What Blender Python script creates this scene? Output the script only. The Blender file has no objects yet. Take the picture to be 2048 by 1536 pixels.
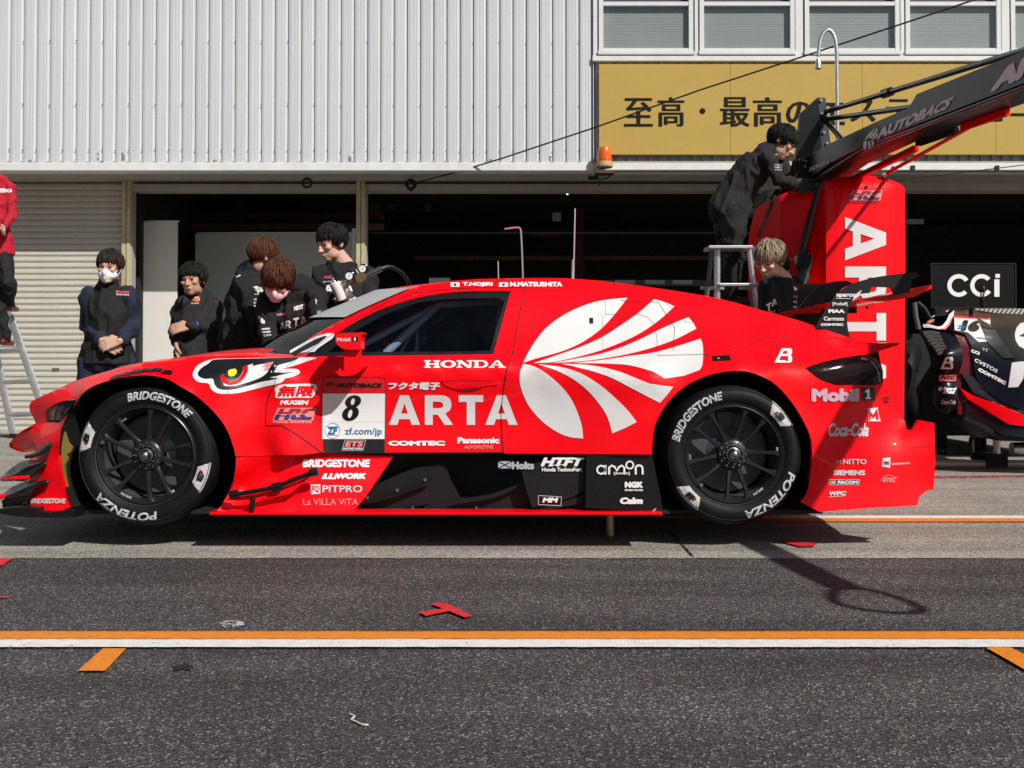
import bpy, bmesh, math, random
import numpy as np
from mathutils import Vector, Matrix, noise
from mathutils.geometry import tessellate_polygon
random.seed(7)
SC = bpy.context.scene
COL = SC.collection

# ------------------------------------------------------------------ camera, world, sun, exposure
FPX = 2224.0                       # focal length in pixels of a 2048 wide picture
CAM = Vector((0.0, -5.2, 0.86))
TANP = 0.0214                      # the camera looks up a little; the picture is a crop, its axis lies above the middle
PITCH = math.atan(TANP)
YPP = 733.0 - FPX * TANP           # row of the optical axis (the horizon is at row 733)
cd = bpy.data.cameras.new('camera')
cd.sensor_width = 36.0
cd.lens = FPX / 2048.0 * 36.0
cd.shift_y = (YPP - 768.0) / 2048.0
cd.clip_start = 0.05
cd.clip_end = 400.0
cam = bpy.data.objects.new('camera', cd)
cam.location = CAM
cam.rotation_euler = (math.pi / 2 + PITCH, 0, 0)
COL.objects.link(cam)
SC.camera = cam

TO_SUN = Vector((0.765, -0.926, 1.0)).normalized()
SUN_EL = math.asin(TO_SUN.z)
SUN_AZ = math.atan2(TO_SUN.x, TO_SUN.y)          # clockwise from +Y
W = bpy.data.worlds.new('World')
SC.world = W
W.use_nodes = True
nt = W.node_tree
sky = nt.nodes.new('ShaderNodeTexSky')
sky.sky_type = 'NISHITA'
sky.sun_disc = False
sky.sun_elevation = SUN_EL
sky.sun_rotation = SUN_AZ
sky.air_density = 1.0
sky.dust_density = 1.5
bg = nt.nodes['Background']
bg.inputs['Strength'].default_value = 0.05
nt.links.new(sky.outputs['Color'], bg.inputs['Color'])
sl = bpy.data.lights.new('sun', 'SUN')
sl.energy = 4.6
sl.angle = math.radians(0.5)
sl.color = (1.0, 0.96, 0.905)
so = bpy.data.objects.new('sun', sl)
so.rotation_euler = TO_SUN.to_track_quat('Z', 'Y').to_euler()
so.location = (6, -9, 9)
COL.objects.link(so)
vs = SC.view_settings
vs.view_transform = 'Standard'
vs.look = 'None'
vs.gamma = 1.0
vs.exposure = 0.0
vs.use_curve_mapping = False
SC.render.engine = 'CYCLES'
SC.cycles.max_bounces = 6
SC.cycles.diffuse_bounces = 3
SC.cycles.transparent_max_bounces = 12
SC.cycles.use_denoising = True

# ------------------------------------------------------------------ helpers
CP, SP = math.cos(PITCH), math.sin(PITCH)
def PX(x, y, Y):
    """The point of the plane at depth Y (metres behind the car's near side) that the photograph shows at pixel x, y."""
    u = (x - 1024.0) / FPX
    v = (YPP - y) / FPX
    t = (Y - CAM.y) / (CP - v * SP)
    return Vector((u * t, Y, CAM.z + t * (SP + v * CP)))
def GP(x, y):
    """The ground point seen at pixel x, y."""
    u = (x - 1024.0) / FPX
    v = (YPP - y) / FPX
    t = -CAM.z / (SP + v * CP)
    return Vector((u * t, CAM.y + t * (CP - v * SP), 0.0))
def crop(x0, y0, s):
    return lambda x, y: (x0 + x / s, y0 + y / s)
C1 = crop(0, 560, 2.9257)
C2 = crop(400, 540, 3.1030)
C3 = crop(900, 540, 2.9534)
C4 = crop(1300, 540, 2.9533)
CB = crop(0, 800, 5.908)
CW = crop(580, 560, 8.5333)
C9 = crop(380, 690, 7.877)
CN = crop(640, 740, 9.035)
CR = crop(1780, 500, 3.3396)
CS = crop(1180, 0, 2.3594)
CM = crop(1560, 60, 4.1967)
CT = crop(1380, 220, 3.3396)
def cc(f, *pts):
    return [f(*p) for p in pts]
def sm(pts, n=5, closed=False):
    """Catmull-Rom through the points."""
    P = [Vector((p[0], p[1])) for p in pts]
    out = []
    m = len(P)
    rng = range(m) if closed else range(m - 1)
    for i in rng:
        if closed:
            a, b, c, d = P[(i - 1) % m], P[i], P[(i + 1) % m], P[(i + 2) % m]
        else:
            b, c = P[i], P[i + 1]
            a = P[i - 1] if i > 0 else b * 2 - c
            d = P[i + 2] if i + 2 < m else c * 2 - b
        for k in range(n):
            t = k / n
            q = 0.5 * ((2 * b) + (c - a) * t + (2 * a - 5 * b + 4 * c - d) * t * t + (3 * b - a - 3 * c + d) * t ** 3)
            out.append((q.x, q.y))
    if not closed:
        out.append((P[-1].x, P[-1].y))
    return out

def world(o):
    return o.matrix_basis.copy() if o.parent is None else world(o.parent) @ o.matrix_parent_inverse @ o.matrix_basis
def link(o, parent=None):
    COL.objects.link(o)
    if parent is not None:
        o.parent = parent
        M = world(parent)
        o.matrix_parent_inverse = M.inverted()
    return o
def mesh(name, verts, faces, mat=None, parent=None, smooth=False, angle=None, local=False):
    me = bpy.data.meshes.new(name)
    me.from_pydata([tuple(v) for v in verts], [], [tuple(f) for f in faces])
    me.validate()
    return mobj(name, me, mat, parent, smooth, angle)
def mobj(name, me, mat=None, parent=None, smooth=False, angle=None):
    if mat is not None:
        for m in (mat if isinstance(mat, (list, tuple)) else [mat]):
            me.materials.append(m)
    if smooth or angle is not None:
        me.polygons.foreach_set('use_smooth', [True] * len(me.polygons))
        if angle is not None:
            me.set_sharp_from_angle(angle=math.radians(angle))
    me.update()
    o = bpy.data.objects.new(name, me)
    return link(o, parent)
def bobj(name, bm, mat=None, parent=None, smooth=False, angle=None):
    me = bpy.data.meshes.new(name)
    bm.normal_update()
    bm.to_mesh(me)
    bm.free()
    return mobj(name, me, mat, parent, smooth, angle)
def tag(o, label=None, cat=None, group=None, kind=None):
    if label: o['label'] = label
    if cat: o['category'] = cat
    if group: o['group'] = group
    if kind: o['kind'] = kind
    return o
def thing(name, label, cat, loc=(0, 0, 0), group=None):
    o = bpy.data.objects.new(name, None)
    o.empty_display_size = 0.1
    o.location = loc
    o.matrix_basis = Matrix.Translation(Vector(loc))
    COL.objects.link(o)
    return tag(o, label, cat, group)
def dup(o, parent=None, name=None):
    c = o.copy()
    COL.objects.link(c)
    if parent is not None:
        c.parent = parent
    for ch in list(o.children):
        dup(ch, c)
    return c

def add_box(bm, lo, hi):
    vs_ = [bm.verts.new((x, y, z)) for x in (lo[0], hi[0]) for y in (lo[1], hi[1]) for z in (lo[2], hi[2])]
    for f in ((0, 1, 3, 2), (4, 6, 7, 5), (0, 4, 5, 1), (2, 3, 7, 6), (0, 2, 6, 4), (1, 5, 7, 3)):
        bm.faces.new([vs_[i] for i in f])
    return vs_
def add_obox(bm, c, ax, ay, az):
    """box with half-axis vectors"""
    c, ax, ay, az = Vector(c), Vector(ax), Vector(ay), Vector(az)
    v = [bm.verts.new(c + ax * i + ay * j + az * k) for i in (-1, 1) for j in (-1, 1) for k in (-1, 1)]
    for f in ((0, 1, 3, 2), (4, 6, 7, 5), (0, 4, 5, 1), (2, 3, 7, 6), (0, 2, 6, 4), (1, 5, 7, 3)):
        bm.faces.new([v[i] for i in f])
def box(name, lo, hi, mat, parent=None, bev=0.0):
    bm = bmesh.new()
    add_box(bm, lo, hi)
    if bev:
        bmesh.ops.bevel(bm, geom=bm.edges[:], offset=bev, segments=2, affect='EDGES', profile=0.5)
    bmesh.ops.recalc_face_normals(bm, faces=bm.faces[:])
    return bobj(name, bm, mat, parent)
def add_tube(bm, pts, r, n=8, cap=True, flat=None):
    """tube along pts, radius r (number or list); flat = (a, b) section scale"""
    pts = [Vector(p) for p in pts]
    m = len(pts)
    rings = []
    prev = None
    for i, p in enumerate(pts):
        d = (pts[min(i + 1, m - 1)] - pts[max(i - 1, 0)])
        if d.length < 1e-9: d = Vector((0, 0, 1))
        d.normalize()
        if prev is None:
            a = Vector((0, 0, 1)) if abs(d.z) < 0.9 else Vector((1, 0, 0))
            a = (a - d * a.dot(d)).normalized()
        else:
            a = (prev - d * prev.dot(d))
            a = a.normalized() if a.length > 1e-6 else d.orthogonal().normalized()
        prev = a
        b = d.cross(a)
        rr = r[i] if isinstance(r, (list, tuple)) else r
        fa, fb = flat if flat else (1, 1)
        rings.append([bm.verts.new(p + a * math.cos(2 * math.pi * k / n) * rr * fa + b * math.sin(2 * math.pi * k / n) * rr * fb) for k in range(n)])
    for i in range(m - 1):
        for k in range(n):
            bm.faces.new((rings[i][k], rings[i][(k + 1) % n], rings[i + 1][(k + 1) % n], rings[i + 1][k]))
    if cap:
        bm.faces.new(rings[0][::-1])
        bm.faces.new(rings[-1])
def tube(name, pts, r, mat, parent=None, n=8, flat=None):
    bm = bmesh.new()
    add_tube(bm, pts, r, n, flat=flat)
    bmesh.ops.recalc_face_normals(bm, faces=bm.faces[:])
    return bobj(name, bm, mat, parent, angle=50)
def add_ell(bm, c, r, rot=None, u=14, v=9):
    M = Matrix.Translation(Vector(c)) @ (rot.to_4x4() if rot is not None else Matrix.Identity(4)) @ Matrix.Diagonal((r[0], r[1], r[2], 1))
    bmesh.ops.create_uvsphere(bm, u_segments=u, v_segments=v, radius=1.0, matrix=M)
def add_cyl(bm, a, b, r0, r1=None, n=20):
    add_tube(bm, [a, b], [r0, r0 if r1 is None else r1], n)
def poly_bm(outline, holes=(), cell=None, cell_y=None):
    """flat triangulated polygon in (x, y), cut by a grid so that it can be bent"""
    bm = bmesh.new()
    for loop in [outline, *holes]:
        q = []
        for p in loop:
            if not q or (abs(p[0] - q[-1][0]) + abs(p[1] - q[-1][1]) > 0.05):
                q.append(p)
        if abs(q[0][0] - q[-1][0]) + abs(q[0][1] - q[-1][1]) < 0.05:
            q.pop()
        vs_ = [bm.verts.new((p[0], p[1], 0)) for p in q]
        for i in range(len(vs_)):
            bm.edges.new((vs_[i], vs_[(i + 1) % len(vs_)]))
    bmesh.ops.triangle_fill(bm, use_beauty=True, use_dissolve=False, edges=bm.edges[:])
    if cell:
        xs = [v.co.x for v in bm.verts]; ys = [v.co.y for v in bm.verts]
        for ax, lo, hi, cl in ((0, min(xs), max(xs), cell), (1, min(ys), max(ys), cell_y or cell)):
            k = math.floor(lo / cl) + 1
            while k * cl < hi:
                co = (k * cl, 0, 0) if ax == 0 else (0, k * cl, 0)
                no = (1, 0, 0) if ax == 0 else (0, 1, 0)
                bmesh.ops.bisect_plane(bm, geom=bm.verts[:] + bm.edges[:] + bm.faces[:], dist=1e-4, plane_co=co, plane_no=no)
                k += 1
    return bm
def bend(bm, D, lift=0.0):
    xs = np.array([v.co.x for v in bm.verts]); ys = np.array([v.co.y for v in bm.verts])
    d = D(xs, ys) if callable(D) else np.full(len(xs), float(D))
    for v, x, y, z in zip(bm.verts, xs, ys, d):
        v.co = PX(x, y, z - lift)
def face_cam(bm):
    """normals to the camera side (-Y)"""
    bm.normal_update()
    for f in bm.faces:
        if f.normal.y > 0: f.normal_flip()
def panel(name, outline, D, mat, parent=None, holes=(), cell=12, lift=0.0, rim=0.02, angle=40, smooth=True):
    """a body panel: a traced outline on the depth field D, with a returned edge of depth rim"""
    bm = poly_bm(outline, holes, cell)
    bend(bm, D, lift)
    face_cam(bm)
    if rim:
        be = [e for e in bm.edges if len(e.link_faces) == 1]
        r = bmesh.ops.extrude_edge_only(bm, edges=be)
        for v in [g for g in r['geom'] if isinstance(g, bmesh.types.BMVert)]:
            v.co.y += rim
    return bobj(name, bm, mat, parent, angle=angle)
def plate(name, outline, Y, th, mat, parent=None, holes=(), angle=30, bev=0, D=None):
    """a flat plate of thickness th whose front face stands at depth Y (outline in picture pixels at that depth)"""
    bm = poly_bm(outline, holes)
    bend(bm, D if D else Y)
    face_cam(bm)
    r = bmesh.ops.extrude_face_region(bm, geom=bm.faces[:])
    for v in [g for g in r['geom'] if isinstance(g, bmesh.types.BMVert)]:
        v.co.y += th
    bmesh.ops.recalc_face_normals(bm, faces=bm.faces[:])
    return bobj(name, bm, mat, parent, angle=angle)

class TPS:
    def __init__(s, pts, reg=1e-4):
        P = np.array(pts, float)
        s.xy = P[:, :2] / 100.0
        n = len(P)
        K = s.k(np.linalg.norm(s.xy[:, None] - s.xy[None], axis=2)) + reg * np.eye(n)
        A = np.zeros((n + 3, n + 3))
        A[:n, :n] = K; A[:n, n] = 1; A[:n, n + 1:] = s.xy
        A[n, :n] = 1; A[n + 1:, :n] = s.xy.T
        s.w = np.linalg.solve(A, np.concatenate([P[:, 2], np.zeros(3)]))
    @staticmethod
    def k(r):
        return np.where(r > 1e-9, r * r * np.log(r + 1e-12), 0.0)
    def __call__(s, x, y):
        x = np.atleast_1d(np.asarray(x, float)) / 100; y = np.atleast_1d(np.asarray(y, float)) / 100
        q = np.stack([x, y], 1)
        n = len(s.xy)
        return s.k(np.linalg.norm(q[:, None] - s.xy[None], axis=2)) @ s.w[:n] + s.w[n] + q @ s.w[n + 1:]

# ---- text and marks
_TX = {}
def glyphs(s, bold=0.0, shear=0.0, spacing=1.0):
    """triangles of a line of text, scaled to the unit box; bold = extra stroke in em"""
    key = (s, bold, shear, spacing)
    if key in _TX: return _TX[key]
    c = bpy.data.curves.new('text', 'FONT')
    c.body = s; c.fill_mode = 'FRONT'; c.resolution_u = 3
    c.shear = shear; c.space_character = spacing
    o = bpy.data.objects.new('text', c)
    me = o.to_mesh()
    V = [(v.co.x, v.co.y) for v in me.vertices]
    F = [tuple(p.vertices) for p in me.polygons]
    o.to_mesh_clear()
    bpy.data.objects.remove(o); bpy.data.curves.remove(c)
    VV, FF = [], []
    offs = [(0, 0)]
    if bold:
        bx_, by_ = bold if isinstance(bold, tuple) else (bold, bold)
        offs = [(bx_ * math.cos(k * math.pi / 4), by_ * math.sin(k * math.pi / 4)) for k in range(8)]
    for i, (dx, dy) in enumerate(offs):
        b = len(VV)
        VV += [(x + dx, y + dy, i * 0.00012) for x, y in V]
        FF += [tuple(q + b for q in f) for f in F]
    A = np.array(VV)
    x0, x1, y0, y1 = A[:, 0].min(), A[:, 0].max(), A[:, 1].min(), A[:, 1].max()
    A[:, 0] = (A[:, 0] - x0) / (x1 - x0)
    A[:, 1] = (A[:, 1] - y0) / (y1 - y0)
    _TX[key] = (A, FF)
    return _TX[key]
def text(name, s, x0, y0, x1, y1, D, mat, parent, bold=0.03, shear=0.0, lift=0.004, quad=None, spacing=1.0):
    """text fitted to the pixel box (x0, y0 top) - (x1, y1 bottom), or to quad = (bottom-left, bottom-right, top-right, top-left)"""
    A, F = glyphs(s, bold, shear, spacing)
    if quad is None:
        quad = ((x0, y1), (x1, y1), (x1, y0), (x0, y0))
    q = np.array(quad, float)
    u = A[:, 0:1]; v = A[:, 1:2]
    p = q[0] * (1 - u) * (1 - v) + q[1] * u * (1 - v) + q[2] * u * v + q[3] * (1 - u) * v
    d = D(p[:, 0], p[:, 1]) if callable(D) else np.full(len(p), float(D))
    verts = [PX(a, b, c - lift - j) for (a, b), c, j in zip(p, d, A[:, 2])]
    return mesh(name, verts, F, mat, parent)
def mark(name, polys, D, mat, parent, lift=0.003, cell=14, holes=None):
    """flat printed shapes laid on a surface: polys = list of outlines (or (outline, holes))"""
    V, F = [], []
    for i, pl in enumerate(polys):
        o, h = pl if isinstance(pl, tuple) and isinstance(pl[0], list) else (pl, [])
        bm = poly_bm(o, h, cell or (9 if callable(D) else None))
        bend(bm, D, lift)
        face_cam(bm)
        bm.verts.index_update()
        b = len(V)
        V += [v.co.copy() for v in bm.verts]
        F += [tuple(v.index + b for v in f.verts) for f in bm.faces]
        bm.free()
    return mesh(name, V, F, mat, parent)
def ribbon(pts, w):
    """outline of a stroke of width w along pts (2D)"""
    P = [Vector((p[0], p[1])) for p in pts]
    L, R = [], []
    for i, p in enumerate(P):
        d = (P[min(i + 1, len(P) - 1)] - P[max(i - 1, 0)]).normalized()
        nrm = Vector((-d.y, d.x)) * ((w[i] if isinstance(w, list) else w) / 2)
        L.append(tuple(p + nrm)); R.append(tuple(p - nrm))
    return L + R[::-1]
def circle(cx, cy, rx, ry=None, n=24, a0=0, a1=360):
    ry = rx if ry is None else ry
    full = abs(a1 - a0) >= 360
    m = n if full else n + 1
    return [(cx + rx * math.cos(math.radians(a0 + (a1 - a0) * k / n)), cy - ry * math.sin(math.radians(a0 + (a1 - a0) * k / n))) for k in range(m)]
def boxq(x0, y0, x1, y1):
    return [(x0, y0), (x1, y0), (x1, y1), (x0, y1)]
# block letters (unit box, y up): outline and holes
BL = {
 'A': ([(0, 0), (.27, 0), (.33, .19), (.67, .19), (.73, 0), (1, 0), (.64, 1), (.36, 1)], [[(.39, .38), (.61, .38), (.5, .72)]]),
 'R': ([(0, 0), (0, 1), (.58, 1), (.75, .97), (.88, .88), (.94, .75), (.94, .62), (.88, .48), (.72, .38), (1, 0), (.70, 0), (.46, .34), (.28, .34), (.28, 0)],
       [[(.28, .56), (.52, .56), (.62, .59), (.66, .66), (.62, .74), (.52, .78), (.28, .78)]]),
 'T': ([(.33, 0), (.33, .77), (0, .77), (0, 1), (1, 1), (1, .77), (.67, .77), (.67, 0)], []),
}
def block(ch, quad):
    """block letter mapped into a pixel quad (bottom-left, bottom-right, top-right, top-left) -> (outline, holes)"""
    q = [Vector(p) for p in quad]
    f = lambda u, v: tuple(q[0] * (1 - u) * (1 - v) + q[1] * u * (1 - v) + q[2] * u * v + q[3] * (1 - u) * v)
    o, h = BL[ch]
    return ([f(*p) for p in o], [[f(*p) for p in hh] for hh in h])

# ------------------------------------------------------------------ materials
def M(name, col, rough=0.5, metal=0.0, coat=0.0, var=0.0, vscale=6.0, bump=0.0, bscale=60.0, spec=0.5, rvar=0.0, stretch=None, emit=None):
    m = bpy.data.materials.new(name)
    m.use_nodes = True
    n = m.node_tree
    b = n.nodes['Principled BSDF']
    b.inputs['Base Color'].default_value = (*col, 1)
    b.inputs['Roughness'].default_value = rough
    b.inputs['Metallic'].default_value = metal
    b.inputs['Specular IOR Level'].default_value = spec
    b.inputs['Coat Weight'].default_value = coat
    b.inputs['Coat Roughness'].default_value = 0.04
    b.inputs['Coat IOR'].default_value = 1.38
    tc = None
    def coords():
        nonlocal tc
        if tc is None:
            t = n.nodes.new('ShaderNodeTexCoord')
            mp = n.nodes.new('ShaderNodeMapping')
            n.links.new(t.outputs['Object'], mp.inputs['Vector'])
            if stretch: mp.inputs['Scale'].default_value = stretch
            tc = mp
        return tc.outputs['Vector']
    if var or rvar:
        nz = n.nodes.new('ShaderNodeTexNoise')
        nz.inputs['Scale'].default_value = vscale
        nz.inputs['Detail'].default_value = 6
        nz.inputs['Roughness'].default_value = 0.65
        n.links.new(coords(), nz.inputs['Vector'])
        if var:
            r = n.nodes.new('ShaderNodeValToRGB')
            r.color_ramp.elements[0].position = 0.3
            r.color_ramp.elements[1].position = 0.7
            r.color_ramp.elements[0].color = (*[c * (1 - var) for c in col], 1)
            r.color_ramp.elements[1].color = (*[min(1, c * (1 + var)) for c in col], 1)
            n.links.new(nz.outputs['Fac'], r.inputs['Fac'])
            n.links.new(r.outputs['Color'], b.inputs['Base Color'])
        if rvar:
            mr = n.nodes.new('ShaderNodeMapRange')
            mr.inputs['To Min'].default_value = max(0.02, rough - rvar)
            mr.inputs['To Max'].default_value = rough + rvar
            n.links.new(nz.outputs['Fac'], mr.inputs['Value'])
            n.links.new(mr.outputs['Result'], b.inputs['Roughness'])
    if bump:
        nz2 = n.nodes.new('ShaderNodeTexNoise')
        nz2.inputs['Scale'].default_value = bscale
        nz2.inputs['Detail'].default_value = 4
        n.links.new(coords(), nz2.inputs['Vector'])
        bp = n.nodes.new('ShaderNodeBump')
        bp.inputs['Strength'].default_value = bump
        bp.inputs['Distance'].default_value = 0.01
        n.links.new(nz2.outputs['Fac'], bp.inputs['Height'])
        n.links.new(bp.outputs['Normal'], b.inputs['Normal'])
    if emit:
        b.inputs['Emission Color'].default_value = (*emit[0], 1)
        b.inputs['Emission Strength'].default_value = emit[1]
    return m
def glass(name, tint, rough=0.02, refl=1.0):
    """thin tinted pane: see-through, with mirror reflection by angle"""
    m = bpy.data.materials.new(name)
    m.use_nodes = True
    n = m.node_tree
    n.nodes.remove(n.nodes['Principled BSDF'])
    out = n.nodes['Material Output']
    tr = n.nodes.new('ShaderNodeBsdfTransparent'); tr.inputs['Color'].default_value = (*tint, 1)
    gl = n.nodes.new('ShaderNodeBsdfGlossy'); gl.inputs['Roughness'].default_value = rough
    lw = n.nodes.new('ShaderNodeLayerWeight'); lw.inputs['Blend'].default_value = 0.5
    pw_ = n.nodes.new('ShaderNodeMath'); pw_.operation = 'POWER'; pw_.inputs[1].default_value = 4.5
    fr = n.nodes.new('ShaderNodeMath'); fr.operation = 'MULTIPLY_ADD'; fr.inputs[1].default_value = 0.85 * refl; fr.inputs[2].default_value = 0.045 * refl
    n.links.new(lw.outputs['Facing'], pw_.inputs[0]); n.links.new(pw_.outputs[0], fr.inputs[0])
    mx = n.nodes.new('ShaderNodeMixShader')
    n.links.new(fr.outputs[0], mx.inputs['Fac'])
    n.links.new(tr.outputs['BSDF'], mx.inputs[1])
    n.links.new(gl.outputs['BSDF'], mx.inputs[2])
    n.links.new(mx.outputs['Shader'], out.inputs['Surface'])
    return m
RED = M('red_paint', (0.90, 0.002, 0.008), 0.45, coat=0.42, spec=0.1)
REDF = M('red_film', (0.70, 0.008, 0.018), 0.4, coat=0.3)
WHT = M('white_vinyl', (0.80, 0.80, 0.79), 0.4, coat=0.3)
WHT2 = M('grey_white_vinyl', (0.62, 0.58, 0.62), 0.45)
BLK = M('black_gloss', (0.006, 0.006, 0.007), 0.18, coat=0.6)
BLKV = M('black_vinyl', (0.008, 0.008, 0.009), 0.4)
CARB = M('carbon_satin', (0.006, 0.006, 0.0065), 0.42, var=0.25, vscale=40, spec=.3)
DARK = M('dark_interior', (0.004, 0.004, 0.004), 0.8)
LINER = M('arch_liner', (0.006, 0.006, 0.006), 0.7)
RUBBER = M('tyre_rubber', (0.006, 0.006, 0.0065), 0.6, var=0.35, vscale=14, rvar=0.12, spec=.22)
RIMM = M('black_rim', (0.028, 0.028, 0.029), 0.33, metal=0.5, rvar=0.06, vscale=20)
STEEL = M('bare_steel', (0.45, 0.45, 0.46), 0.3, metal=1.0, rvar=0.1, vscale=30)
ALU = M('aluminium', (0.62, 0.63, 0.64), 0.38, metal=0.85, var=0.08, vscale=18, rvar=0.1)
DISC = M('carbon_disc', (0.085, 0.085, 0.10), 0.45, metal=0.4, var=0.2, vscale=30)
BLUE = M('blue_print', (0.01, 0.13, 0.36), 0.4)
NAVY = M('navy_print', (0.015, 0.02, 0.13), 0.4)
YEL = M('yellow_print', (0.85, 0.80, 0.01), 0.4)
PINK = M('pale_red_print', (0.85, 0.22, 0.22), 0.4)
DRED = M('dark_red_print', (0.30, 0.01, 0.015), 0.4)
GREYP = M('grey_print', (0.42, 0.43, 0.46), 0.4)
BRASS = M('worn_brass', (0.28, 0.20, 0.09), 0.4, metal=0.8, var=0.2, vscale=30)
# ------------------------------------------------------------------ ground
def ground_mat(name, base, light, dark, stone, cover, spot=0.8, grain=0.6):
    m = bpy.data.materials.new(name)
    m.use_nodes = True
    n = m.node_tree
    N, Lk = n.nodes.new, n.links.new
    b = n.nodes['Principled BSDF']
    t = N('ShaderNodeTexCoord')
    v = N('ShaderNodeTexVoronoi'); v.inputs['Scale'].default_value = stone; v.inputs['Randomness'].default_value = 1
    Lk(t.outputs['Object'], v.inputs['Vector'])
    sep = N('ShaderNodeSeparateColor'); Lk(v.outputs['Color'], sep.inputs['Color'])
    r = N('ShaderNodeValToRGB')
    e = r.color_ramp.elements
    e[0].position = 0.0; e[0].color = (*dark, 1)
    e[1].position = 1.0; e[1].color = (*light, 1)
    a = e.new(0.55); a.color = (*base, 1)
    a = e.new(cover); a.color = (*[c * 1.5 for c in base], 1)
    a = e.new(min(0.995, cover + 0.05)); a.color = (*[(p + q) / 2 for p, q in zip(base, light)], 1)
    Lk(sep.outputs['Red'], r.inputs['Fac'])
    # second, finer grain
    v2 = N('ShaderNodeTexVoronoi'); v2.inputs['Scale'].default_value = stone * 2.3
    Lk(t.outputs['Object'], v2.inputs['Vector'])
    s2 = N('ShaderNodeSeparateColor'); Lk(v2.outputs['Color'], s2.inputs['Color'])
    mr = N('ShaderNodeMapRange'); mr.inputs['To Min'].default_value = 1 - grain; mr.inputs['To Max'].default_value = 1 + grain
    Lk(s2.outputs['Green'], mr.inputs['Value'])
    mul = N('ShaderNodeMix'); mul.data_type = 'RGBA'; mul.blend_type = 'MULTIPLY'; mul.inputs['Factor'].default_value = 1
    Lk(r.outputs['Color'], mul.inputs['A'])
    Lk(mr.outputs['Result'], mul.inputs['B'])
    # broad patches and stains
    nz = N('ShaderNodeTexNoise'); nz.inputs['Scale'].default_value = 0.9; nz.inputs['Detail'].default_value = 7; nz.inputs['Roughness'].default_value = 0.62
    Lk(t.outputs['Object'], nz.inputs['Vector'])
    mr2 = N('ShaderNodeMapRange'); mr2.inputs['From Min'].default_value = 0.3; mr2.inputs['From Max'].default_value = 0.7
    mr2.inputs['To Min'].default_value = 0.78; mr2.inputs['To Max'].default_value = 1.18
    Lk(nz.outputs['Fac'], mr2.inputs['Value'])
    mul2 = N('ShaderNodeMix'); mul2.data_type = 'RGBA'; mul2.blend_type = 'MULTIPLY'; mul2.inputs['Factor'].default_value = 1
    Lk(mul.outputs['Result'], mul2.inputs['A']); Lk(mr2.outputs['Result'], mul2.inputs['B'])
    Lk(mul2.outputs['Result'], b.inputs['Base Color'])
    b.inputs['Roughness'].default_value = 0.8
    b.inputs['Specular IOR Level'].default_value = 0.35
    mp = N('ShaderNodeMapping'); mp.inputs['Scale'].default_value = (0.22, 2.6, 1); mp.inputs['Rotation'].default_value = (0, 0, 0.06)
    Lk(t.outputs['Object'], mp.inputs['Vector'])
    nz3 = N('ShaderNodeTexNoise'); nz3.inputs['Scale'].default_value = 1.3; nz3.inputs['Detail'].default_value = 5
    Lk(mp.outputs['Vector'], nz3.inputs['Vector'])
    mr3 = N('ShaderNodeMapRange'); mr3.inputs['From Min'].default_value = 0.34; mr3.inputs['From Max'].default_value = 0.56
    mr3.inputs['To Min'].default_value = 0.70; mr3.inputs['To Max'].default_value = 1.06
    Lk(nz3.outputs['Fac'], mr3.inputs['Value'])
    mul3 = N('ShaderNodeMix'); mul3.data_type = 'RGBA'; mul3.blend_type = 'MULTIPLY'; mul3.inputs['Factor'].default_value = 1
    Lk(mul2.outputs['Result'], mul3.inputs['A']); Lk(mr3.outputs['Result'], mul3.inputs['B'])
    # small dark spots
    nz4 = N('ShaderNodeTexNoise'); nz4.inputs['Scale'].default_value = 38; nz4.inputs['Detail'].default_value = 5; nz4.inputs['Roughness'].default_value = 0.7
    Lk(t.outputs['Object'], nz4.inputs['Vector'])
    mr4 = N('ShaderNodeMapRange'); mr4.inputs['From Min'].default_value = 0.30; mr4.inputs['From Max'].default_value = 0.48
    mr4.inputs['To Min'].default_value = spot; mr4.inputs['To Max'].default_value = 1.0
    Lk(nz4.outputs['Fac'], mr4.inputs['Value'])
    mul4 = N('ShaderNodeMix'); mul4.data_type = 'RGBA'; mul4.blend_type = 'MULTIPLY'; mul4.inputs['Factor'].default_value = 1
    Lk(mul3.outputs['Result'], mul4.inputs['A']); Lk(mr4.outputs['Result'], mul4.inputs['B'])
    Lk(mul4.outputs['Result'], b.inputs['Base Color'])
    bp = N('ShaderNodeBump'); bp.inputs['Strength'].default_value = 0.55; bp.inputs['Distance'].default_value = 0.006
    Lk(v.outputs['Distance'], bp.inputs['Height'])
    bp2 = N('ShaderNodeBump'); bp2.inputs['Strength'].default_value = 0.25; bp2.inputs['Distance'].default_value = 0.01
    Lk(s2.outputs['Blue'], bp2.inputs['Height']); Lk(bp.outputs['Normal'], bp2.inputs['Normal'])
    Lk(bp2.outputs['Normal'], b.inputs['Normal'])
    return m
ASPH = ground_mat('pit_lane_asphalt', (0.070, 0.066, 0.064), (0.34, 0.33, 0.31), (0.024, 0.022, 0.021), 175, 0.88)
CONC = ground_mat('worn_concrete', (0.33, 0.31, 0.265), (0.48, 0.46, 0.41), (0.19, 0.175, 0.15), 150, 0.8, spot=0.45, grain=0.5)
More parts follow.
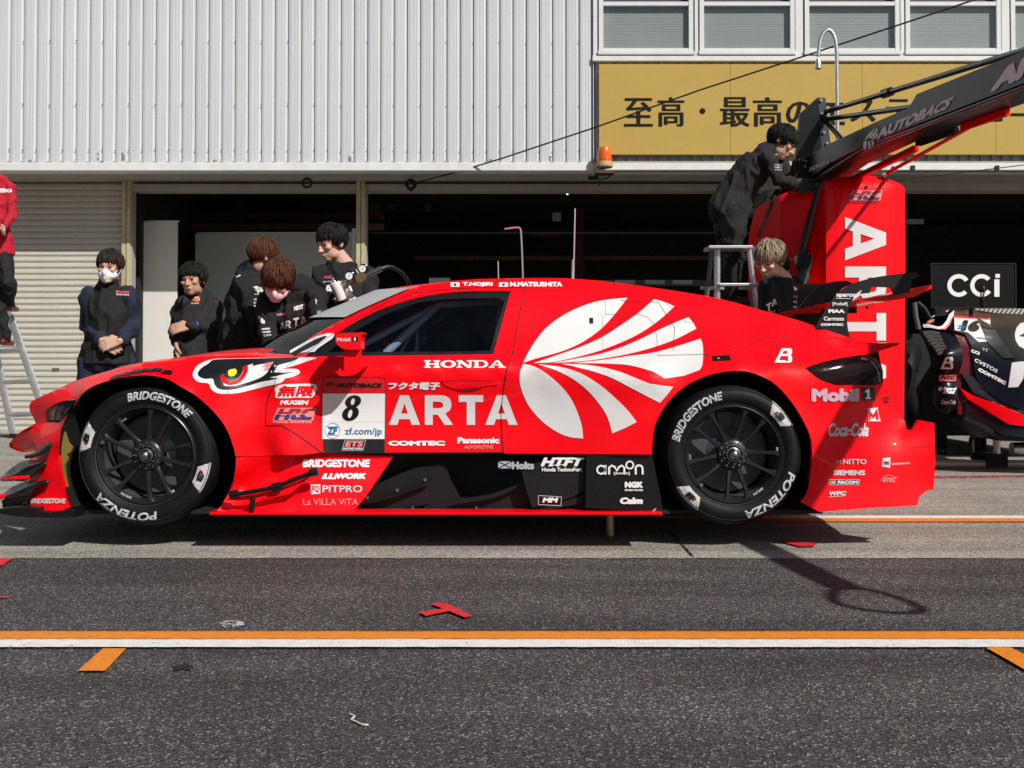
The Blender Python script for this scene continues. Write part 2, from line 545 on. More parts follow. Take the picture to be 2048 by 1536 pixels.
def paint_mat(name, col, wear=0.35, grain=26):
    m = M(name, col, 0.6, var=0.12, vscale=30, bump=0.3, bscale=180)
    n = m.node_tree
    b = n.nodes['Principled BSDF']
    t = n.nodes.new('ShaderNodeTexCoord')
    nz = n.nodes.new('ShaderNodeTexNoise'); nz.inputs['Scale'].default_value = grain; nz.inputs['Detail'].default_value = 8; nz.inputs['Roughness'].default_value = 0.7
    n.links.new(t.outputs['Object'], nz.inputs['Vector'])
    r = n.nodes.new('ShaderNodeValToRGB')
    r.color_ramp.elements[0].position = wear - 0.05; r.color_ramp.elements[0].color = (0, 0, 0, 1)
    r.color_ramp.elements[1].position = wear + 0.03; r.color_ramp.elements[1].color = (1, 1, 1, 1)
    n.links.new(nz.outputs['Fac'], r.inputs['Fac'])
    n.links.new(r.outputs['Color'], b.inputs['Alpha'])
    return m
P_OR = paint_mat('orange_road_paint', (0.78, 0.24, 0.012), 0.345)
P_WH = paint_mat('white_road_paint', (0.78, 0.77, 0.74), 0.355)
P_RED = paint_mat('red_tape', (0.70, 0.02, 0.03), 0.25)
P_WORN = paint_mat('worn_white_paint', (0.62, 0.6, 0.56), 0.53, 75)
P_BLK = paint_mat('black_rubber_mark', (0.012, 0.012, 0.012), 0.46, 60)
P_RWORN = paint_mat('worn_red_paint', (0.45, 0.03, 0.04), 0.5)
YEDGE = GP(1024, 1118).y
def sheet(name, pts, z, mat, kind='structure', sub=0):
    o = mesh(name, [(p[0], p[1], z) for p in pts], [tuple(range(len(pts)))], mat)
    if o.data.polygons[0].normal.z < 0:
        o.data.flip_normals()
    if kind: o['kind'] = kind
    return o
sheet('asphalt', [(-60, -60), (60, -60), (60, YEDGE), (-60, YEDGE)], 0.0, ASPH)
# concrete apron with a slightly ragged front edge
edge = []
x = -60.0
while x < 60:
    edge.append((x, YEDGE + (random.uniform(-.006, .006) if abs(x) < 6 else 0)))
    x += 0.05 if abs(x) < 6 else 2.0
apron = mesh('concrete_apron', [(p[0], p[1], 0.004) for p in edge + [(60, YEDGE), (60, 40), (-60, 40)]], [tuple(range(len(edge) + 3))], CONC)
apron['kind'] = 'structure'
def lane_line(name, y0, y1, mat, x0=-30, x1=30, z=0.008, ragged=0.002):
    a = GP(1024, y0).y; b = GP(1024, y1).y
    up, lo = [], []
    x = x0
    while x <= x1:
        j = random.uniform(-ragged, ragged)
        up.append((x, a + j)); lo.append((x, b + random.uniform(-ragged, ragged)))
        x += 0.03 if abs(x) < 4 else 1.0
    n = len(up)
    V = [(p[0], p[1], z) for p in up] + [(p[0], p[1], z) for p in lo]
    F = [(i, n + i, n + i + 1, i + 1) for i in range(n - 1)]
    o = mesh(name, V, F, mat)
    o['kind'] = 'structure'
    return o
lane_line('orange_line', 1267.5, 1282.5, P_OR)
lane_line('white_line', 1283.5, 1299, P_WH)
xl_ = GP(1330, 1040).x
lane_line('orange_line', 1040.5, 1046.5, P_OR, x0=xl_, z=0.010)
lane_line('white_line', 1034.5, 1040, P_WH, x0=xl_, z=0.010)
def gmark(name, pix, mat, z, label, cat='floor marking', group=None):
    o = sheet(name, [GP(*p)[:2] for p in pix], z, mat, kind='structure')
    return o
gmark('orange_line', [(206, 1302), (252, 1302), (210, 1347), (155, 1347)], P_OR, 0.008, '')
gmark('orange_line', [(1972, 1300), (2022, 1300), (2110, 1346), (2052, 1346)], P_OR, 0.008, '')
t = gmark('floor_tape', [(874, 1209), (893, 1212), (945, 1236), (930, 1240), (898, 1227), (852, 1237), (838, 1229), (886, 1222), (862, 1213)], P_RED, 0.009, '')
t['kind'] = 'thing'
tag(t, 'red T shaped tape mark on the asphalt in front of the car door', 'tape mark')
t = gmark('floor_tape', [(-60, 1119), (26, 1120), (4, 1135), (-60, 1137)], P_RED, 0.009, '')
t['kind'] = 'thing'
tag(t, 'red tape mark on the asphalt below the front splitter', 'tape mark')
t = gmark('floor_tape', [(1556, 1083), (1590, 1086), (1634, 1092), (1628, 1097), (1600, 1098), (1570, 1090)], P_RED, 0.012, '')
t['kind'] = 'thing'
tag(t, 'red tape mark on the concrete behind the rear wheel', 'tape mark')
gmark('worn_mark', circle(462, 1251, 28, 7, 14), P_WORN, 0.006, '')
gmark('worn_mark', [(345, 1335), (372, 1330), (388, 1336), (380, 1345), (366, 1341), (350, 1345)], P_BLK, 0.006, '')
gmark('worn_mark', [(-60, 1193), (18, 1196), (20, 1199), (-60, 1200)], P_RWORN, 0.006, '')
gmark('worn_mark', [(-60, 951), (20, 955), (22, 963), (-60, 962)], P_RWORN, 0.008, '')
gmark('expansion_joint', [(1337, 1066), (1343, 1066), (1390, 1117), (1384, 1117)], P_BLK, 0.0075, '')
gmark('red_line', [(1870, 954), (2300, 950), (2300, 953), (1870, 958)], P_RWORN, 0.008, '')
# a curl of white thread on the asphalt
pts = [GP(*p) + Vector((0, 0, 0.004)) for p in sm(cc(lambda a, b: (a / 2, 1000 + b / 2), (1400, 862), (1418, 872), (1405, 884), (1425, 893), (1450, 905), (1474, 906)), 4)]
tag(tube('thread', pts, 0.0025, M('pale_thread', (0.6, 0.58, 0.52), 0.8), n=5), 'curled pale thread lying on the dark asphalt', 'thread')

# ------------------------------------------------------------------ building
def wallmat(name, col, rough=0.55, streak=0.12, metal=0.0):
    m = M(name, col, rough, metal=metal, var=streak, vscale=2.2, stretch=(3.0, 3.0, 0.35), rvar=0.08)
    return m
CLAD = wallmat('white_cladding', (0.55, 0.585, 0.60), 0.5, 0.06)
def obj_random(m, amt):
    n = m.node_tree; b = n.nodes['Principled BSDF']
    src = b.inputs['Base Color'].links[0].from_socket
    oi = n.nodes.new('ShaderNodeObjectInfo')
    mr = n.nodes.new('ShaderNodeMapRange'); mr.inputs['To Min'].default_value = 1 - amt; mr.inputs['To Max'].default_value = 1 + amt
    n.links.new(oi.outputs['Random'], mr.inputs['Value'])
    mu = n.nodes.new('ShaderNodeMix'); mu.data_type = 'RGBA'; mu.blend_type = 'MULTIPLY'; mu.inputs['Factor'].default_value = 1
    n.links.new(src, mu.inputs['A']); n.links.new(mr.outputs['Result'], mu.inputs['B'])
    n.links.new(mu.outputs['Result'], b.inputs['Base Color'])
obj_random(CLAD, .035)
FASC = M('white_trim', (0.70, 0.71, 0.70), 0.5, var=0.08, vscale=4)
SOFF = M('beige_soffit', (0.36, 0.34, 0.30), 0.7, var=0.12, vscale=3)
SHUT = M('cream_shutter', (0.52, 0.50, 0.44), 0.5, var=0.10, vscale=5, stretch=(0.6, 1, 5), rvar=0.1)
POSTM = M('cream_post', (0.46, 0.40, 0.24), 0.6, var=0.25, vscale=9, stretch=(2, 2, 0.5))
POSTG = M('post_grey_paint', (0.36, 0.35, 0.33), 0.6, var=0.12, vscale=8)
GOLD = M('gold_board', (0.47, 0.32, 0.075), 0.62, var=0.03, vscale=1.2, spec=0.3)
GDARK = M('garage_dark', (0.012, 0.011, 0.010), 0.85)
GBEAM = M('brown_beam', (0.10, 0.075, 0.05), 0.75, var=0.3, vscale=10)
GRED = M('rusty_red_truss', (0.06, 0.012, 0.008), 0.7)
PANELM = M('partition_white', (0.52, 0.54, 0.54), 0.55, var=0.03, vscale=2)
PANELC = M('partition_cream', (0.66, 0.65, 0.60), 0.55, var=0.05, vscale=3)
SIGNINK = M('sign_ink', (0.012, 0.011, 0.010), 0.7, spec=.15)
YW = 8.97        # plane of the garage fronts
YE = 8.20        # plane of the upper storey (the eave overhangs)
ZE = PX(0, 342, YE).z
pit = thing('pit_building', 'white clad pit garage building with an overhanging upper storey and dark bays', 'building', (0, YW, 0))
xL, xM, xR = PX(-1300, 0, YE).x, PX(1186, 0, YE).x, PX(3300, 0, YE).x
zTop = PX(0, -420, YE).z
zF = PX(0, 327, YE).z
# cladding sheets: one rib each, copied along the wall
pitch = 26.62 * (YE + 5.2) / FPX
prof = [(0.0, 0.004), (0.10, 0.0), (0.30, 0.0), (0.33, 0.003), (0.36, 0.0), (0.55, 0.0), (0.58, 0.003), (0.61, 0.0), (0.70, 0.0), (0.93, 0.034), (0.955, 0.036), (0.956, 0.004), (1.0, 0.004)]
V, F = [], []
for u, d in prof:
    V += [(u * pitch, d, 0.0), (u * pitch, d, zTop - zF)]
for i in range(len(prof) - 1):
    F.append((2 * i, 2 * i + 2, 2 * i + 3, 2 * i + 1))
x = PX(24, 0, YE).x - 49 * pitch
first = None
rnd = random.Random(3)
while x + pitch < xM + 0.01:
    if first is None:
        first = mesh('cladding_panel', V, F, CLAD, pit)
        first.location = (x, YE, zF)
    else:
        o = first.copy(); COL.objects.link(o)
        o.location = (x, YE + rnd.uniform(-.0015, .0015), zF)
    x += pitch
xend = x
bm = bmesh.new()
for row in (83, 209, 300):
    x = PX(22, 0, YE).x - 3 * pitch
    k = 0
    while x < xM:
        if k % 2 == 0 or row == 300:
            p = Vector((x, YE - 0.002, PX(0, row, YE).z + rnd.uniform(-.01, .01)))
            add_cyl(bm, p, p + Vector((0, -0.006, 0)), 0.008, n=8)
        x += pitch; k += 1
STAIN = paint_mat('grime', (0.22, 0.21, 0.19), 0.5)
for px_, py_, w_, h_ in ((196, 313, 5, 14), (246, 313, 6, 16), (203, 324, 8, 6), (700, 318, 6, 12), (980, 322, 9, 7), (430, 322, 7, 5), (1100, 318, 5, 12), (60, 322, 8, 5)):
    a_ = PX(px_ - w_ / 2, py_ + h_ / 2, YE - .003); b_ = PX(px_ + w_ / 2, py_ - h_ / 2, YE - .003)
    st_ = mesh('stain', [(a_.x, YE - .004, a_.z), (b_.x, YE - .004, a_.z), (b_.x, YE - .004, b_.z), (a_.x, YE - .004, b_.z)], [(0, 1, 2, 3)], STAIN, pit)
o = bobj('screw', bm, BLKV, pit); o['kind'] = 'stuff'
box('wall', (xL - 3, YE + 0.045, zF - 0.01), (xM, YE + 0.25, zTop + 0.3), FASC, pit)
box('fascia_trim', (xL, YE - 0.03, ZE), (xM + 0.002, YE + 0.2, zF + 0.005), FASC, pit, 0.006)
box('corner_trim', (xend - 0.004, YE - 0.02, zF + 0.006), (xM, YE + 0.042, zTop), FASC, pit, 0.004)
# right upper storey
zS1, zS0 = PX(0, 131, YE).z, PX(0, 311, YE).z
bm = bmesh.new()
x = xM + 0.03
while x < xR:
    for a, b, d0 in ((0, .55, 0.0), (.55, 1.0, 0.022)):
        add_box(bm, (x + a * 0.13, YE + d0 + 0.05, zF), (x + b * 0.13, YE + 0.12, zS1 + 0.1))
    x += 0.13
o = bobj('corrugated_sheet', bm, CLAD, pit)
box('fascia_trim', (xM + 0.004, YE - 0.03, PX(0, 341, YE).z), (xR, YE + 0.18, zF - 0.002), FASC, pit, 0.006)
box('wall', (xM + 0.001, YE + 0.125, ZE), (xR, YE + 0.25, zTop + 0.3), FASC, pit)
zW0 = PX(0, 124, YE).z
box('window_ledge', (xM - 0.01, YE - 0.05, zW0), (xR, YE + 0.11, PX(0, 113, YE).z), FASC, pit, 0.006)
# windows
FRM = M('white_window_frame', (0.66, 0.67, 0.67), 0.45, var=0.05, vscale=6)
PANE = M('grey_window_pane', (0.085, 0.115, 0.12), 0.12, coat=0.5)
BLIND = M('grey_blind', (0.40, 0.41, 0.41), 0.6, var=0.06, vscale=2)
def window(x0, x1, y0=13.5, y1=98):
    A = PX(x0, y1, YE); B = PX(x1, y0 - 60, YE)
    w = thing_part = None
    fw = 0.055
    bm = bmesh.new()
    lo = (A.x - fw, YE - 0.045, A.z - 0.085); hi = (B.x + fw, YE + 0.03, B.z)
    add_box(bm, (lo[0], lo[1], lo[2] + .05), (A.x, hi[1], hi[2]))
    add_box(bm, (B.x, lo[1], lo[2] + .05), (hi[0], hi[1], hi[2]))
    add_box(bm, (lo[0] - .01, lo[1] - 0.02, lo[2]), (hi[0] + .01, hi[1], lo[2] + .048))
    add_box(bm, (A.x, lo[1] + 0.004, lo[2] + .05), (B.x, hi[1], A.z))
    zt = PX(0, y0, YE).z
    add_box(bm, (A.x, lo[1] + 0.004, zt), (B.x, hi[1], zt + 0.05))
    bmesh.ops.bevel(bm, geom=bm.edges[:], offset=0.003, segments=1, affect='EDGES')
    f = bobj('window', bm, FRM, pit, angle=35)
    box('pane', (A.x, YE - 0.012, A.z), (B.x, YE - 0.004, zt), glass_w, f)
    # slatted blind behind the glass
    bm = bmesh.new()
    z = A.z
    while z < zt - 0.01:
        add_obox(bm, ((A.x + B.x) / 2, YE + 0.03, z + 0.012), ((B.x - A.x) / 2, 0, 0), (0, 0.002, 0.0112), (0, -0.0006, 0.0003))
        z += 0.022
    b = bobj('blind', bm, BLIND, f); b['kind'] = 'stuff'
    return f
glass_w = glass('window_glass', (0.90, 0.92, 0.92), 0.02, 1.3)
for a, b in ((1206, 1376), (1407, 1578), (1617, 1787), (1818, 1989), (2028, 2198), (2229, 2400), (2439, 2610), (2641, 2812), (2851, 3022)):
    window(a, b)
box('window_void', (xM + 0.02, YE + 0.06, zW0 + 0.15), (xR, YE + 0.12, zTop), M('window_void', (0.03, 0.04, 0.042), 0.6), pit)
for a, b in ((1186, 1194), (1389, 1395), (1590, 1604), (1800, 1806), (2002, 2016), (2212, 2218), (2414, 2428), (2624, 2630), (2826, 2840)):
    A = PX(a, 112, YE); B = PX(b, -80, YE)
    box('mullion', (A.x, YE - 0.03, A.z), (B.x, YE + 0.058, B.z), FRM, pit, 0.004)
# soffit and garage fronts
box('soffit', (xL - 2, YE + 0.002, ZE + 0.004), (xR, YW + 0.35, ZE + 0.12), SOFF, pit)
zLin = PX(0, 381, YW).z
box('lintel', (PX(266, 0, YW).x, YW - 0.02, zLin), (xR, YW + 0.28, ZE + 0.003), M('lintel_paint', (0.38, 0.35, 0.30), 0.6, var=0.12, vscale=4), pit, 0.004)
# roller shutter: slats one by one
xs0, xs1 = PX(-1200, 0, YW).x, PX(250, 0, YW).x
sp = 12.15 * (YW + 5.2) / FPX
sec = []
ns = 7
V = [(0, 0, 0)]
pr = [(0.0, 0.000), (0.06, -0.012), (0.2, -0.019), (0.5, -0.021), (0.74, -0.016), (0.80, -0.004), (0.86, -0.003), (0.90, -0.010), (0.97, -0.010), (1.0, 0.0)]
V, F = [], []
for u, d in pr:
    V += [(xs0, d, u * sp), (xs1, d, u * sp)]
for i in range(len(pr) - 1):
    F.append((2 * i, 2 * i + 1, 2 * i + 3, 2 * i + 2))
shutter = thing('roller_shutter', 'cream roller shutter closed over the bay behind the masked man', 'shutter', ((xs0 + xs1) / 2, YW, 0))
first = None
z = 0.03
while z < ZE - 0.04:
    if first is None:
        first = mesh('slat', V, F, SHUT, shutter, angle=25); o = first
    else:
        o = first.copy(); COL.objects.link(o)
    o.location = (0, YW + 0.05 + rnd.uniform(-.0012, .0012), z)
    z += sp
box('bottom_rail', (xs0, YW + 0.02, 0.006), (xs1, YW + 0.06, 0.035), M('shutter_rail', (0.4, 0.38, 0.33), 0.6), shutter, 0.003)
a = PX(110, 738, YW)
box('lock_plate', (a.x - .045, YW + 0.018, a.z - .012), (a.x + .045, YW + 0.035, a.z + .012), M('worn_lock', (0.20, 0.15, 0.05), 0.5, metal=0.5), shutter, 0.003)
def post(x0, x1, label):
    p = thing('post', label, 'post', (PX((x0 + x1) / 2, 0, YW).x, YW, 0))
    xa, xb = PX(x0, 0, YW).x, PX(x1, 0, YW).x
    w = (xb - xa)
    bm = bmesh.new()
    add_box(bm, (xa, YW - 0.055, 0.004), (xa + w * .40, YW + 0.1, ZE + .002))
    add_box(bm, (xa + w * .40, YW - 0.035, 0.004), (xa + w * .52, YW + 0.1, ZE + .001))
    add_box(bm, (xa + w * .52, YW - 0.058, 0.004), (xa + w * .86, YW + 0.1, ZE + .002))
    bobj('shaft', bm, POSTM, p)
    box('guide_rail', (xa + w * .86, YW - 0.03, 0.004), (xb, YW + 0.12, ZE), POSTG, p)
    return p
post(250, 269, 'cream steel post between the roller shutter and the first bay')
post(715, 735, 'cream steel post beside the tall man in the black shirt')
# inside of the garages
gx0, gx1 = PX(269, 0, YW).x, PX(3400, 0, YW).x
YB = YW + 7.0
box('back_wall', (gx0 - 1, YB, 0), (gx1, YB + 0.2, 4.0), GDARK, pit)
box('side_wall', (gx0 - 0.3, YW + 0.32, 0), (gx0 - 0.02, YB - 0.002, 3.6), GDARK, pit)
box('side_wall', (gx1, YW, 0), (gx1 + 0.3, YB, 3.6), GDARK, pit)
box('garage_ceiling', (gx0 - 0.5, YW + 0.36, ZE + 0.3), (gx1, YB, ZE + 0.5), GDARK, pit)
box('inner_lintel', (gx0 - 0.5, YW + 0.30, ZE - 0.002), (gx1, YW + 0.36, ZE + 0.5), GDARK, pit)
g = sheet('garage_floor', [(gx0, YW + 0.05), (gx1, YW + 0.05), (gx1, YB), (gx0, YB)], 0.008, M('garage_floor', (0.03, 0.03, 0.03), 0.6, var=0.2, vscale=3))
def bar(px0, py0, px1, py1, Y, mat, name, th=0.06):
    A = PX(px0, py1, Y); B = PX(px1, py0, Y)
    return box(name, (A.x, Y, A.z), (B.x, Y + th, B.z), mat, pit)
bar(360, 447, 768, 460, 11.6, GBEAM, 'beam')
bar(150, 425, 768, 438, 11.9, GRED, 'truss')
bar(470, 375, 484, 447, 12.4, GBEAM, 'beam')
bar(1150, 360, 1168, 560, 13.5, GRED, 'truss')
bar(830, 512, 1430, 520, 14.0, GBEAM, 'beam')
bar(735, 464, 1520, 467, 12.2, M('cable_tray', (0.10, 0.11, 0.105), 0.5), 'cable_tray')
bar(1060, 468, 1125, 473, 13.0, GRED, 'truss')
bar(1105, 425, 1122, 442, 13.0, POSTG, 'junction_box')
bar(1812, 438, 1848, 448, 12.5, POSTG, 'junction_box')
bar(1812, 352, 2300, 366, 9.5, GBEAM, 'beam')
bar(870, 560, 1450, 572, 13.2, M('shelf_grey', (0.10, 0.11, 0.12), 0.6), 'shelf')
for a, b in ((740, 762), (775, 790), (850, 862)):
    bar(a, 380, b, 430 + random.randint(-20, 20), 13.0, M('duct', (0.05, 0.048, 0.045), 0.5), 'duct')
for a in (1230, 1290, 1345):
    bar(a, 560, a + 40, 568, 12.5, M('pale_box', (0.45, 0.48, 0.52), 0.5), 'storage_box')
bar(858, 556, 900, 568, 11.0, M('pale_box2', (0.55, 0.55, 0.53), 0.5), 'storage_box')
# white partition boards
YP = 9.45
A = PX(268, 900, YP); B = PX(358, 443, YP)
def partition(x0, x1, y0, Y, label, mat, splits=()):
    A = PX(x0, 800, Y); B = PX(x1, y0, Y)
    p = thing('partition_board', label, 'partition', ((A.x + B.x) / 2, Y, 0))
    xs = [x0, *splits, x1]
    for a, b in zip(xs[:-1], xs[1:]):
        box('panel', (PX(a, 0, Y).x + 0.002, Y, 0.012), (PX(b, 0, Y).x - 0.002, Y + 0.035, B.z), mat, p, 0.003)
    box('top_rail', (A.x, Y - 0.004, B.z + .001), (B.x, Y + 0.04, B.z + 0.02), ALU, p)
    return p
partition(262, 358, 444, YP, 'pale partition board half in sunlight behind the black haired man', PANELC)
partition(393, 704, 467, 11.0, 'wide grey white partition boards behind the brown haired men', PANELM, (560,))
partition(704, 713, 460, 9.6, 'narrow partition board edge beside the post', PANELM)
# sign board
board = thing('sign_board', 'long gold sign board with dark Japanese lettering above the garage', 'sign', (PX(1600, 220, YE).x, YE, zS0))
bx = [1197, 1458, 1720, 1985, 2250, 2515, 2780]
for i, (a, b) in enumerate(zip(bx[:-1], bx[1:])):
    box('board_panel', (PX(a, 0, YE).x + (.0015 if i else 0), YE - 0.062 + 0.0006 * i, zS0), (PX(b, 0, YE).x - .0015, YE - 0.008, zS1), GOLD, board, 0.002)
YS = YE - 0.066
def jp(s, x0, y0, x1, y1, b=(0.028, 0.004), name='lettering'):
    return text(name, s, x0, y0, x1, y1, YS, SIGNINK, board, bold=b, lift=0.0)
jp('至', 1248, 196, 1306, 253); jp('高', 1315, 194, 1369, 253)
mark('lettering', [circle(1405, 222, 6, 6, 14)], YS, SIGNINK, board, 0.0, None)
jp('最', 1440, 194, 1500, 253); jp('高', 1506, 194, 1564, 253)
jp('の', 1572, 203, 1625, 250); jp('エ', 1640, 205, 1690, 250)
jp('ス', 1700, 200, 1752, 243); jp('テ', 1772, 198, 1822, 246); jp('ィ', 1846, 212, 1880, 248)
jp('ビ', 1962, 194, 2012, 243); jp('ー', 2022, 226, 2060, 232); jp('ル', 2080, 198, 2136, 246)
for x in (1200, 1456, 1722, 1983):
    pass
# black brackets on the white band
for x in (1820, 1988):
    A = PX(x, 342, YE); box('bracket', (A.x, YE - 0.05, A.z), (A.x + .045, YE - 0.031, A.z + .06), BLKV, pit)
# ring, hook and coil hung under the soffit
def hung_ring(x, y, r, label, gap=0):
    c = PX(x, y, 8.62)
    pts = [c + Vector((r * math.cos(a), 0.3 * r * math.sin(a) if gap else 0, r * math.sin(a) * (0.35 if gap else 1))) for a in [math.radians(gap / 2 + (360 - gap) * k / 22) for k in range(23)]]
    o = tube('cable_ring', pts, 0.016, BLKV, n=6)
    return tag(o, label, 'cable')
hung_ring(238, 346, 0.085, 'open black cable hook under the soffit above the roller shutter', 70)
hung_ring(614, 366, 0.055, 'small closed black ring under the soffit near the first bay')
rr = random.Random(5)
c = PX(822, 370, 8.6)
pts = []
for k in range(70):
    a = k * 0.55
    pts.append(c + Vector((math.cos(a) * (0.05 + .02 * math.sin(k * .31)), 0.03 * math.sin(k * .7), math.sin(a) * (0.055 + .02 * math.cos(k * .23)))))
tag(tube('cable_coil', pts, 0.007, BLKV, n=5), 'tangled coil of black cable hung under the soffit by the second post', 'cable')
# span wire
pts = [PX(822, 368, 8.6)] + [PX(x, y, Y) for x, y, Y in ((910, 345, 8.3), (1000, 318, 8.0), (1190, 255, 7.2), (1400, 180, 6.9), (1600, 115, 6.6), (1800, 49, 6.3), (1960, -4, 6.1), (2200, -90, 5.8))]
tag(tube('span_wire', pts, 0.0095, BLKV, n=6), 'long thin black cable rising from the soffit across the gold sign', 'cable')
pts = [PX(x, y, 7.9) for x, y in ((1780, 363), (1900, 348), (2048, 330), (2200, 312))]
tag(tube('wire', pts, 0.006, BLKV, n=5), 'thin sagging wire in front of the dark bay beside the red tower', 'cable')
pts = [PX(x, 366, YW - 0.04) for x in (269, 600, 900, 1210, 1500)]
tag(tube('conduit', pts, 0.012, BLKV, n=6), 'straight black conduit running along the lintel above the bays', 'conduit')
# beacon
YBc = YE - 0.16
bc = thing('warning_beacon', 'orange rotating warning beacon on a rusty bracket under the gold sign', 'beacon', PX(1209, 345, YBc))
def lathe(name, c, prof, mat, parent, n=24, axis='Z'):
    V, F = [], []
    for r, h in prof:
        for k in range(n):
            a = 2 * math.pi * k / n
            if axis == 'Z': V.append((c[0] + r * math.cos(a), c[1] + r * math.sin(a), c[2] + h))
            else: V.append((c[0] + r * math.cos(a), c[1] + h, c[2] + r * math.sin(a)))
    for i in range(len(prof) - 1):
        for k in range(n):
            F.append((i * n + k, i * n + (k + 1) % n, (i + 1) * n + (k + 1) % n, (i + 1) * n + k))
    F.append(tuple(range(n))[::-1]); F.append(tuple((len(prof) - 1) * n + k for k in range(n)))
    bm = bmesh.new(); me = bpy.data.meshes.new(name); me.from_pydata(V, [], F)
    bm.from_mesh(me); bpy.data.meshes.remove(me)
    bmesh.ops.recalc_face_normals(bm, faces=bm.faces[:])
    return bobj(name, bm, mat, parent, angle=40)
b0 = PX(1209, 324, YBc)
AMB = M('amber_lens', (0.75, 0.13, 0.01), 0.25, coat=0.6)
lathe('lens', b0, [(0.088, 0), (0.090, 0.03), (0.086, 0.034), (0.088, 0.06), (0.084, 0.064), (0.086, 0.10), (0.081, 0.104), (0.080, 0.155), (0.068, 0.175), (0.03, 0.188), (0.001, 0.19)], AMB, bc)
lathe('lens_band', b0 + Vector((0, 0, 0.024)), [(0.093, 0), (0.095, 0.006), (0.093, 0.012)], AMB, bc)
lathe('base', b0 + Vector((0, 0, -0.07)), [(0.085, 0), (0.098, 0.01), (0.10, 0.055), (0.094, 0.069)], M('beacon_base', (0.42, 0.30, 0.14), 0.6, var=0.3, vscale=20), bc)
A = PX(1190, 348, YBc); B = PX(1228, 337, YBc)
box('bracket', (A.x, YBc - 0.09, A.z), (B.x, YE - 0.032, A.z + 0.025), M('rust_bracket', (0.10, 0.05, 0.035), 0.7, var=0.4, vscale=20), bc)
tube('cord', [PX(1222, 348, YBc), PX(1216, 356, YBc), PX(1200, 358, YBc + .1), PX(1198, 372, YBc + .2)], 0.008, BLKV, bc, 6)
A = PX(1176, 360, 8.6)
box('connector', (A.x, 8.55, A.z), (A.x + .13, 8.6, A.z + .035), BLKV, bc, 0.004)
# work lamp inside the bay (lit)
wl = thing('work_lamp', 'small lit tube lamp hanging in the dark middle bay', 'lamp', PX(1137, 383, 10.8))
tube('tube', [PX(1133, 388, 10.8), PX(1141, 379, 10.8)], 0.02, M('lit_tube', (0.9, 0.9, 0.9), 0.4, emit=((1, 1, 0.98), 3.0)), wl, 8)
tube('housing', [PX(1128, 386, 10.84), PX(1137, 376, 10.84)], 0.03, BLKV, wl, 8)
# cable on the soffit edge: rust stains are in the trim; gooseneck lamp
YG = 5.2
gl_ = thing('gooseneck_lamp', 'tall silver gooseneck lamp post standing behind the black boom', 'lamp', (PX(1675, 0, YG).x, YG, 0))
pp = [PX(1675, 600, YG)] + [PX(x, y, YG) for x, y in sm([(1675, 300), (1674, 160), (1673, 100), (1668, 72), (1658, 60), (1647, 66), (1640, 82), (1636, 112)], 4)]
pp[0].z = 0.0
tube('pole', pp, 0.0185, ALU, gl_, 12)
c = PX(1636.5, 138, YG)
lathe('lamp_head', c, [(0.026, 0), (0.03, 0.004), (0.03, 0.05), (0.025, 0.075), (0.018, 0.085), (0.018, 0.095)], ALU, gl_)
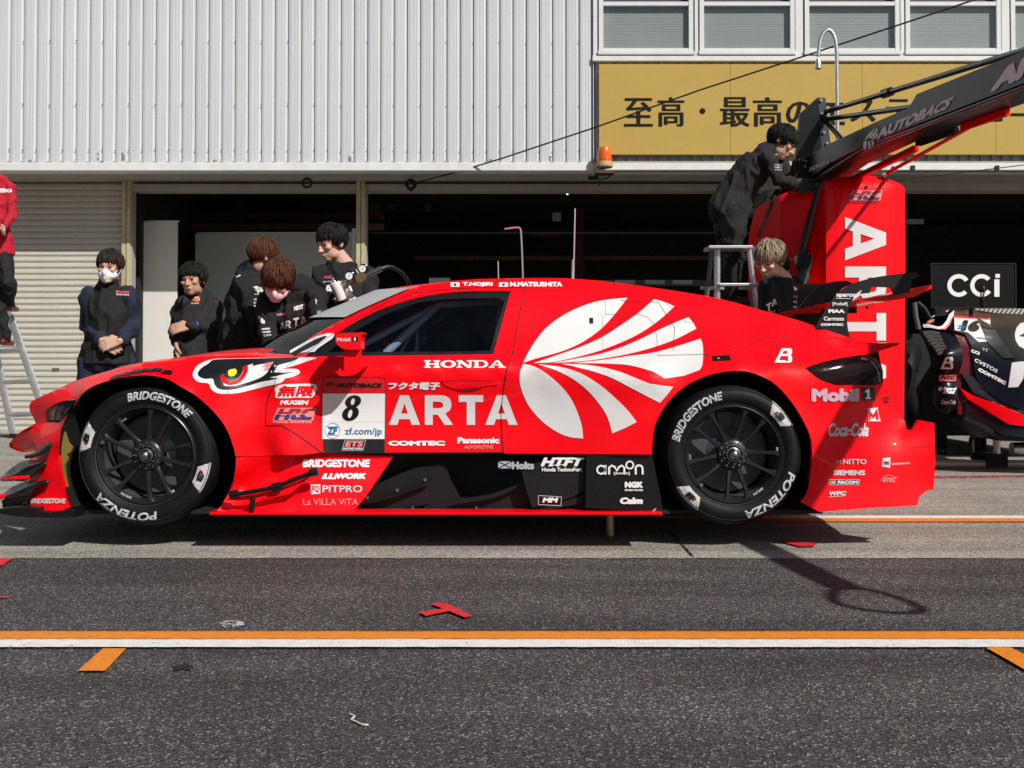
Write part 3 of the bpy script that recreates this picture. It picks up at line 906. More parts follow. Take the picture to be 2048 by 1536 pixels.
# ------------------------------------------------------------------ the racing car (held up on its air jacks)
YC = 0.985                                  # centre plane of the car
car = thing('racing_car', 'bright red and white touring race car number 8 raised on air jacks', 'race car', (0.3, YC, 0))
def smooth(a, b, t):
    t = max(0.0, min(1.0, (t - a) / (b - a)))
    return t * t * (3 - 2 * t)
GRID = []
for gx in range(560, 1301, 74):
    for gy, d0 in ((711, .145), (723, .108), (735, .082), (750, .084), (785, .10), (845, .113), (904, .10)):
        if gx < 590 and gy < 730: continue
        fl = smooth(1060, 1345, gx + (gy - 740) * .45) if gx > 900 else smooth(640, 450, gx - (gy - 740) * .25)
        d = d0 * (1 - fl) + fl * (0.0 if gy > 740 else (.03 + (d0 - .082) * 1.3))
        GRID.append((gx, gy, d))
MAIN = TPS([
 # nose and front fender
 (58, 813, .36), (68, 840, .34), (85, 792, .30), (92, 842, .26), (99, 815, .22), (123, 803, .15), (150, 762, .24), (140, 812, .08), (155, 800, .07),
 (219, 741, .17), (219, 762, .03), (171, 782, .02), (256, 753, .00), (301, 751, .00), (290, 725, .14), (342, 719, .15), (335, 758, .00), (393, 712, .17), (400, 760, .02), (393, 792, .00),
 (444, 708, .19), (444, 740, .06), (440, 812, .00), (460, 870, .00), (472, 918, .01), (495, 705, .22), (533, 705, .25), (520, 735, .10), (520, 790, .07), (500, 860, .04), (540, 905, .07),
 # pillar and roof rail
 (590, 705, .27), (629, 670, .33), (716, 624, .40), (820, 578, .46), (680, 672, .26), (725, 645, .31), (787, 608, .36), (851, 590, .39), (903, 562.5, .47), (948, 575, .41), (1012, 556.7, .48), (1022, 582, .39), (1000, 650, .26),
 # quarter
 (1137, 557, .49), (1205, 562, .49), (1272, 570.5, .49), (1340, 580, .48), (1408, 591, .46), (1466, 604, .44), (1520, 619.6, .40), (1588, 638, .36), (1639, 655, .32), (1700, 675.5, .24), (1727, 685.6, .20), (1798, 687, .20), (1757, 702, .14),
 (1150, 590, .40), (1300, 600, .40), (1400, 620, .37), (1100, 650, .27), (1250, 650, .28), (1400, 660, .27), (1480, 660, .30), (1400, 705, .13), (1500, 690, .20), (1600, 680, .24),
 (1400, 738, .03), (1480, 728, .02), (1560, 720, .05), (1620, 712, .08), (1690, 700, .12),
 (1300, 905, .00), (1311, 850, .00), (1335, 808, .00), (1369, 774, .00), (1413, 752, .00), (1476, 745, .00), (1544, 764, .00), (1578, 797, .00), (1605, 838, .00), (1622, 879, .00), (1623, 929, .01), (1601, 1004, .03),
 # rear bumper
 (1610, 736, .03), (1672, 770, .03), (1750, 740, .09), (1766, 763, .14), (1781, 804, .16), (1700, 800, .06), (1660, 830, .04), (1720, 860, .05), (1811, 845, .17), (1740, 930, .05), (1820, 870, .11), (1869, 846, .10), (1871, 923, .08), (1867, 980, .08), (1835, 1011, .05), (1740, 1016, .03), (1639, 1024, .02), (1680, 950, .045), (1650, 880, .03),
] + GRID, reg=2e-4)

ARCH_F = sm([(150, 1014), (143.5, 1008), (128, 970), (120, 936), (118, 902), (123, 868), (130, 838), (145.6, 815), (171, 782), (205, 765), (256, 753), (301, 751), (335, 758), (359, 772), (393, 792), (427, 823), (451, 854), (465, 888), (472, 922), (465, 963), (444, 1008), (434, 1022)], 4)
i_f0 = min(range(len(ARCH_F)), key=lambda i: abs(ARCH_F[i][0] - 145.6) + abs(ARCH_F[i][1] - 815))
i_f1 = min(range(len(ARCH_F)), key=lambda i: abs(ARCH_F[i][0] - 471.5) + abs(ARCH_F[i][1] - 913))
ARCH_R = sm([(1303, 909), (1310, 851.5), (1334, 807.5), (1368, 774), (1412, 752), (1449, 743.5), (1476, 742), (1503, 745), (1544, 763.5), (1578, 797), (1605, 838), (1622, 879), (1623, 929), (1615, 980), (1601, 1004)], 5)
HOOD = sm([(58, 813), (63, 803), (85, 792), (113, 779), (150, 762), (188, 750), (219, 741), (253, 731), (290, 725), (342, 719), (393, 712), (444, 708), (495, 706.5), (533, 706.5)], 3)
ROOF = sm([(820, 578), (851, 569), (903, 562.5), (948, 558.7), (1012, 556.7), (1075, 556), (1137, 557), (1205, 562), (1272, 570.5), (1340, 580), (1408, 591)], 3)
DECK = sm([(1408, 591), (1466, 604), (1520, 619.6), (1588, 638), (1639, 655), (1700, 675.5), (1727, 684), (1765, 686.5), (1798, 685)], 3)
PILLAR = sm([(582, 707), (629, 670), (716, 624), (820, 578)], 4)
SEAM_F = [(600, 712.5), (587, 723), (554, 747), (549, 766), (537, 794), (532, 817), (531, 849), (533.6, 851.5), (563, 850.5), (596, 870), (644, 905)]
# ---- front fender with nose
OUT = HOOD + [(582, 709)] + [(x - .9, y) for x, y in SEAM_F] + [(606, 909.5)] + ARCH_F[i_f0:i_f1 + 1][::-1] + sm([(155.5, 798), (123, 803), (99, 815), (90.5, 827), (92, 845)], 3) + [(72, 849), (68, 838), (60, 823)]
panel('front_fender', OUT, MAIN, RED, car, cell=11, rim=0.03)
# ---- door with its window opening
WIN = sm([(609.5, 713), (640, 691), (674, 667), (722, 638), (771, 615), (835, 595.5), (899.5, 585), (960, 582)], 4) + [(1021, 582), (986.5, 708.5), (800, 711)]
DOOR_T = sm([(600, 712.5), (622, 699), (680, 659.5), (725.5, 632), (787, 600), (851, 584), (916, 577), (996, 574.5), (1050, 575)], 4)
SEAM_R = [(1050, 575.5), (1036.5, 638), (1024.5, 709), (1014.5, 736), (1009.5, 760), (1004.5, 797), (1001.5, 828), (1006, 904)]
OUT = DOOR_T + SEAM_R[1:] + [(645.5, 905.5)] + [(x + .9, y) for x, y in SEAM_F[::-1][1:-1]]
panel('door', OUT, MAIN, RED, car, holes=[WIN[::-1]], cell=11, rim=0.025)
# ---- pillar and roof rail
OUT = PILLAR[:-1] + ROOF[:13] + [(1048, 556.3), (1050.5, 574)] + [(x, y - .8) for x, y in DOOR_T[::-1][1:]] + [(598, 712)]
panel('roof_rail', OUT, MAIN, RED, car, cell=11, rim=0.02)
# ---- rear quarter, down to the bumper
LIGHT = sm([(1610, 736), (1639, 725.6), (1690, 714), (1737, 708)], 4) + [(1757, 716), (1766, 743), (1766, 763.5), (1750, 770), (1672, 770)] + sm([(1672, 770), (1640, 759), (1610, 736)], 3)[1:-1]
BUMP_E = [(1766, 768), (1781, 804), (1801, 828), (1811, 845), (1813, 858), (1825, 862), (1838, 840), (1869, 846), (1871, 923), (1867, 980), (1855, 980), (1838, 994), (1835, 1011), (1740, 1016), (1639, 1024)]
OUT = [(1049.5, 556.3)] + [p for p in ROOF if p[0] > 1055] + DECK[1:] + [(1798, 690), (1757, 702.5), (1741, 707)] + LIGHT[:13][::-1][0:0] + [(1737, 708.5)] + sm([(1737, 708.5), (1690, 714.5), (1639, 726), (1610, 736.3)], 4)[1:] + sm([(1610, 736.3), (1640, 759.5), (1672, 770.5)], 3)[1:] + [(1750, 770.5), (1766, 765)] + BUMP_E + ARCH_R[::-1] + [(1009, 907)] + [(x + 1.2, y) for x, y in SEAM_R[::-1]]
panel('rear_quarter', OUT, MAIN, RED, car, cell=11, rim=0.03)
# headlight
HL = sm([(155, 799), (123, 803.5), (99, 815.5), (91, 827)], 3) + [(92, 844.5), (123, 840), (137, 820)]
panel('headlight', HL, lambda x, y: MAIN(x, y) + 0.004, glass('headlight_lens', (0.75, 0.78, 0.80), 0.01, 0.55), car, cell=8, rim=0)
hl = panel('headlight_bowl', HL, lambda x, y: MAIN(x, y) + 0.06, M('headlight_bowl', (0.05, 0.05, 0.06), 0.25, metal=0.6), car, cell=8, rim=0)
mark('headlight_trim', [sm([(96, 841), (97, 826), (106, 815), (116, 812), (110, 824), (108, 838)], 3)], lambda x, y: MAIN(x, y) + 0.045, ALU, car, 0, 6)
mark('headlight_trim', [sm([(112, 838), (116, 818), (124, 810), (128, 812), (122, 824), (121, 838)], 3)], lambda x, y: MAIN(x, y) + 0.04, M('dark_red_lamp', (0.12, 0.02, 0.02), 0.2), car, 0, 6)
# tail lamp
panel('tail_light', LIGHT, lambda x, y: MAIN(x, y) + 0.006, M('smoked_lens', (0.010, 0.003, 0.004), 0.08, spec=.25), car, cell=8, rim=0.02)
mark('tail_light_strip', [ribbon(sm([(1722, 716), (1742, 722), (1756, 742), (1760, 764)], 3), 5), ribbon(sm([(1735, 712), (1752, 722), (1763, 742)], 3), 2.5)], lambda x, y: MAIN(x, y) + 0.002, M('tail_strip', (0.14, 0.02, 0.03), 0.1, coat=1.0), car, 0, 6)

# ---- front bumper
BMP = TPS([(160, 800, .03), (135, 838, .03), (118, 902, .02), (128, 970, .02), (150, 1012, .03), (61, 1023, .06), (61, 1000, .07), (62, 965, .10), (60, 930, .12), (75, 905, .14), (100, 870, .10), (118, 845, .10), (72, 857, .24), (40, 870, .34), (20, 891, .43), (20, 900, .43), (45, 903, .34), (70, 900, .18), (95, 890, .08), (92, 846, .22)])
a = cc(CB, (845, 118), (780, 210), (735, 330), (705, 470), (692, 600), (692, 700), (700, 800), (740, 960), (790, 1090), (860, 1255))
OUT = sm(a, 3) + cc(CB, (740, 1300), (600, 1315), (470, 1310), (478, 1272), (362, 1265)) + sm(cc(CB, (355, 1210), (360, 1110), (400, 1050), (340, 965), (370, 900), (350, 700), (430, 595), (410, 520)), 3) + sm(cc(CB, (350, 475), (250, 470), (150, 505), (105, 522)), 3) + sm(cc(CB, (112, 510), (180, 430), (280, 350), (420, 290), (560, 265), (700, 262), (770, 200)), 3)
panel('front_bumper', OUT, BMP, RED, car, cell=8, rim=0.03)
OUT = sm(cc(CB, (105, 524), (150, 507), (250, 472), (350, 477), (405, 520), (428, 592)), 3) + sm(cc(CB, (420, 600), (330, 618), (250, 615), (170, 590), (115, 560)), 3)
panel('bumper_lip', OUT, lambda x, y: BMP(x, y) + 0.012, RED, car, cell=8, rim=0.08)
# dive planes: blades that stand out in front of the bumper side
BLADE = M('black_blade', (0.010, 0.009, 0.009), 0.35, coat=0.2)
def blade(top, bot, Y0, Y1, mat=BLADE, th=0.012, name='dive_plane'):
    """blade between an inner edge (on the body, depth Y0) and an outer edge (depth Y1)"""
    A = sm(top, 4); B = sm(bot, 4)
    n = min(len(A), len(B))
    V = [PX(*A[i * (len(A) - 1) // (n - 1)], Y0) for i in range(n)] + [PX(*B[i * (len(B) - 1) // (n - 1)], Y1) for i in range(n)]
    F = [(i, i + 1, n + i + 1, n + i) for i in range(n - 1)]
    o = mesh(name, V, F, mat, car, angle=40)
    m = o.modifiers.new('thickness', 'SOLIDIFY'); m.thickness = th; m.offset = 0
    return o
blade(cc(CB, (290, 668), (420, 628), (540, 520), (610, 500)), cc(CB, (292, 678), (430, 662), (560, 590), (618, 540)), .05, -.02)
blade(cc(CB, (10, 935), (100, 850), (250, 745), (420, 715), (552, 712)), cc(CB, (12, 945), (150, 942), (320, 940), (430, 830), (552, 742)), .12, .0)
blade(cc(CB, (40, 1125), (150, 1040), (300, 975), (480, 940), (572, 912)), cc(CB, (50, 1165), (240, 1140), (360, 1110), (440, 1010), (575, 970)), .12, .0)
blade(cc(CB, (10, 940), (150, 905), (300, 895), (340, 890)), cc(CB, (10, 946), (150, 944), (310, 940), (345, 930)), -.012, -.014, RED, 0.006)
blade(cc(CB, (-30, 1125), (20, 1112), (60, 1110)), cc(CB, (-30, 1165), (10, 1165), (50, 1150)), .02, .0, RED, 0.008)
# splitter and the brackets above it
plate('splitter', cc(CB, (-60, 1300), (0, 1290), (150, 1275), (460, 1275), (470, 1322), (600, 1328), (760, 1308), (885, 1280), (890, 1390), (400, 1390), (150, 1370), (-60, 1330)), -0.02, 0.5, CARB, car)
plate('splitter_bracket', cc(CB, (20, 1180), (130, 1160), (250, 1145), (350, 1130), (352, 1268), (150, 1280), (30, 1270)), 0.16, 0.05, BLK, car)
mark('splitter_bracket', [circle(*CB(300, 1232), 7, 5, 16)], 0.155, GREYP, car, 0, None)
# wheel arch liners
def liner(arch, depth, name='wheel_arch', y0=0.022):
    V, F = [], []
    n = len(arch)
    for j, d in enumerate((y0, depth)):
        V += [PX(x, y, y0) + Vector((0, d - y0, 0)) for x, y in arch]
    for i in range(n - 1):
        F.append((i, i + 1, n + i + 1, n + i))
    b = len(V)
    F.append(tuple(range(n, 2 * n)))
    return mesh(name, V, F, LINER, car)
liner(ARCH_F, 0.62); liner(ARCH_R, 0.62)
brace = cc(CB, (745, 330), (800, 500), (850, 560), (830, 620), (790, 640), (800, 700), (760, 770), (770, 900), (800, 1050), (885, 1270), (860, 1255), (790, 1090), (742, 960), (702, 800), (694, 700), (694, 600), (707, 470))
panel('arch_edge', brace, 0.05, M('bare_kevlar', (0.20, 0.15, 0.03), 0.5, var=0.15, vscale=30), car, cell=None, rim=0.02)
# arch extension louvres on top of the fender
for k in range(6):
    f = k / 5
    x = 660 + 300 * f; y = 572 - 46 * math.sin(f * 1.9) + (10 if k == 5 else 0)
    a = cc(C1, (x - 22, y + 8), (x + 8, y - 14), (x + 46, y - 20 + 14 * f), (x + 40, y - 4 + 16 * f), (x + 10, y + 2 + 6 * f))
    plate('fender_louvre', sm(a, 3, True), 0.0, 0.03, CARB, car, D=lambda x, y: MAIN(x, y) - 0.012)

# ---- front part of the side skirt
SK = TPS([(471, 912, .02), (540, 911, .07), (606, 910, .12), (700, 908, .13), (787, 912, .13), (434, 1021, .00), (520, 1022, .005), (590, 1024, .01), (709, 1022, .05), (472, 950, .03), (480, 965, .10), (560, 962, .11), (620, 955, .07), (560, 990, .05), (606, 960, .06), (700, 960, .07), (640, 1000, .03)])
OUT = [p for p in ARCH_F[i_f1 + 1:]] + [(600, 1025), (709, 1020)] + sm([(709, 1020), (737, 985), (787, 912)], 3)[1:] + [(645, 907), (606, 911), (472, 914)]
panel('skirt_front', OUT, SK, RED, car, cell=10, rim=0.04)
# bent deflector with its clamps
pts = [PX(*p, Y) for p, Y in zip(sm(cc(C2, (200, 1395), (330, 1375), (470, 1345), (600, 1295), (715, 1250)), 4), [-.03 + .0 * i for i in range(17)])]
tube('deflector', pts, 0.011, CARB, car, 8)
bm = bmesh.new()
for x, y in ((210, 1393), (475, 1345), (705, 1255)):
    p = PX(*C2(x, y), -.03); add_tube(bm, [p + Vector((-.02, 0, -.004)), p + Vector((.02, 0, .004))], 0.02, 8)
o = bobj('deflector_clamp', bm, CARB, car); o['kind'] = 'stuff'
OUT = cc(C2, (160, 1428), (200, 1412), (350, 1392), (475, 1362), (600, 1318), (700, 1268), (560, 1390), (420, 1420), (300, 1432))
plate('deflector_plate', OUT, -0.012, 0.012, RED, car)
tube('deflector_stay', [PX(*C2(328, 1415), -.02), PX(*C2(320, 1500), -.02)], 0.013, CARB, car, 8)
# red edge of the floor
zf = PX(0, 1030, -0.03).z
bm = bmesh.new()
a = PX(419, 1031, -0.03); b = PX(1325, 1028, -0.03)
add_box(bm, (a.x, -0.03, zf - .004), (b.x, 0.10, zf + .012))
bmesh.ops.bevel(bm, geom=[e for e in bm.edges if all(v.co.y < 0 for v in e.verts)], offset=0.007, segments=3, affect='EDGES')
bobj('floor_edge', bm, RED, car, angle=40)
a = PX(125, 0, .1); b = PX(1640, 0, .1)
box('floor_panel', (a.x, 0.105, zf - .012), (b.x, 2 * YC - 0.1, zf + .006), DARK, car)
# ---- black duct in the side
YD = 0.20
DUCT = [(700, 1026), (709, 1012), (737, 980), (787, 905), (1010, 902), (1303, 904), (1306, 1026)]
panel('side_duct', DUCT, TPS([(787, 906, .28), (700, 1020, .26), (900, 960, .34), (1000, 907, .30), (1060, 960, .22), (1170, 960, .11), (1300, 960, .03), (1300, 1020, .03), (1170, 1020, .10), (1000, 1020, .25), (1300, 907, .05), (1175, 907, .12)]), CARB, car, cell=12, rim=0)
FIN = M('duct_fin', (0.010, 0.010, 0.0105), 0.45, spec=.3)
def fin(pts, Y, name='duct_fin', mat=FIN, th=0.012):
    return plate(name, sm(pts, 3, False), Y, th, mat, car)
fin(cc(C2, (985, 1440), (1010, 1400), (1100, 1330), (1250, 1262), (1330, 1232), (1400, 1220), (1512, 1218), (1560, 1310), (1615, 1420), (1560, 1440), (1450, 1445), (1330, 1470), (1150, 1485), (960, 1490)), 0.16)
fin(cc(C2, (990, 1412), (1080, 1400), (1230, 1368), (1340, 1325), (1440, 1292), (1430, 1310), (1340, 1350), (1230, 1395), (1100, 1440), (990, 1450)), 0.11, mat=CARB)
fin(cc(C3, (60, 1350), (150, 1340), (270, 1315), (430, 1255), (430, 1268), (300, 1330), (180, 1362), (70, 1372), (0, 1375)), 0.10)
fin(cc(C3, (-150, 1395), (0, 1372), (120, 1368), (250, 1345), (440, 1262), (480, 1390), (350, 1412), (100, 1415), (-150, 1418)), 0.14)
fin(cc(C3, (520, 1410), (600, 1385), (700, 1355), (820, 1320), (920, 1303), (945, 1312), (860, 1350), (740, 1385), (600, 1415)), 0.07)
fin(cc(C3, (440, 1262), (430, 1180), (510, 1140), (800, 1110), (800, 1300), (520, 1400), (480, 1390)), 0.06, name='duct_panel')
plate('duct_rear_panel', cc(C3, (805, 1093), (1195, 1095), (1262, 1428), (1150, 1425), (800, 1405)), 0.02, 0.02, CARB, car)
mark('duct_rear_trim', [cc(C3, (1150, 1100), (1153, 1100), (1153, 1420), (1150, 1420))], 0.018, DARK, car, 0, None)
mark('tow_arrow', [cc(C3, (1192, 1425), (1218, 1403), (1215, 1418), (1200, 1428))], 0.016, PINK, car, 0, None)
bm = bmesh.new()
for x, y in ((1040, 1412), (1225, 1366), (1398, 1302)):
    p = PX(*C2(x, y), 0.105); add_cyl(bm, p, p + Vector((0, -.006, 0)), 0.008, n=10)
for x in (1320, 1715):
    p = PX(*C2(x, 1482), 0.02); add_cyl(bm, p + Vector((0, 0, 0)), p + Vector((0, 0, .012)), 0.006, n=6)
o = bobj('rivet', bm, STEEL, car); o['kind'] = 'stuff'
# air jack foot
lathe('air_jack', Vector((PX(1218, 0, .36).x, .36, 0.006)), [(0.028, 0), (0.03, 0.006), (0.022, 0.012), (0.0215, 0.2)], M('jack_brass', (0.32, 0.27, 0.15), 0.35, metal=0.7), car)
lathe('air_jack', Vector((PX(1218, 0, .36).x, 2 * YC - .36, 0.006)), [(0.028, 0), (0.03, 0.006), (0.022, 0.012), (0.0215, 0.2)], ALU, car)
lathe('air_jack', Vector((PX(240, 0, .9).x, YC, 0.006)), [(0.028, 0), (0.03, 0.006), (0.022, 0.012), (0.0215, 0.2)], ALU, car)

# ---- top surfaces, bridged across the car
def P3(pts, D=MAIN):
    xs = [p[0] for p in pts]; ys = [p[1] for p in pts]
    return [PX(x, y, d) for x, y, d in zip(xs, ys, D(xs, ys))]
def bridge(name, A, mat, n=14, crown=0.0, dx=0.0, angle=40, dxs=None, v0=0.0, v1=1.0):
    V, F = [], []
    for i, p in enumerate(A):
        for k in range(n + 1):
            v = v0 + (v1 - v0) * k / n
            s = 1 - (2 * v - 1) ** 2
            q = Vector((p.x, p.y + (2 * YC - 2 * p.y) * v, p.z))
            q.z += (crown[i] if isinstance(crown, list) else crown) * s
            q.x += (dxs[i] if dxs else dx) * s
            V.append(q)
    m = n + 1
    for i in range(len(A) - 1):
        for k in range(n):
            F.append((i * m + k, i * m + k + 1, (i + 1) * m + k + 1, (i + 1) * m + k))
    return mesh(name, V, F, mat, car, angle=angle)
Hd = P3(HOOD)
bridge('bonnet', Hd, RED, crown=[0.01 + 0.035 * i / len(Hd) for i in range(len(Hd))], dxs=[-0.13 * (1 - i / (len(Hd) - 1)) ** 2 for i in range(len(Hd))])
Pl = P3(PILLAR)
n_ = len(Pl)
WS = glass('windscreen_glass', (0.02, 0.024, 0.03), 0.02, 0.42)
bridge('windscreen', Pl, WS, n=18, dxs=[-0.34 + 0.10 * i / (n_ - 1) for i in range(n_)], crown=0.012)
bridge('windscreen_banner', [p + Vector((-.006, 0, .004)) for p in Pl[-6:]], M('banner_grey', (0.42, 0.43, 0.43), 0.35), n=18, dxs=[(-0.34 + 0.10 * i / (n_ - 1)) - .004 for i in range(n_ - 6, n_)], crown=0.016)
cowl = [Hd[-1], Pl[0]]
bridge('cowl', [Hd[-1] + Vector((0, 0, .0)), Pl[0]], BLKV, dxs=[0, -0.34], crown=[.045, .012])
Rf = P3(ROOF)
bridge('roof', Rf, RED, crown=[.016] + [0.02] * (len(Rf) - 1), dxs=[-.24 * max(0, 1 - i / 8) ** 1.5 for i in range(len(Rf))])
Dk = P3(DECK)
bridge('rear_window', Dk[:11], glass('rear_glass', (0.10, 0.11, 0.12), 0.02, 1.1), crown=0.012)
bridge('rear_deck', Dk[10:], RED, crown=[0.012] + [0.01] * (len(Dk) - 11))
TAIL = [(1798, 685), (1798, 690), (1757, 702.5), (1760, 720), (1766, 743), (1766, 768), (1781, 804), (1801, 828), (1811, 845), (1813, 870), (1811, 940), (1790, 1012)]
bridge('tail_panel', P3(TAIL), RED, dxs=[.10] * 5 + [.08] * 7)
NOSE = P3([(58, 813), (60, 823), (68, 838), (72, 849)]) + [PX(70, 857, .28)]
bridge('nose_panel', NOSE, RED, dxs=[-.13] * 5)
LIP = [PX(*CB(380, 300), .24), PX(*CB(180, 430), .37), PX(*CB(110, 518), .43), PX(*CB(115, 560), .43), PX(*CB(250, 615), .34)]
bridge('bumper_lip', LIP, RED, dxs=[-.14, -.11, -.09, -.09, -.09])
bridge('grille', [PX(95, 905, .4), PX(110, 1005, .4)], DARK, dxs=[-.2, -.2])
# inner tub: keeps light out of the body
bm = bmesh.new()
a, b = PX(480, 910, .3), PX(1290, 720, .3)
add_box(bm, (a.x, 0.36, zf + .01), (b.x, 2 * YC - .36, PX(0, 730, .3).z))
bobj('cockpit_tub', bm, DARK, car)
box('bulkhead', (PX(1075, 0, .5).x, 0.5, zf + .02), (PX(1090, 0, .5).x, 2 * YC - .5, PX(0, 575, .5).z), DARK, car)

# ---- far side: the same panels mirrored
for nm in ('front_fender', 'door', 'roof_rail', 'rear_quarter', 'front_bumper', 'skirt_front', 'side_duct', 'wheel_arch', 'tail_light', 'floor_edge', 'duct_rear_panel', 'splitter', 'headlight_bowl'):
    for o in [c for c in list(car.children) if c.name.split('.')[0] == nm]:
        m2 = o.data.copy()
        for v in m2.vertices:
            v.co.y = 2 * YC - v.co.y
        m2.flip_normals()
        q = bpy.data.objects.new(nm, m2); link(q, car)

# ---- windows and cockpit
GL = glass('side_glass', (0.66, 0.74, 0.84), 0.01, 1.0)
def Dwin(x, y): return MAIN(x, y) + 0.012
pane = panel('side_window', WIN, Dwin, GL, car, cell=14, rim=0)
q = pane.data.copy()
for v in q.vertices: v.co.y = 2 * YC - v.co.y
qo = bpy.data.objects.new('side_window', q); link(qo, car)
# dark printed border of the glass
inner = sm(cc(C2, (800, 510), (900, 420), (1050, 330), (1200, 255), (1350, 205), (1550, 180), (1850, 175)), 4) + cc(C2, (1890, 195), (1800, 500), (1640, 505), (1100, 508))
mark('window_border', [(WIN, [inner[::-1]])], Dwin, BLKV, car, 0.002, 14)
CAGE = M('cage_grey', (0.42, 0.46, 0.52), 0.45)
def cp(x, y, Y): return PX(*C2(x, y), Y)
bm = bmesh.new()
for pts, r in (([cp(1150, 520, .55), cp(1480, 215, .62)], .022), ([cp(1330, 520, .9), cp(1590, 180, .9)], .02), ([cp(1480, 215, .62), cp(1900, 195, .66)], .02),
               ([cp(1880, 195, .66), cp(1830, 520, .6)], .022), ([cp(1480, 215, .62), cp(1000, 470, .55)], .018), ([cp(1640, 350, 1.3), cp(1890, 350, 1.3)], .014),
               ([cp(1150, 520, 1.42), cp(1480, 215, 1.36)], .02), ([cp(1240, 520, .7), cp(1350, 330, .75), cp(1345, 520, .75)], .012)):
    add_tube(bm, pts, r, 8)
o = bobj('roll_cage', bm, CAGE, car, angle=50)
bm = bmesh.new()
add_tube(bm, [cp(1560, 600, .75), cp(1600, 420, .78), cp(1640, 340, .8)], [.2, .17, .10], 12, flat=(1, .8))
add_ell(bm, cp(1610, 400, .8), (.09, .16, .14))
bobj('seat', bm, DARK, car, smooth=True)
box('dashboard', (cp(1000, 500, .6).x, .55, cp(0, 520, .6).z), (cp(1130, 500, .6).x, 1.4, cp(0, 450, .6).z), DARK, car, .02)
mark('cockpit_box', [cc(C2, (1380, 420), (1500, 418), (1505, 500), (1385, 505))], .7, M('cockpit_grey', (0.09, 0.11, 0.14), 0.5), car, 0, None)
plate('cockpit_pad', cc(C2, (1120, 440), (1140, 432), (1190, 455), (1175, 485), (1140, 470)), .72, .03, RED, car)
plate('far_window_view', cc(C2, (1655, 388), (1660, 378), (1735, 372), (1810, 365), (1815, 400), (1800, 455), (1730, 452), (1720, 405)), 1.3, .02, M('bright_view', (0.75, 0.74, 0.70), 0.6), car)  # flat pale plate standing in for the bright view through the far window

# ---- door mirror
DM = -0.10
hs = sm(cc(CW, (775, 1000), (790, 930), (850, 905), (1000, 905)), 3) + sm(cc(CW, (1000, 903), (1180, 895), (1232, 888), (1255, 915)), 3) + cc(CW, (1212, 935), (1205, 1170), (1190, 1190)) + sm(cc(CW, (1190, 1192), (1000, 1185), (930, 1180), (850, 1140), (790, 1080), (775, 1000)), 3)[:-1]
plate('mirror_housing', hs, DM, 0.13, RED, car)
plate('mirror_stalk', cc(CW, (920, 1170), (1205, 1180), (1212, 1400), (1200, 1475), (1270, 1470), (1150, 1590), (1000, 1640), (850, 1640), (770, 1560), (920, 1540)), DM + .03, 0.02, RED, car)
plate('mirror_base', cc(CW, (850, 1500), (1200, 1480), (1290, 1460), (1150, 1585), (980, 1630), (800, 1600)), DM + .052, 0.17, RED, car)
text('lettering', 'Mobil', *CW(800, 985), *CW(1030, 1050), DM, M('mobil_pale', (0.75, 0.5, 0.55), 0.4), car, bold=.045, lift=.002)
mark('logo', [cc(CW, (1060, 968), (1160, 963), (1160, 1045), (1060, 1048))], DM, BLKV, car, .0015, None)
text('lettering', '1', *CW(1092, 978), *CW(1120, 1038), DM, WHT, car, bold=.06, lift=.003)

# ---- rear wing
NECK = M('wing_black', (0.010, 0.009, 0.010), 0.45, spec=.3)
near = sm(cc(C4, (985, 340), (1005, 300), (1040, 240), (1080, 180), (1120, 130), (1190, 85), (1290, 52), (1400, 32), (1500, 20), (1560, 12)), 3) + cc(C4, (1582, 20), (1588, 40), (1545, 60), (1536, 134), (1446, 146), (1434, 118), (1420, 102), (1310, 98), (1300, 135), (1245, 140), (1262, 112)) + sm(cc(C4, (1250, 118), (1215, 145), (1190, 190), (1172, 240), (1165, 300), (1170, 350), (1182, 402)), 3)
far = sm(cc(C4, (845, 292), (880, 228), (930, 160), (1000, 95), (1080, 70), (1160, 62)), 3) + cc(C4, (1200, 80)) + sm(cc(C4, (1140, 105), (1090, 160), (1040, 235), (1010, 290), (985, 345)), 3)
plate('wing_stay', near, 0.30, 0.02, NECK, car)
plate('wing_stay', far, 1.64, 0.02, NECK, car)
def wing_el(name, prof, Y0, Y1, mat, n=1):
    V, F = [], []
    m = len(prof)
    for Y in (Y0, Y1):
        V += [Vector((p.x, Y, p.z)) for p in prof]
    for i in range(m):
        F.append((i, (i + 1) % m, m + (i + 1) % m, m + i))
    F.append(tuple(range(m))[::-1]); F.append(tuple(range(m, 2 * m)))
    return mesh(name, V, F, mat, car, angle=30)
pr = [PX(*C4(x, y), .37) for x, y in ((1040, 196), (1100, 184), (1190, 186), (1250, 172), (1400, 148), (1540, 125), (1658, 88), (1662, 108), (1560, 158), (1400, 184), (1250, 192))]
wing_el('wing_plane', pr, 0.36, 2 * YC - 0.08, RED)
plate('wing_endplate', cc(C4, (1450, 45), (1530, 35), (1534, 134), (1446, 146), (1452, 60)), 0.33, 0.015, NECK, car)
plate('wing_endplate', cc(C4, (875, 82), (1075, 82), (1000, 200), (870, 280)), 2 * YC - .07, 0.012, M('endplate_dark', (0.02, 0.012, 0.014), 0.4), car)
plate('wing_arrow', cc(C4, (1020, 205), (1222, 205), (1222, 255), (1010, 255)), 1.0, .01, DARK, car)

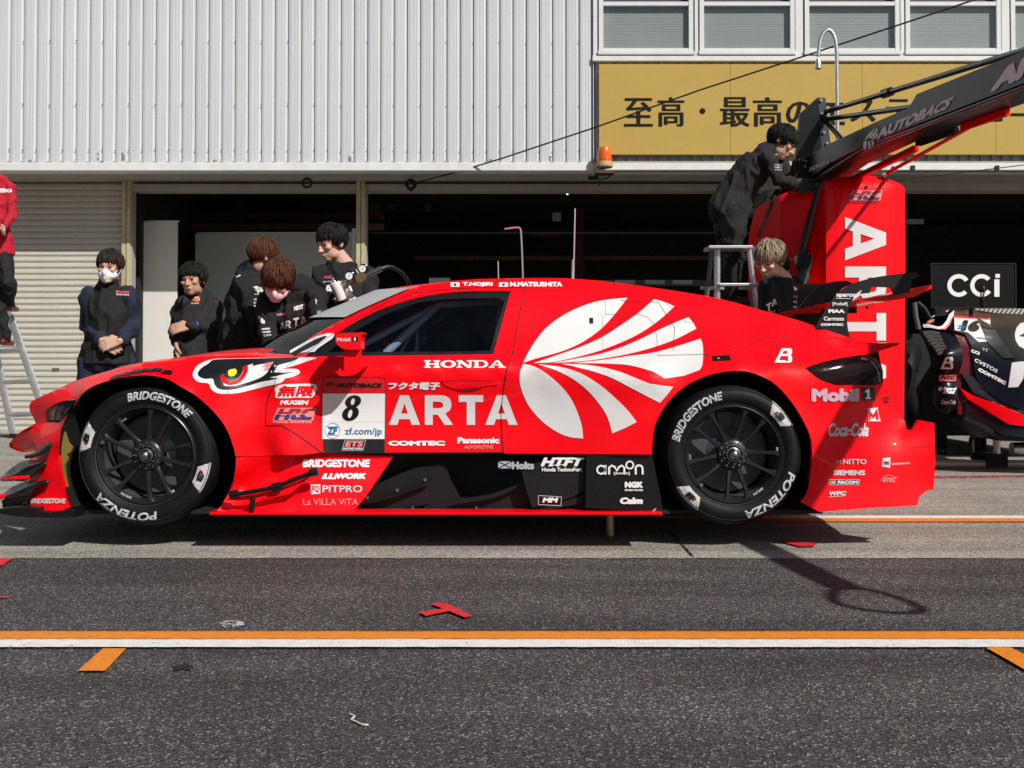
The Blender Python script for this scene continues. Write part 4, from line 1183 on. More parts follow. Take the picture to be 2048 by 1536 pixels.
# ---- wheels
R_T = 0.338
BARREL = M('rim_barrel', (0.10, 0.10, 0.10), .4, metal=.5, rvar=.1, vscale=12)
def wheel(rot):
    """one wheel about the origin, axle along Y, outer face at y = 0 towards -Y"""
    w = lathe_y('wheel', [(0.205, .03), (0.2165, .012), (0.226, .0), (0.232, .004), (0.234, .014), (0.226, .022), (0.216, .03)], RIMM, None, closed=False)
    lathe_y('barrel', [(0.216, .03), (0.206, .08), (0.2, .2), (0.205, .30)], BARREL, w, closed=False)
    lathe_y('tyre', [(0.228, .014), (0.236, .002), (0.252, -.012), (0.275, -.018), (0.300, -.013), (0.318, .004), (0.330, .03), (0.3365, .06), (0.338, .10), (0.338, .24), (0.333, .29), (0.315, .315), (0.25, .32), (0.228, .30)], RUBBER, w, closed=True)
    lathe_y('bead_ring', [(0.2345, .002), (0.2375, -.0025), (0.2405, .001)], M_BEAD, w, closed=False)
    # moulding lines on the sidewall
    lathe_y('sidewall_line', [(0.305, -.0125), (0.3065, -.0145), (0.308, -.0115)], M_BEAD2, w, closed=False)
    # spokes
    for k in range(10):
        a = math.radians(18 + 36 * k + (5 if k % 2 else -5))
        a1 = math.radians(18 + 36 * k + (1.5 if k % 2 else -1.5))
        V = []
        st = [(0.060, .020, .034), (0.09, .0115, .022), (0.13, .0095, .018), (0.17, .0092, .015), (0.200, .012, .018), (0.217, .022, .020)]
        for r, hw, dp in st:
            t = (r - .06) / .157
            ang = a1 + (a - a1) * t * 1.0
            c = Vector((math.cos(ang), 0, math.sin(ang))); n_ = Vector((-math.sin(ang), 0, math.cos(ang)))
            yf = .020 - .012 * math.sin(t * 1.4) + (.010 * (1 - t))
            p = c * r
            V += [p - n_ * hw + Vector((0, yf + .006, 0)), p - n_ * hw * .55 + Vector((0, yf, 0)), p + n_ * hw * .55 + Vector((0, yf, 0)), p + n_ * hw + Vector((0, yf + .006, 0)), p + n_ * hw * .8 + Vector((0, yf + dp + .012, 0)), p - n_ * hw * .8 + Vector((0, yf + dp + .012, 0))]
        F = []
        for i in range(len(st) - 1):
            for j in range(6):
                F.append((i * 6 + j, i * 6 + (j + 1) % 6, i * 6 + 6 + (j + 1) % 6, i * 6 + 6 + j))
        F += [tuple(range(6))[::-1], tuple(range(len(V) - 6, len(V)))]
        bm = bmesh.new(); me = bpy.data.meshes.new('s'); me.from_pydata([tuple(v) for v in V], [], F); bm.from_mesh(me); bpy.data.meshes.remove(me)
        bmesh.ops.recalc_face_normals(bm, faces=bm.faces[:])
        bobj('spoke', bm, RIMM, w, angle=30)
    lathe_y('hub', [(0.001, .018), (0.045, .018), (0.052, .014), (0.066, .018), (0.074, .028), (0.078, .06), (0.07, .10)], RIMM, w)
    lathe_y('hub_ring', [(0.040, .016), (0.043, .004), (0.050, .006), (0.051, .016)], M('hub_ring', (0.05, 0.05, 0.05), 0.4, metal=0.7), w, closed=False)
    lathe_y('wheel_nut', [(0.001, -.034), (0.012, -.033), (0.021, -.026), (0.026, -.014), (0.028, .0), (0.034, .002), (0.036, .02)], M('nut_steel', (0.32, 0.32, 0.32), 0.28, metal=1.0), w)
    bm = bmesh.new()
    for k in range(12):
        a = 2 * math.pi * k / 12
        c = Vector((math.cos(a) * .060, .016, math.sin(a) * .060))
        add_cyl(bm, c, c + Vector((0, -.004, 0)), .0045, n=8)
    o = bobj('hub_bolt', bm, STEEL, w); o['kind'] = 'stuff'
    bm = bmesh.new()
    for k in range(10):
        a = 2 * math.pi * k / 10
        add_obox(bm, (math.cos(a) * .045, .004, math.sin(a) * .045), (math.cos(a) * .005, 0, math.sin(a) * .005), (0, .004, 0), (-math.sin(a) * .0035, 0, math.cos(a) * .0035))
    o = bobj('hub_notch', bm, M('hub_notch', (0.2, 0.2, 0.2), 0.35, metal=0.9), w); o['kind'] = 'stuff'
    # lettering on the tyre
    def arc_text(s, a0, a1, r0, r1, mat, bold=.035, shear=.2, y=None):
        A, F = glyphs(s, bold, shear)
        V = []
        for u, v, j in A:
            ang = math.radians(a0 + (a1 - a0) * u); r = r0 + (r1 - r0) * v
            yy = sw(r) - .0042 - j if y is None else y - j
            V.append((r * math.cos(ang), yy, r * math.sin(ang)))
        return mesh('lettering', V, F, mat, w)
    pr_ = [(0.228, .014), (0.236, .002), (0.252, -.012), (0.275, -.018), (0.300, -.013), (0.318, .004), (0.330, .03)]
    def sw(r):
        return float(np.interp(r, [p[0] for p in pr_], [p[1] for p in pr_]))
    TW = M('tyre_white', (0.50, 0.50, 0.50), 0.7, var=0.35, vscale=60)
    arc_text('BRIDGESTONE', 107, 41, .263, .303, TW)
    arc_text('POTENZA', 283, 220, .265, .305, TW)
    for mid in (163, 340):
        # pale patch with a dark letter
        V, F = [], []
        n_ = 10
        for k in range(n_ + 1):
            ang = math.radians(mid - 14 + 28 * k / n_)
            e = 1 - abs(k / n_ - .5) * 2
            r_in = .308 - min(.052, .14 * e)
            for q in range(6):
                r = r_in + (.312 - r_in) * q / 5
                V.append((r * math.cos(ang), sw(r) - .003, r * math.sin(ang)))
        for k in range(n_):
            for q in range(5):
                F.append((6 * k + q, 6 * k + q + 1, 6 * k + q + 7, 6 * k + q + 6))
        mesh('tyre_patch', V, F, TW, w)
        sgn = 1 if mid == 163 else 1
        arc_text('B', mid + 4.5, mid - 4.5, .268, .298, BLKV, bold=.06, y=None).location.y -= .003
        V = [((r * math.cos(math.radians(q))), sw(r) - .0065, r * math.sin(math.radians(q))) for r, q in ((.272, mid + 6.5), (.290, mid + 5), (.288, mid + 3.6), (.272, mid + 4.5))]
        mesh('tyre_patch', V, [(0, 1, 2, 3)], DRED, w)
    # printing on the rim
    arc_text('ARTA', 298, 309, .205, .222, WHT2, bold=.05, y=.012)
    arc_text('WORK', 236, 252, .206, .220, WHT2, bold=.03, y=.012)
    arc_text('WORK', 128, 120, .196, .208, GREYP, bold=.0, y=.03)
    arc_text('RACING', 82, 66, .198, .206, M('faint_print', (0.05, 0.05, 0.05), 0.5), bold=.0, y=.03)
    # brake: disc, caliper, duct
    lathe_y('brake_disc', [(0.07, .15), (0.188, .15), (0.190, .152), (0.190, .185), (0.07, .185)], DISC, w, closed=False)
    lathe_y('disc_bell', [(0.001, .125), (0.06, .125), (0.075, .135), (0.10, .146)], M('disc_bell', (0.10, 0.11, 0.12), 0.4, metal=0.5), w)
    lathe_y('brake_duct', [(0.001, .20), (0.195, .20), (0.2, .21), (0.2, .215)], DARK, w)
    bm = bmesh.new()
    V = []
    ca = math.radians(20 if rot == 0 else 250)
    for r in (.12, .197):
        for k in range(7):
            a = ca + math.radians(-27 + 9 * k)
            V.append(((r * math.cos(a)), r * math.sin(a)))
    vs1 = [bm.verts.new((x, .118, z)) for x, z in V]; vs2 = [bm.verts.new((x, .16, z)) for x, z in V]
    for k in range(6):
        bm.faces.new((vs1[k], vs1[k + 1], vs1[8 + k], vs1[7 + k])); bm.faces.new((vs1[k], vs1[k + 1], vs2[k + 1], vs2[k])); bm.faces.new((vs1[7 + k], vs1[8 + k], vs2[8 + k], vs2[7 + k]))
    bm.faces.new((vs1[0], vs1[7], vs2[7], vs2[0])); bm.faces.new((vs1[6], vs1[13], vs2[13], vs2[6]))
    bmesh.ops.recalc_face_normals(bm, faces=bm.faces[:])
    bobj('brake_caliper', bm, M('caliper_black', (0.03, 0.03, 0.03), 0.35, coat=.4), w)
    p = Vector((-.20, .012, .062))
    bm = bmesh.new(); add_tube(bm, [p, p + Vector((0, -.02, 0))], [.008, .009], 10)
    bobj('air_valve', bm, STEEL, w)
    return w
def lathe_y(name, prof, mat, parent, n=72, closed=True):
    V, F = [], []
    for r, h in prof:
        for k in range(n):
            a = 2 * math.pi * k / n
            V.append((r * math.cos(a), h, r * math.sin(a)))
    for i in range(len(prof) - 1):
        for k in range(n):
            F.append((i * n + k, (i + 1) * n + k, (i + 1) * n + (k + 1) % n, i * n + (k + 1) % n))
    if not parent:
        me = bpy.data.meshes.new(name); me.from_pydata(V, [], F)
        me.materials.append(mat); me.polygons.foreach_set('use_smooth', [True] * len(me.polygons)); me.set_sharp_from_angle(angle=math.radians(40))
        o = bpy.data.objects.new(name, me); COL.objects.link(o)
        return o
    return mesh(name, V, F, mat, parent, angle=40)
M_BEAD = M('rim_edge_line', (0.16, 0.16, 0.16), 0.35, metal=0.8)
M_BEAD2 = M('sidewall_line', (0.02, 0.02, 0.02), 0.5)
def place(w, P, rot, mirror=False):
    w.parent = car
    base = Matrix.Translation(P) @ (Matrix.Rotation(math.pi, 4, 'Z') if mirror else Matrix.Identity(4)) @ Matrix.Rotation(-rot, 4, 'Y')
    w.matrix_parent_inverse = car.matrix_basis.inverted()
    w.matrix_basis = base
wf = wheel(0)
for ch in wf.children: ch.matrix_parent_inverse = Matrix.Identity(4)
pf, pr_w = PX(291, 911, .045), PX(1467, 909, .045)
place(wf, pf, 0)
wr = dup(wf, car); place(wr, pr_w, math.radians(60))
w3 = dup(wf, car); place(w3, Vector((pf.x, 2 * YC - .045, pf.z)), 0.4, True)
w4 = dup(wf, car); place(w4, Vector((pr_w.x, 2 * YC - .045, pr_w.z)), 1.1, True)
# axles and springs in the dark behind the wheels
for p in (pf, pr_w):
    tube('axle', [Vector((p.x, .25, p.z)), Vector((p.x, 2 * YC - .25, p.z))], 0.05, LINER, car, 10)

# ---- antennas on the roof
for (x0, y0, x1, y1, r, Y) in ((1147, 557, 1150, 417, .004, 1.0), (997, 557, 996, 522, .003, 1.0)):
    tube('antenna', [PX(x0, y0 + 4, Y), PX(x1, y1, Y)], r, GREYP, car, 6)
tube('antenna_base', [PX(1145, 560, 1.0), PX(1146.5, 519, 1.0)], 0.008, ALU, car, 8)
tube('pitot_tube', [PX(*p, 1.0) for p in sm([(1046, 560), (1044, 500), (1042, 465), (1040, 457), (1032, 455), (1009, 458)], 3)], 0.005, ALU, car, 6)
# ------------------------------------------------------------------ livery of the racing car
def T(s, x0, y0, x1, y1, D=MAIN, mat=WHT, bold=.045, shear=0.0, lift=.004, f=None, name='lettering', par=None, spacing=1.0):
    if f: (x0, y0), (x1, y1) = f(x0, y0), f(x1, y1)
    return text(name, s, x0, y0, x1, y1, D, mat, par or car, bold=bold, shear=shear, lift=lift, spacing=spacing)
def MK(polys, mat, D=MAIN, lift=.003, cell=14, name='logo', par=None):
    return mark(name, polys, D, mat, par or car, lift, cell)
# ARTA across the door
for ch, (x0, x1) in zip('ARTA', ((1172, 1365), (1395, 1570), (1605, 1757), (1770, 1970))):
    (a, t), (b, u) = C2(x0, 777), C2(x1, 961)
    MK([block(ch, ((a, u), (b, u), (b, t), (a, t)))], M('arta_white', (0.66, 0.65, 0.65), 0.4, coat=.3) if ch == 'A' and x0 == 1172 else bpy.data.materials['arta_white'])
# HONDA: wide slab letters
def slab(x0, x1, y0, y1, ch):
    w = x1 - x0; h = y1 - y0; s = .16 * h; t = .27 * w
    X = lambda u: x0 + u * w
    Yv = lambda v: y1 - v * h
    R = lambda a, b, c, d: [(X(a), Yv(b)), (X(c), Yv(b)), (X(c), Yv(d)), (X(a), Yv(d))]
    if ch == 'H': return [R(.08, .14, .32, .86), R(.68, .14, .92, .86), R(0, 0, .42, .15), R(.58, 0, 1, .15), R(0, .85, .42, 1), R(.58, .85, 1, 1), R(.3, .42, .7, .58)]
    if ch == 'O': return [(circle(X(.5), Yv(.5), w * .5, h * .5, 24), [circle(X(.5), Yv(.5), w * .24, h * .34, 20)[::-1]])]
    if ch == 'N': return [R(.10, .14, .24, .86), R(.76, .14, .90, 1), R(0, 0, .34, .15), R(.62, .85, 1, 1), [(X(0), Yv(1)), (X(.32), Yv(1)), (X(.90), Yv(0)), (X(.66), Yv(0)), (X(.1), Yv(.86)), (X(0), Yv(.86))]]
    if ch == 'D': return [R(0, 0, .2, .15), R(0, .85, .2, 1), R(.08, .14, .32, .86), ([(X(.18), Yv(0)), (X(.6), Yv(0)), (X(.85), Yv(.12)), (X(1), Yv(.5)), (X(.85), Yv(.88)), (X(.6), Yv(1)), (X(.18), Yv(1))], [[(X(.31), Yv(.86)), (X(.55), Yv(.86)), (X(.7), Yv(.75)), (X(.76), Yv(.5)), (X(.7), Yv(.25)), (X(.55), Yv(.14)), (X(.31), Yv(.14))]])]
    if ch == 'A': return [R(0, 0, .36, .14), R(.56, 0, 1, .14), [(X(.08), Yv(.12)), (X(.2), Yv(.12)), (X(.52), Yv(.8)), (X(.68), Yv(.12)), (X(.92), Yv(.12)), (X(.60), Yv(1)), (X(.42), Yv(1))], R(.28, .3, .66, .42)]
xs = [(848, 880), (881, 912), (913, 946), (947, 977), (977, 1011)]
for ch, (a, b) in zip('HONDA', xs):
    for i, pl in enumerate(slab(a, b, 720.5, 735.5, ch)):
        MK([pl], WHT, lift=.003 + .0003 * i)
# winged fan emblem on the rear quarter
FAN = M('fan_white', (0.70, 0.69, 0.68), 0.38, coat=.35)
def fanw(*pts): return cc(C3, *pts)
W1 = sm(fanw((432, 548), (455, 500), (500, 425), (560, 350), (640, 285), (740, 230), (850, 190), (950, 172), (1048, 164)), 3) + sm(fanw((1048, 164), (990, 240), (900, 340), (800, 415), (700, 465), (600, 498), (500, 525), (432, 548)), 3)[1:-1]
W2 = sm(fanw((495, 549), (640, 500), (780, 450), (900, 395), (1010, 325), (1110, 255), (1205, 172)), 3) + sm(fanw((1205, 172), (1270, 190), (1325, 215)), 3)[1:] + sm(fanw((1325, 215), (1230, 300), (1110, 380), (980, 440), (850, 487), (700, 525), (600, 545), (495, 549)), 3)[1:-1]
W3 = sm(fanw((610, 549), (750, 522), (880, 497), (1000, 460), (1120, 410), (1230, 355), (1330, 310), (1408, 278)), 3) + fanw((1435, 310), (1455, 345)) + sm(fanw((1455, 345), (1340, 405), (1220, 450), (1090, 487), (950, 515), (800, 537), (610, 549)), 3)[1:-1]
W4 = sm(fanw((730, 549), (900, 531), (1060, 507), (1200, 488), (1350, 447), (1480, 405)), 3) + sm(fanw((1480, 405), (1492, 440), (1495, 500), (1490, 560), (1475, 590)), 3)[1:] + fanw((1380, 625), (1270, 640)) + sm(fanw((1200, 600), (1060, 562), (900, 552), (730, 549)), 3)[:-1]
W5 = sm(fanw((660, 553), (780, 558), (880, 570), (1000, 600), (1100, 640), (1180, 672)), 3) + fanw((1318, 690), (1280, 740), (1240, 785)) + sm(fanw((1240, 785), (1085, 705), (960, 640), (850, 600), (740, 572), (660, 553)), 3)[1:-1]
W6 = sm(fanw((520, 557), (640, 570), (760, 605), (880, 675), (980, 760), (1050, 830), (1103, 898)), 3) + fanw((1030, 935), (958, 965)) + sm(fanw((958, 965), (930, 870), (880, 790), (810, 710), (720, 640), (620, 590), (520, 557)), 3)[1:-1]
W7 = sm(fanw((432, 554), (500, 570), (580, 620), (660, 690), (720, 770), (760, 860), (780, 930), (786, 996)), 3) + sm(fanw((786, 996), (700, 985), (620, 950), (540, 890), (470, 810), (430, 730), (412, 660), (414, 600), (432, 554)), 3)[1:-1]
for w_ in (W1, W2, W3, W4, W5, W6, W7):
    MK([w_], FAN, lift=.0025, cell=10)
MK([cc(C3, (823, 283), (845, 281), (847, 314), (825, 316))], BLKV, lift=.006, cell=None, name='switch')
GAP = M('panel_gap', (0.05, 0.004, 0.005), 0.7)
def gap(pts, w=1.0, D=MAIN, f=None, lift=.0036, mat=GAP):
    if f: pts = cc(f, *pts)
    return mark('panel_gap', [ribbon(pts, w)], D, mat, car, lift, 14)
gap([(x + .2, y) for x, y in SEAM_R], 1.5, mat=DARK)
gap(SEAM_F[4:], 1.6, mat=DARK); gap(SEAM_F[:5], .9, mat=DARK)
gap(DOOR_T, .9)
gap([(645, 906), (820, 906.5), (1006, 905.5)], 1.2, mat=DARK)
gap([(905, 68), (912, 150), (920, 262), (1120, 264), (1170, 280), (1205, 320), (1222, 400), (1228, 500)], .7, f=C3)
gap([(920, 262), (905, 272), (900, 300), (905, 490)], .5, f=C3)
gap([(1010, 180), (1230, 190), (1327, 340), (1318, 480)], 1.0, f=C3)
gap([(1225, 505), (1540, 497)], .9, f=C3)
gap([(365, 510), (420, 505), (470, 512)], .8, f=C4)
MK([cc(C4, (366, 507), (470, 502), (480, 532), (372, 537))], CARB, lift=.004, cell=None, name='latch')
MK([cc(C4, (397, 518), (412, 517), (412, 524), (397, 524))], PINK, lift=.005, cell=None, name='latch')
gap([(430, 477), (690, 395), (820, 405), (915, 398)], .8, f=C4)
gap([(440, 540), (445, 572), (510, 590), (512, 612)], .7, f=C4)
gap([(0, 150), (180, 220), (420, 300), (690, 378)], .5, f=C4)
gap([(980, 1040), (1680, 1045)], .5, f=C4)
gap([(1360, 1400), (1500, 1290), (1680, 1130)], .6, f=C4)
gap([(1318, 145), (1440, 440), (1600, 505)], .5, f=lambda x, y: (1300 + (x - 1300) * .5, 555 + y * .2))
# small round socket at the rear and door handle
MK([circle(*C4(1282, 222), 3.2, 3.2, 12)], DARK, lift=.004, cell=None, name='socket')
hd = sm(cc(C2, (1500, 685), (1600, 678), (1700, 672), (1830, 682)), 3) + sm(cc(C2, (1850, 690), (1845, 712), (1760, 722), (1700, 742), (1640, 748), (1580, 738), (1520, 715), (1500, 690)), 3)
panel('door_handle', hd, lambda x, y: MAIN(x, y) - .006, RED, car, cell=10, rim=.01)
MK([sm(cc(C2, (1590, 738), (1650, 734), (1720, 728), (1760, 724), (1700, 744), (1640, 749)), 3)], M('handle_recess', (0.25, .004, .006), .4), lift=.008, cell=None, name='handle_recess')
gap([(1505, 690), (1700, 685), (1845, 688)], .6, f=C2, lift=.0075)
# eye graphic on the front fender
EW = sm(cc(C9, (420, 215), (250, 250), (110, 330), (45, 440), (60, 520), (140, 585), (290, 605), (330, 690), (420, 755), (560, 770), (760, 755), (980, 705), (1200, 650), (1420, 600), (1500, 530)), 3) + sm(cc(C9, (1500, 525), (1640, 490), (1730, 440), (1700, 385), (1600, 375), (1450, 375)), 3) + cc(C9, (1450, 372), (1620, 330), (2000, 205), (1890, 195), (1700, 190), (1100, 205), (700, 212))
MK([EW], WHT, lift=.0024, cell=9, name='eye_graphic')
EB = sm(cc(C9, (700, 216), (420, 225), (340, 245), (290, 290), (180, 360), (122, 440), (150, 500), (240, 532), (360, 530), (385, 610), (440, 680), (550, 705), (700, 695), (900, 645), (1100, 585), (1300, 545), (1400, 525)), 3) + cc(C9, (1250, 512), (1380, 482), (1560, 445), (1630, 425), (1400, 435), (1320, 425), (1380, 320), (1440, 300), (1600, 262), (1735, 190), (1500, 196), (1100, 210))
MK([EB], BLKV, lift=.0032, cell=9, name='eye_graphic')
EI = sm(cc(C9, (500, 530), (520, 590), (545, 640), (640, 645), (750, 632), (900, 590), (1050, 540), (1150, 490), (1220, 430)), 3) + sm(cc(C9, (1220, 430), (1260, 340), (1320, 262)), 3)[1:] + sm(cc(C9, (1320, 262), (1200, 285), (1080, 310), (985, 335)), 3)[1:] + cc(C9, (995, 295), (910, 322), (860, 360), (700, 580), (560, 560))
MK([EI], WHT, lift=.004, cell=None, name='eye_graphic')
EPK = cc(C9, (1318, 264), (1200, 288), (1140, 300), (1200, 320), (1120, 345), (1215, 350), (1150, 395), (1200, 400), (1240, 380))
MK([EPK], PINK, lift=.0046, cell=None, name='eye_graphic')
ring = sm(cc(C9, (475, 490), (500, 570), (560, 615), (640, 630), (740, 610), (830, 550), (895, 450), (915, 380), (905, 320)), 4)
ring2 = sm(cc(C9, (830, 345), (835, 400), (800, 480), (740, 545), (660, 575), (590, 560), (545, 510), (525, 460)), 4)
MK([ring + ring2], RED, lift=.0048, cell=None, name='eye_graphic')
pup = sm(cc(C9, (530, 460), (548, 512), (592, 560), (660, 573), (738, 543), (798, 478), (832, 400), (828, 345), (905, 318), (760, 290), (600, 330)), 3)
MK([pup], BLKV, lift=.0044, cell=None, name='eye_graphic')
MK([sm(cc(C9, (600, 440), (615, 395), (700, 375), (732, 395), (730, 445), (690, 485), (650, 495), (612, 480)), 3, True)], YEL, lift=.0056, cell=None, name='eye_graphic')
gap([(765, 225), (680, 290), (650, 420), (620, 570), (575, 850)], .5, f=C9, lift=.006, mat=BLKV)
# flame of the eye on the pillar
FW = sm(cc(CW, (175, 1240), (450, 1090), (640, 1000), (700, 950)), 3)[0:0] + cc(CW, (0, 1205), (250, 1060), (450, 960), (640, 905), (740, 910), (760, 940), (720, 1000), (600, 1080), (470, 1170), (420, 1225), (170, 1240), (480, 1090), (640, 960), (580, 955), (430, 1010), (250, 1110), (0, 1250))
MK([FW], WHT, lift=.003, cell=None, name='eye_graphic')
FB = cc(CW, (20, 1245), (250, 1112), (430, 1012), (580, 957), (636, 962), (470, 1092), (168, 1238), (100, 1300), (60, 1300))
MK([FB], BLKV, lift=.0034, cell=None, name='eye_graphic')
# plate with the start number
NP = sm([(646.5, 905), (645, 780), (645, 762), (648, 756), (656, 754)], 3) + sm([(656, 754), (760, 754.5), (768, 757), (771, 764), (771, 790), (769.5, 905)], 3)
MK([NP], BLKV, lift=.0026, cell=None, name='number_plate')
NR = sm([(646, 786), (646.5, 764), (649, 758), (656, 755.5)], 3) + sm([(656, 755.5), (760, 756), (767, 758.5), (770, 765), (770, 786)], 3)
MK([NR], REDF, lift=.0032, cell=None, name='number_plate')
MK([[(645.5, 787), (770, 787), (769, 878), (644.5, 878)]], WHT, lift=.0034, cell=None, name='number_plate')
MK([[(645, 844), (769.4, 844), (769.4, 844.5), (645, 844.5)]], GREYP, lift=.0038, cell=None, name='number_plate')
T('AUTOBACS', 671, 766, 764, 775.5, mat=BLKV, bold=.07, shear=.25, lift=.005)
def fan_small(cx, cy, w, h, mat, D, lift, par, flip=False):
    polys = []
    for k in range(6):
        a0 = 165 - k * 27 + 0; a1 = a0 - 18
        t = (cx - w * .5, cy + h * .1)
        polys.append([t] + [(cx + w * .5 * math.cos(math.radians(a)), cy - h * .5 * math.sin(math.radians(a))) for a in (a0, (a0 + a1) / 2, a1)])
    return mark('logo', polys, D, mat, par, lift, None)
fan_small(661, 771, 20, 15, BLKV, MAIN, .005, car)
e8 = lambda cx, cy, rx, ry, sh: [(x + (841 - y) * sh, y) for x, y in circle(cx, cy, rx, ry, 28)]
MK([(e8(698, 827, 16.5, 15, .22), [e8(697.5, 827.5, 4.2, 8.5, .22)[::-1]])], BLK, lift=.005, cell=None, name='lettering')
MK([(e8(698, 803, 15.8, 12.6, .22), [e8(697.5, 803, 4, 7, .22)[::-1]])], BLK, lift=.0056, cell=None, name='lettering')
MK([(circle(665, 861.5, 15.5, 15.5, 30), [circle(665, 861.5, 14.7, 14.7, 30)[::-1]])], BLUE, lift=.005, cell=None)
T('ZF', 655, 854.5, 675, 868.5, mat=BLUE, bold=.05, shear=.1, lift=.005)
MK([[(653, 853), (677, 853), (676.5, 854), (653.5, 854)], [(654.5, 869.5), (675.5, 869.5), (675, 870.5), (655, 870.5)]], BLUE, lift=.0055, cell=None)
T('zf.com/jp', 690, 855.5, 764, 873, mat=BLUE, bold=.012, lift=.005)
T('ETS', 689.5, 882, 727, 893.5, mat=PINK, bold=.06, shear=.2, lift=.005)
T('RACING FUELS', 687, 895, 725, 899, mat=WHT, bold=.05, lift=.005)
fr = [(684, 900.5), (690, 880), (731.5, 880), (726, 900.5)]
MK([ribbon([fr[i], fr[(i + 1) % 4]], .6) for i in range(4)], WHT, lift=.0052, cell=None)
# door
T('フクタ電子', 777, 764.5, 880, 780, bold=.055, shear=.15)
T('COMTEC', 776, 881.5, 890, 891.5, mat=WHT, bold=.075)
T('Panasonic', 914.6, 874.5, 998.7, 887, mat=WHT, bold=.06)
T('AUTOMOTIVE', 928, 890.5, 986, 897.5, mat=PINK, bold=.03)
T('T.NOJIRI', 925, 564, 985, 573.5, bold=.055); T('N.MATSUSHITA', 1020, 563.5, 1124.5, 573, bold=.055)
for x in (901, 998):
    MK([boxq(x, 564.8, x + 18, 573.4)], WHT, lift=.0035, cell=None); MK([circle(x + 9, 569.2, 3, 2.9, 14)], DRED, lift=.0045, cell=None)
# front fender
MK([sm(cc(C9, (1340, 680), (1420, 630), (1560, 615), (1700, 612), (1850, 608), (1980, 625), (1990, 700), (1950, 800), (1880, 832), (1700, 828), (1500, 838), (1350, 828), (1350, 760)), 3, True)], WHT, lift=.003, cell=None)
T('無限', 554, 771, 628, 793, mat=RED, bold=.04, shear=.2, lift=.005)
T('MUGEN', 559.6, 800.5, 617, 809.5, mat=WHT, bold=.055, shear=.2)
def hrc(x0, y0, x1, y1, D, par, lift=.004, q=None, base=None):
    w, h = x1 - x0, y1 - y0
    def P(u, v):
        if q:
            a = [Vector(p) for p in q]
            r = a[0] * (1 - u) * (1 - v) + a[1] * u * (1 - v) + a[2] * u * v + a[3] * (1 - u) * v
            return (r.x, r.y)
        return (x0 + u * w, y1 - v * h)
    s = .08
    top = [[(.00 + s, .52), (.09 + s, 1), (.20 + s, 1), (.15 + s, .72), (.28 + s, .72), (.33 + s, 1), (.62, 1), (.68, .9), (.66, .7), (.60, .55), (.50, .55), (.56, .72), (.42 + s, .72), (.36 + s, .52)],
           [(.66, .55), (.70, .8), (.78, .97), (.86, 1), (1, 1), (.97, .78), (.84, .76), (.78, .55)]]
    bot = [[(.0, 0), (.06, .48), (.18, .48), (.17, .40), (.30, .40), (.31, .48), (.42, .48), (.36, 0), (.24, 0), (.27, .3), (.15, .3), (.12, 0)],
           [(.44, .4), (.40, .2), (.43, .02), (.50, 0), (.90, 0), (.94, .26), (.78, .28), (.74, .48), (.62, .48), (.66, .3), (.56, .2), (.53, .48), (.46, .48)]]
    if base: mark('logo', [[P(-.03, -.06), P(.10, 1.06), P(1.03, 1.06), P(.95, -.06)]], D, base, par, lift - .0008, None)
    mark('logo', [[P(*p) for p in t] for t in top], D, DRED, par, lift, None)
    mark('logo', [[P(*p) for p in t] for t in bot], D, NAVY, par, lift, None)
hrc(547, 817, 630, 840, MAIN, car, base=PINK)
T('Honda RACING', 546, 841.5, 623, 846.5, mat=PINK, bold=.05)
# rear quarter and bumper
def bmark(x0, y0, x1, y1, mat, D, par, lift=.004):
    w, h = x1 - x0, y1 - y0
    P = lambda u, v: (x0 + u * w, y1 - v * h)
    polys = [[P(0, 0), P(.42, 1), P(.60, 1), P(.18, 0)], [P(.36, 0), P(.40, .12), P(.62, .12), P(.62, 0)], [P(.34, .82), P(.42, 1), P(.8, 1), P(.8, .82)], [P(.36, .46), P(.42, .6), P(.9, .6), P(.9, .46)],
             [P(.6, 0), P(.9, 0), P(1, .1), P(1, .42), P(.92, .53), P(.78, .53), P(.78, .1), P(.6, .1)], [P(.72, .55), P(.92, .55), P(1, .65), P(1, .9), P(.92, 1), P(.72, 1)], [P(.05, 0), P(.12, .16), P(.62, .16), P(.62, 0)]]
    for i, pl in enumerate(polys):
        mark('logo', [pl], D, mat, par, lift + .0002 * i, None)
bmark(1549, 696.5, 1584, 725, WHT, MAIN, car)
MOB = M('mobil_white_shaded', (0.62, 0.42, 0.52), .4)  # white letters, with the shade over them put into the colour
T('Mobil', 1623, 777, 1718, 803.5, mat=MOB, bold=.06)
MK([cc(C4, (1247, 692), (1326, 692), (1331, 770), (1258, 772))], BLK, lift=.003, cell=None)
MK([cc(C4, (1270, 716), (1288, 702), (1296, 702), (1296, 752), (1306, 752), (1306, 762), (1274, 762), (1274, 752), (1283, 752), (1283, 720), (1272, 726))], WHT, lift=.0045, cell=None, name='lettering')
MK([cc(C4, (1285, 818), (1345, 812), (1350, 850), (1362, 893), (1292, 893), (1290, 860))], WHT2, lift=.003, cell=None)
MK([cc(C4, (1290, 822), (1318, 856), (1342, 818), (1352, 885), (1336, 885), (1332, 862), (1320, 880), (1306, 862), (1304, 885), (1294, 885))], RED, lift=.0042, cell=None)
T('LARGE', 1375, 748, 1415, 765, f=C4, mat=BLKV, bold=.04, shear=.2); T('FTW', 1380, 770, 1412, 788, f=C4, mat=BLKV, bold=.04)
T('Coca‑Cola', 1657, 846, 1737, 873, mat=WHT2, bold=.035, shear=.3)
MK([ribbon(sm([(1664, 872), (1685, 866), (1712, 870), (1736, 862)], 4), 1.6)], WHT2, lift=.0046, cell=None)
T('NITTO', 1140, 1117, 1278, 1147, f=C4, mat=WHT2, bold=.02)
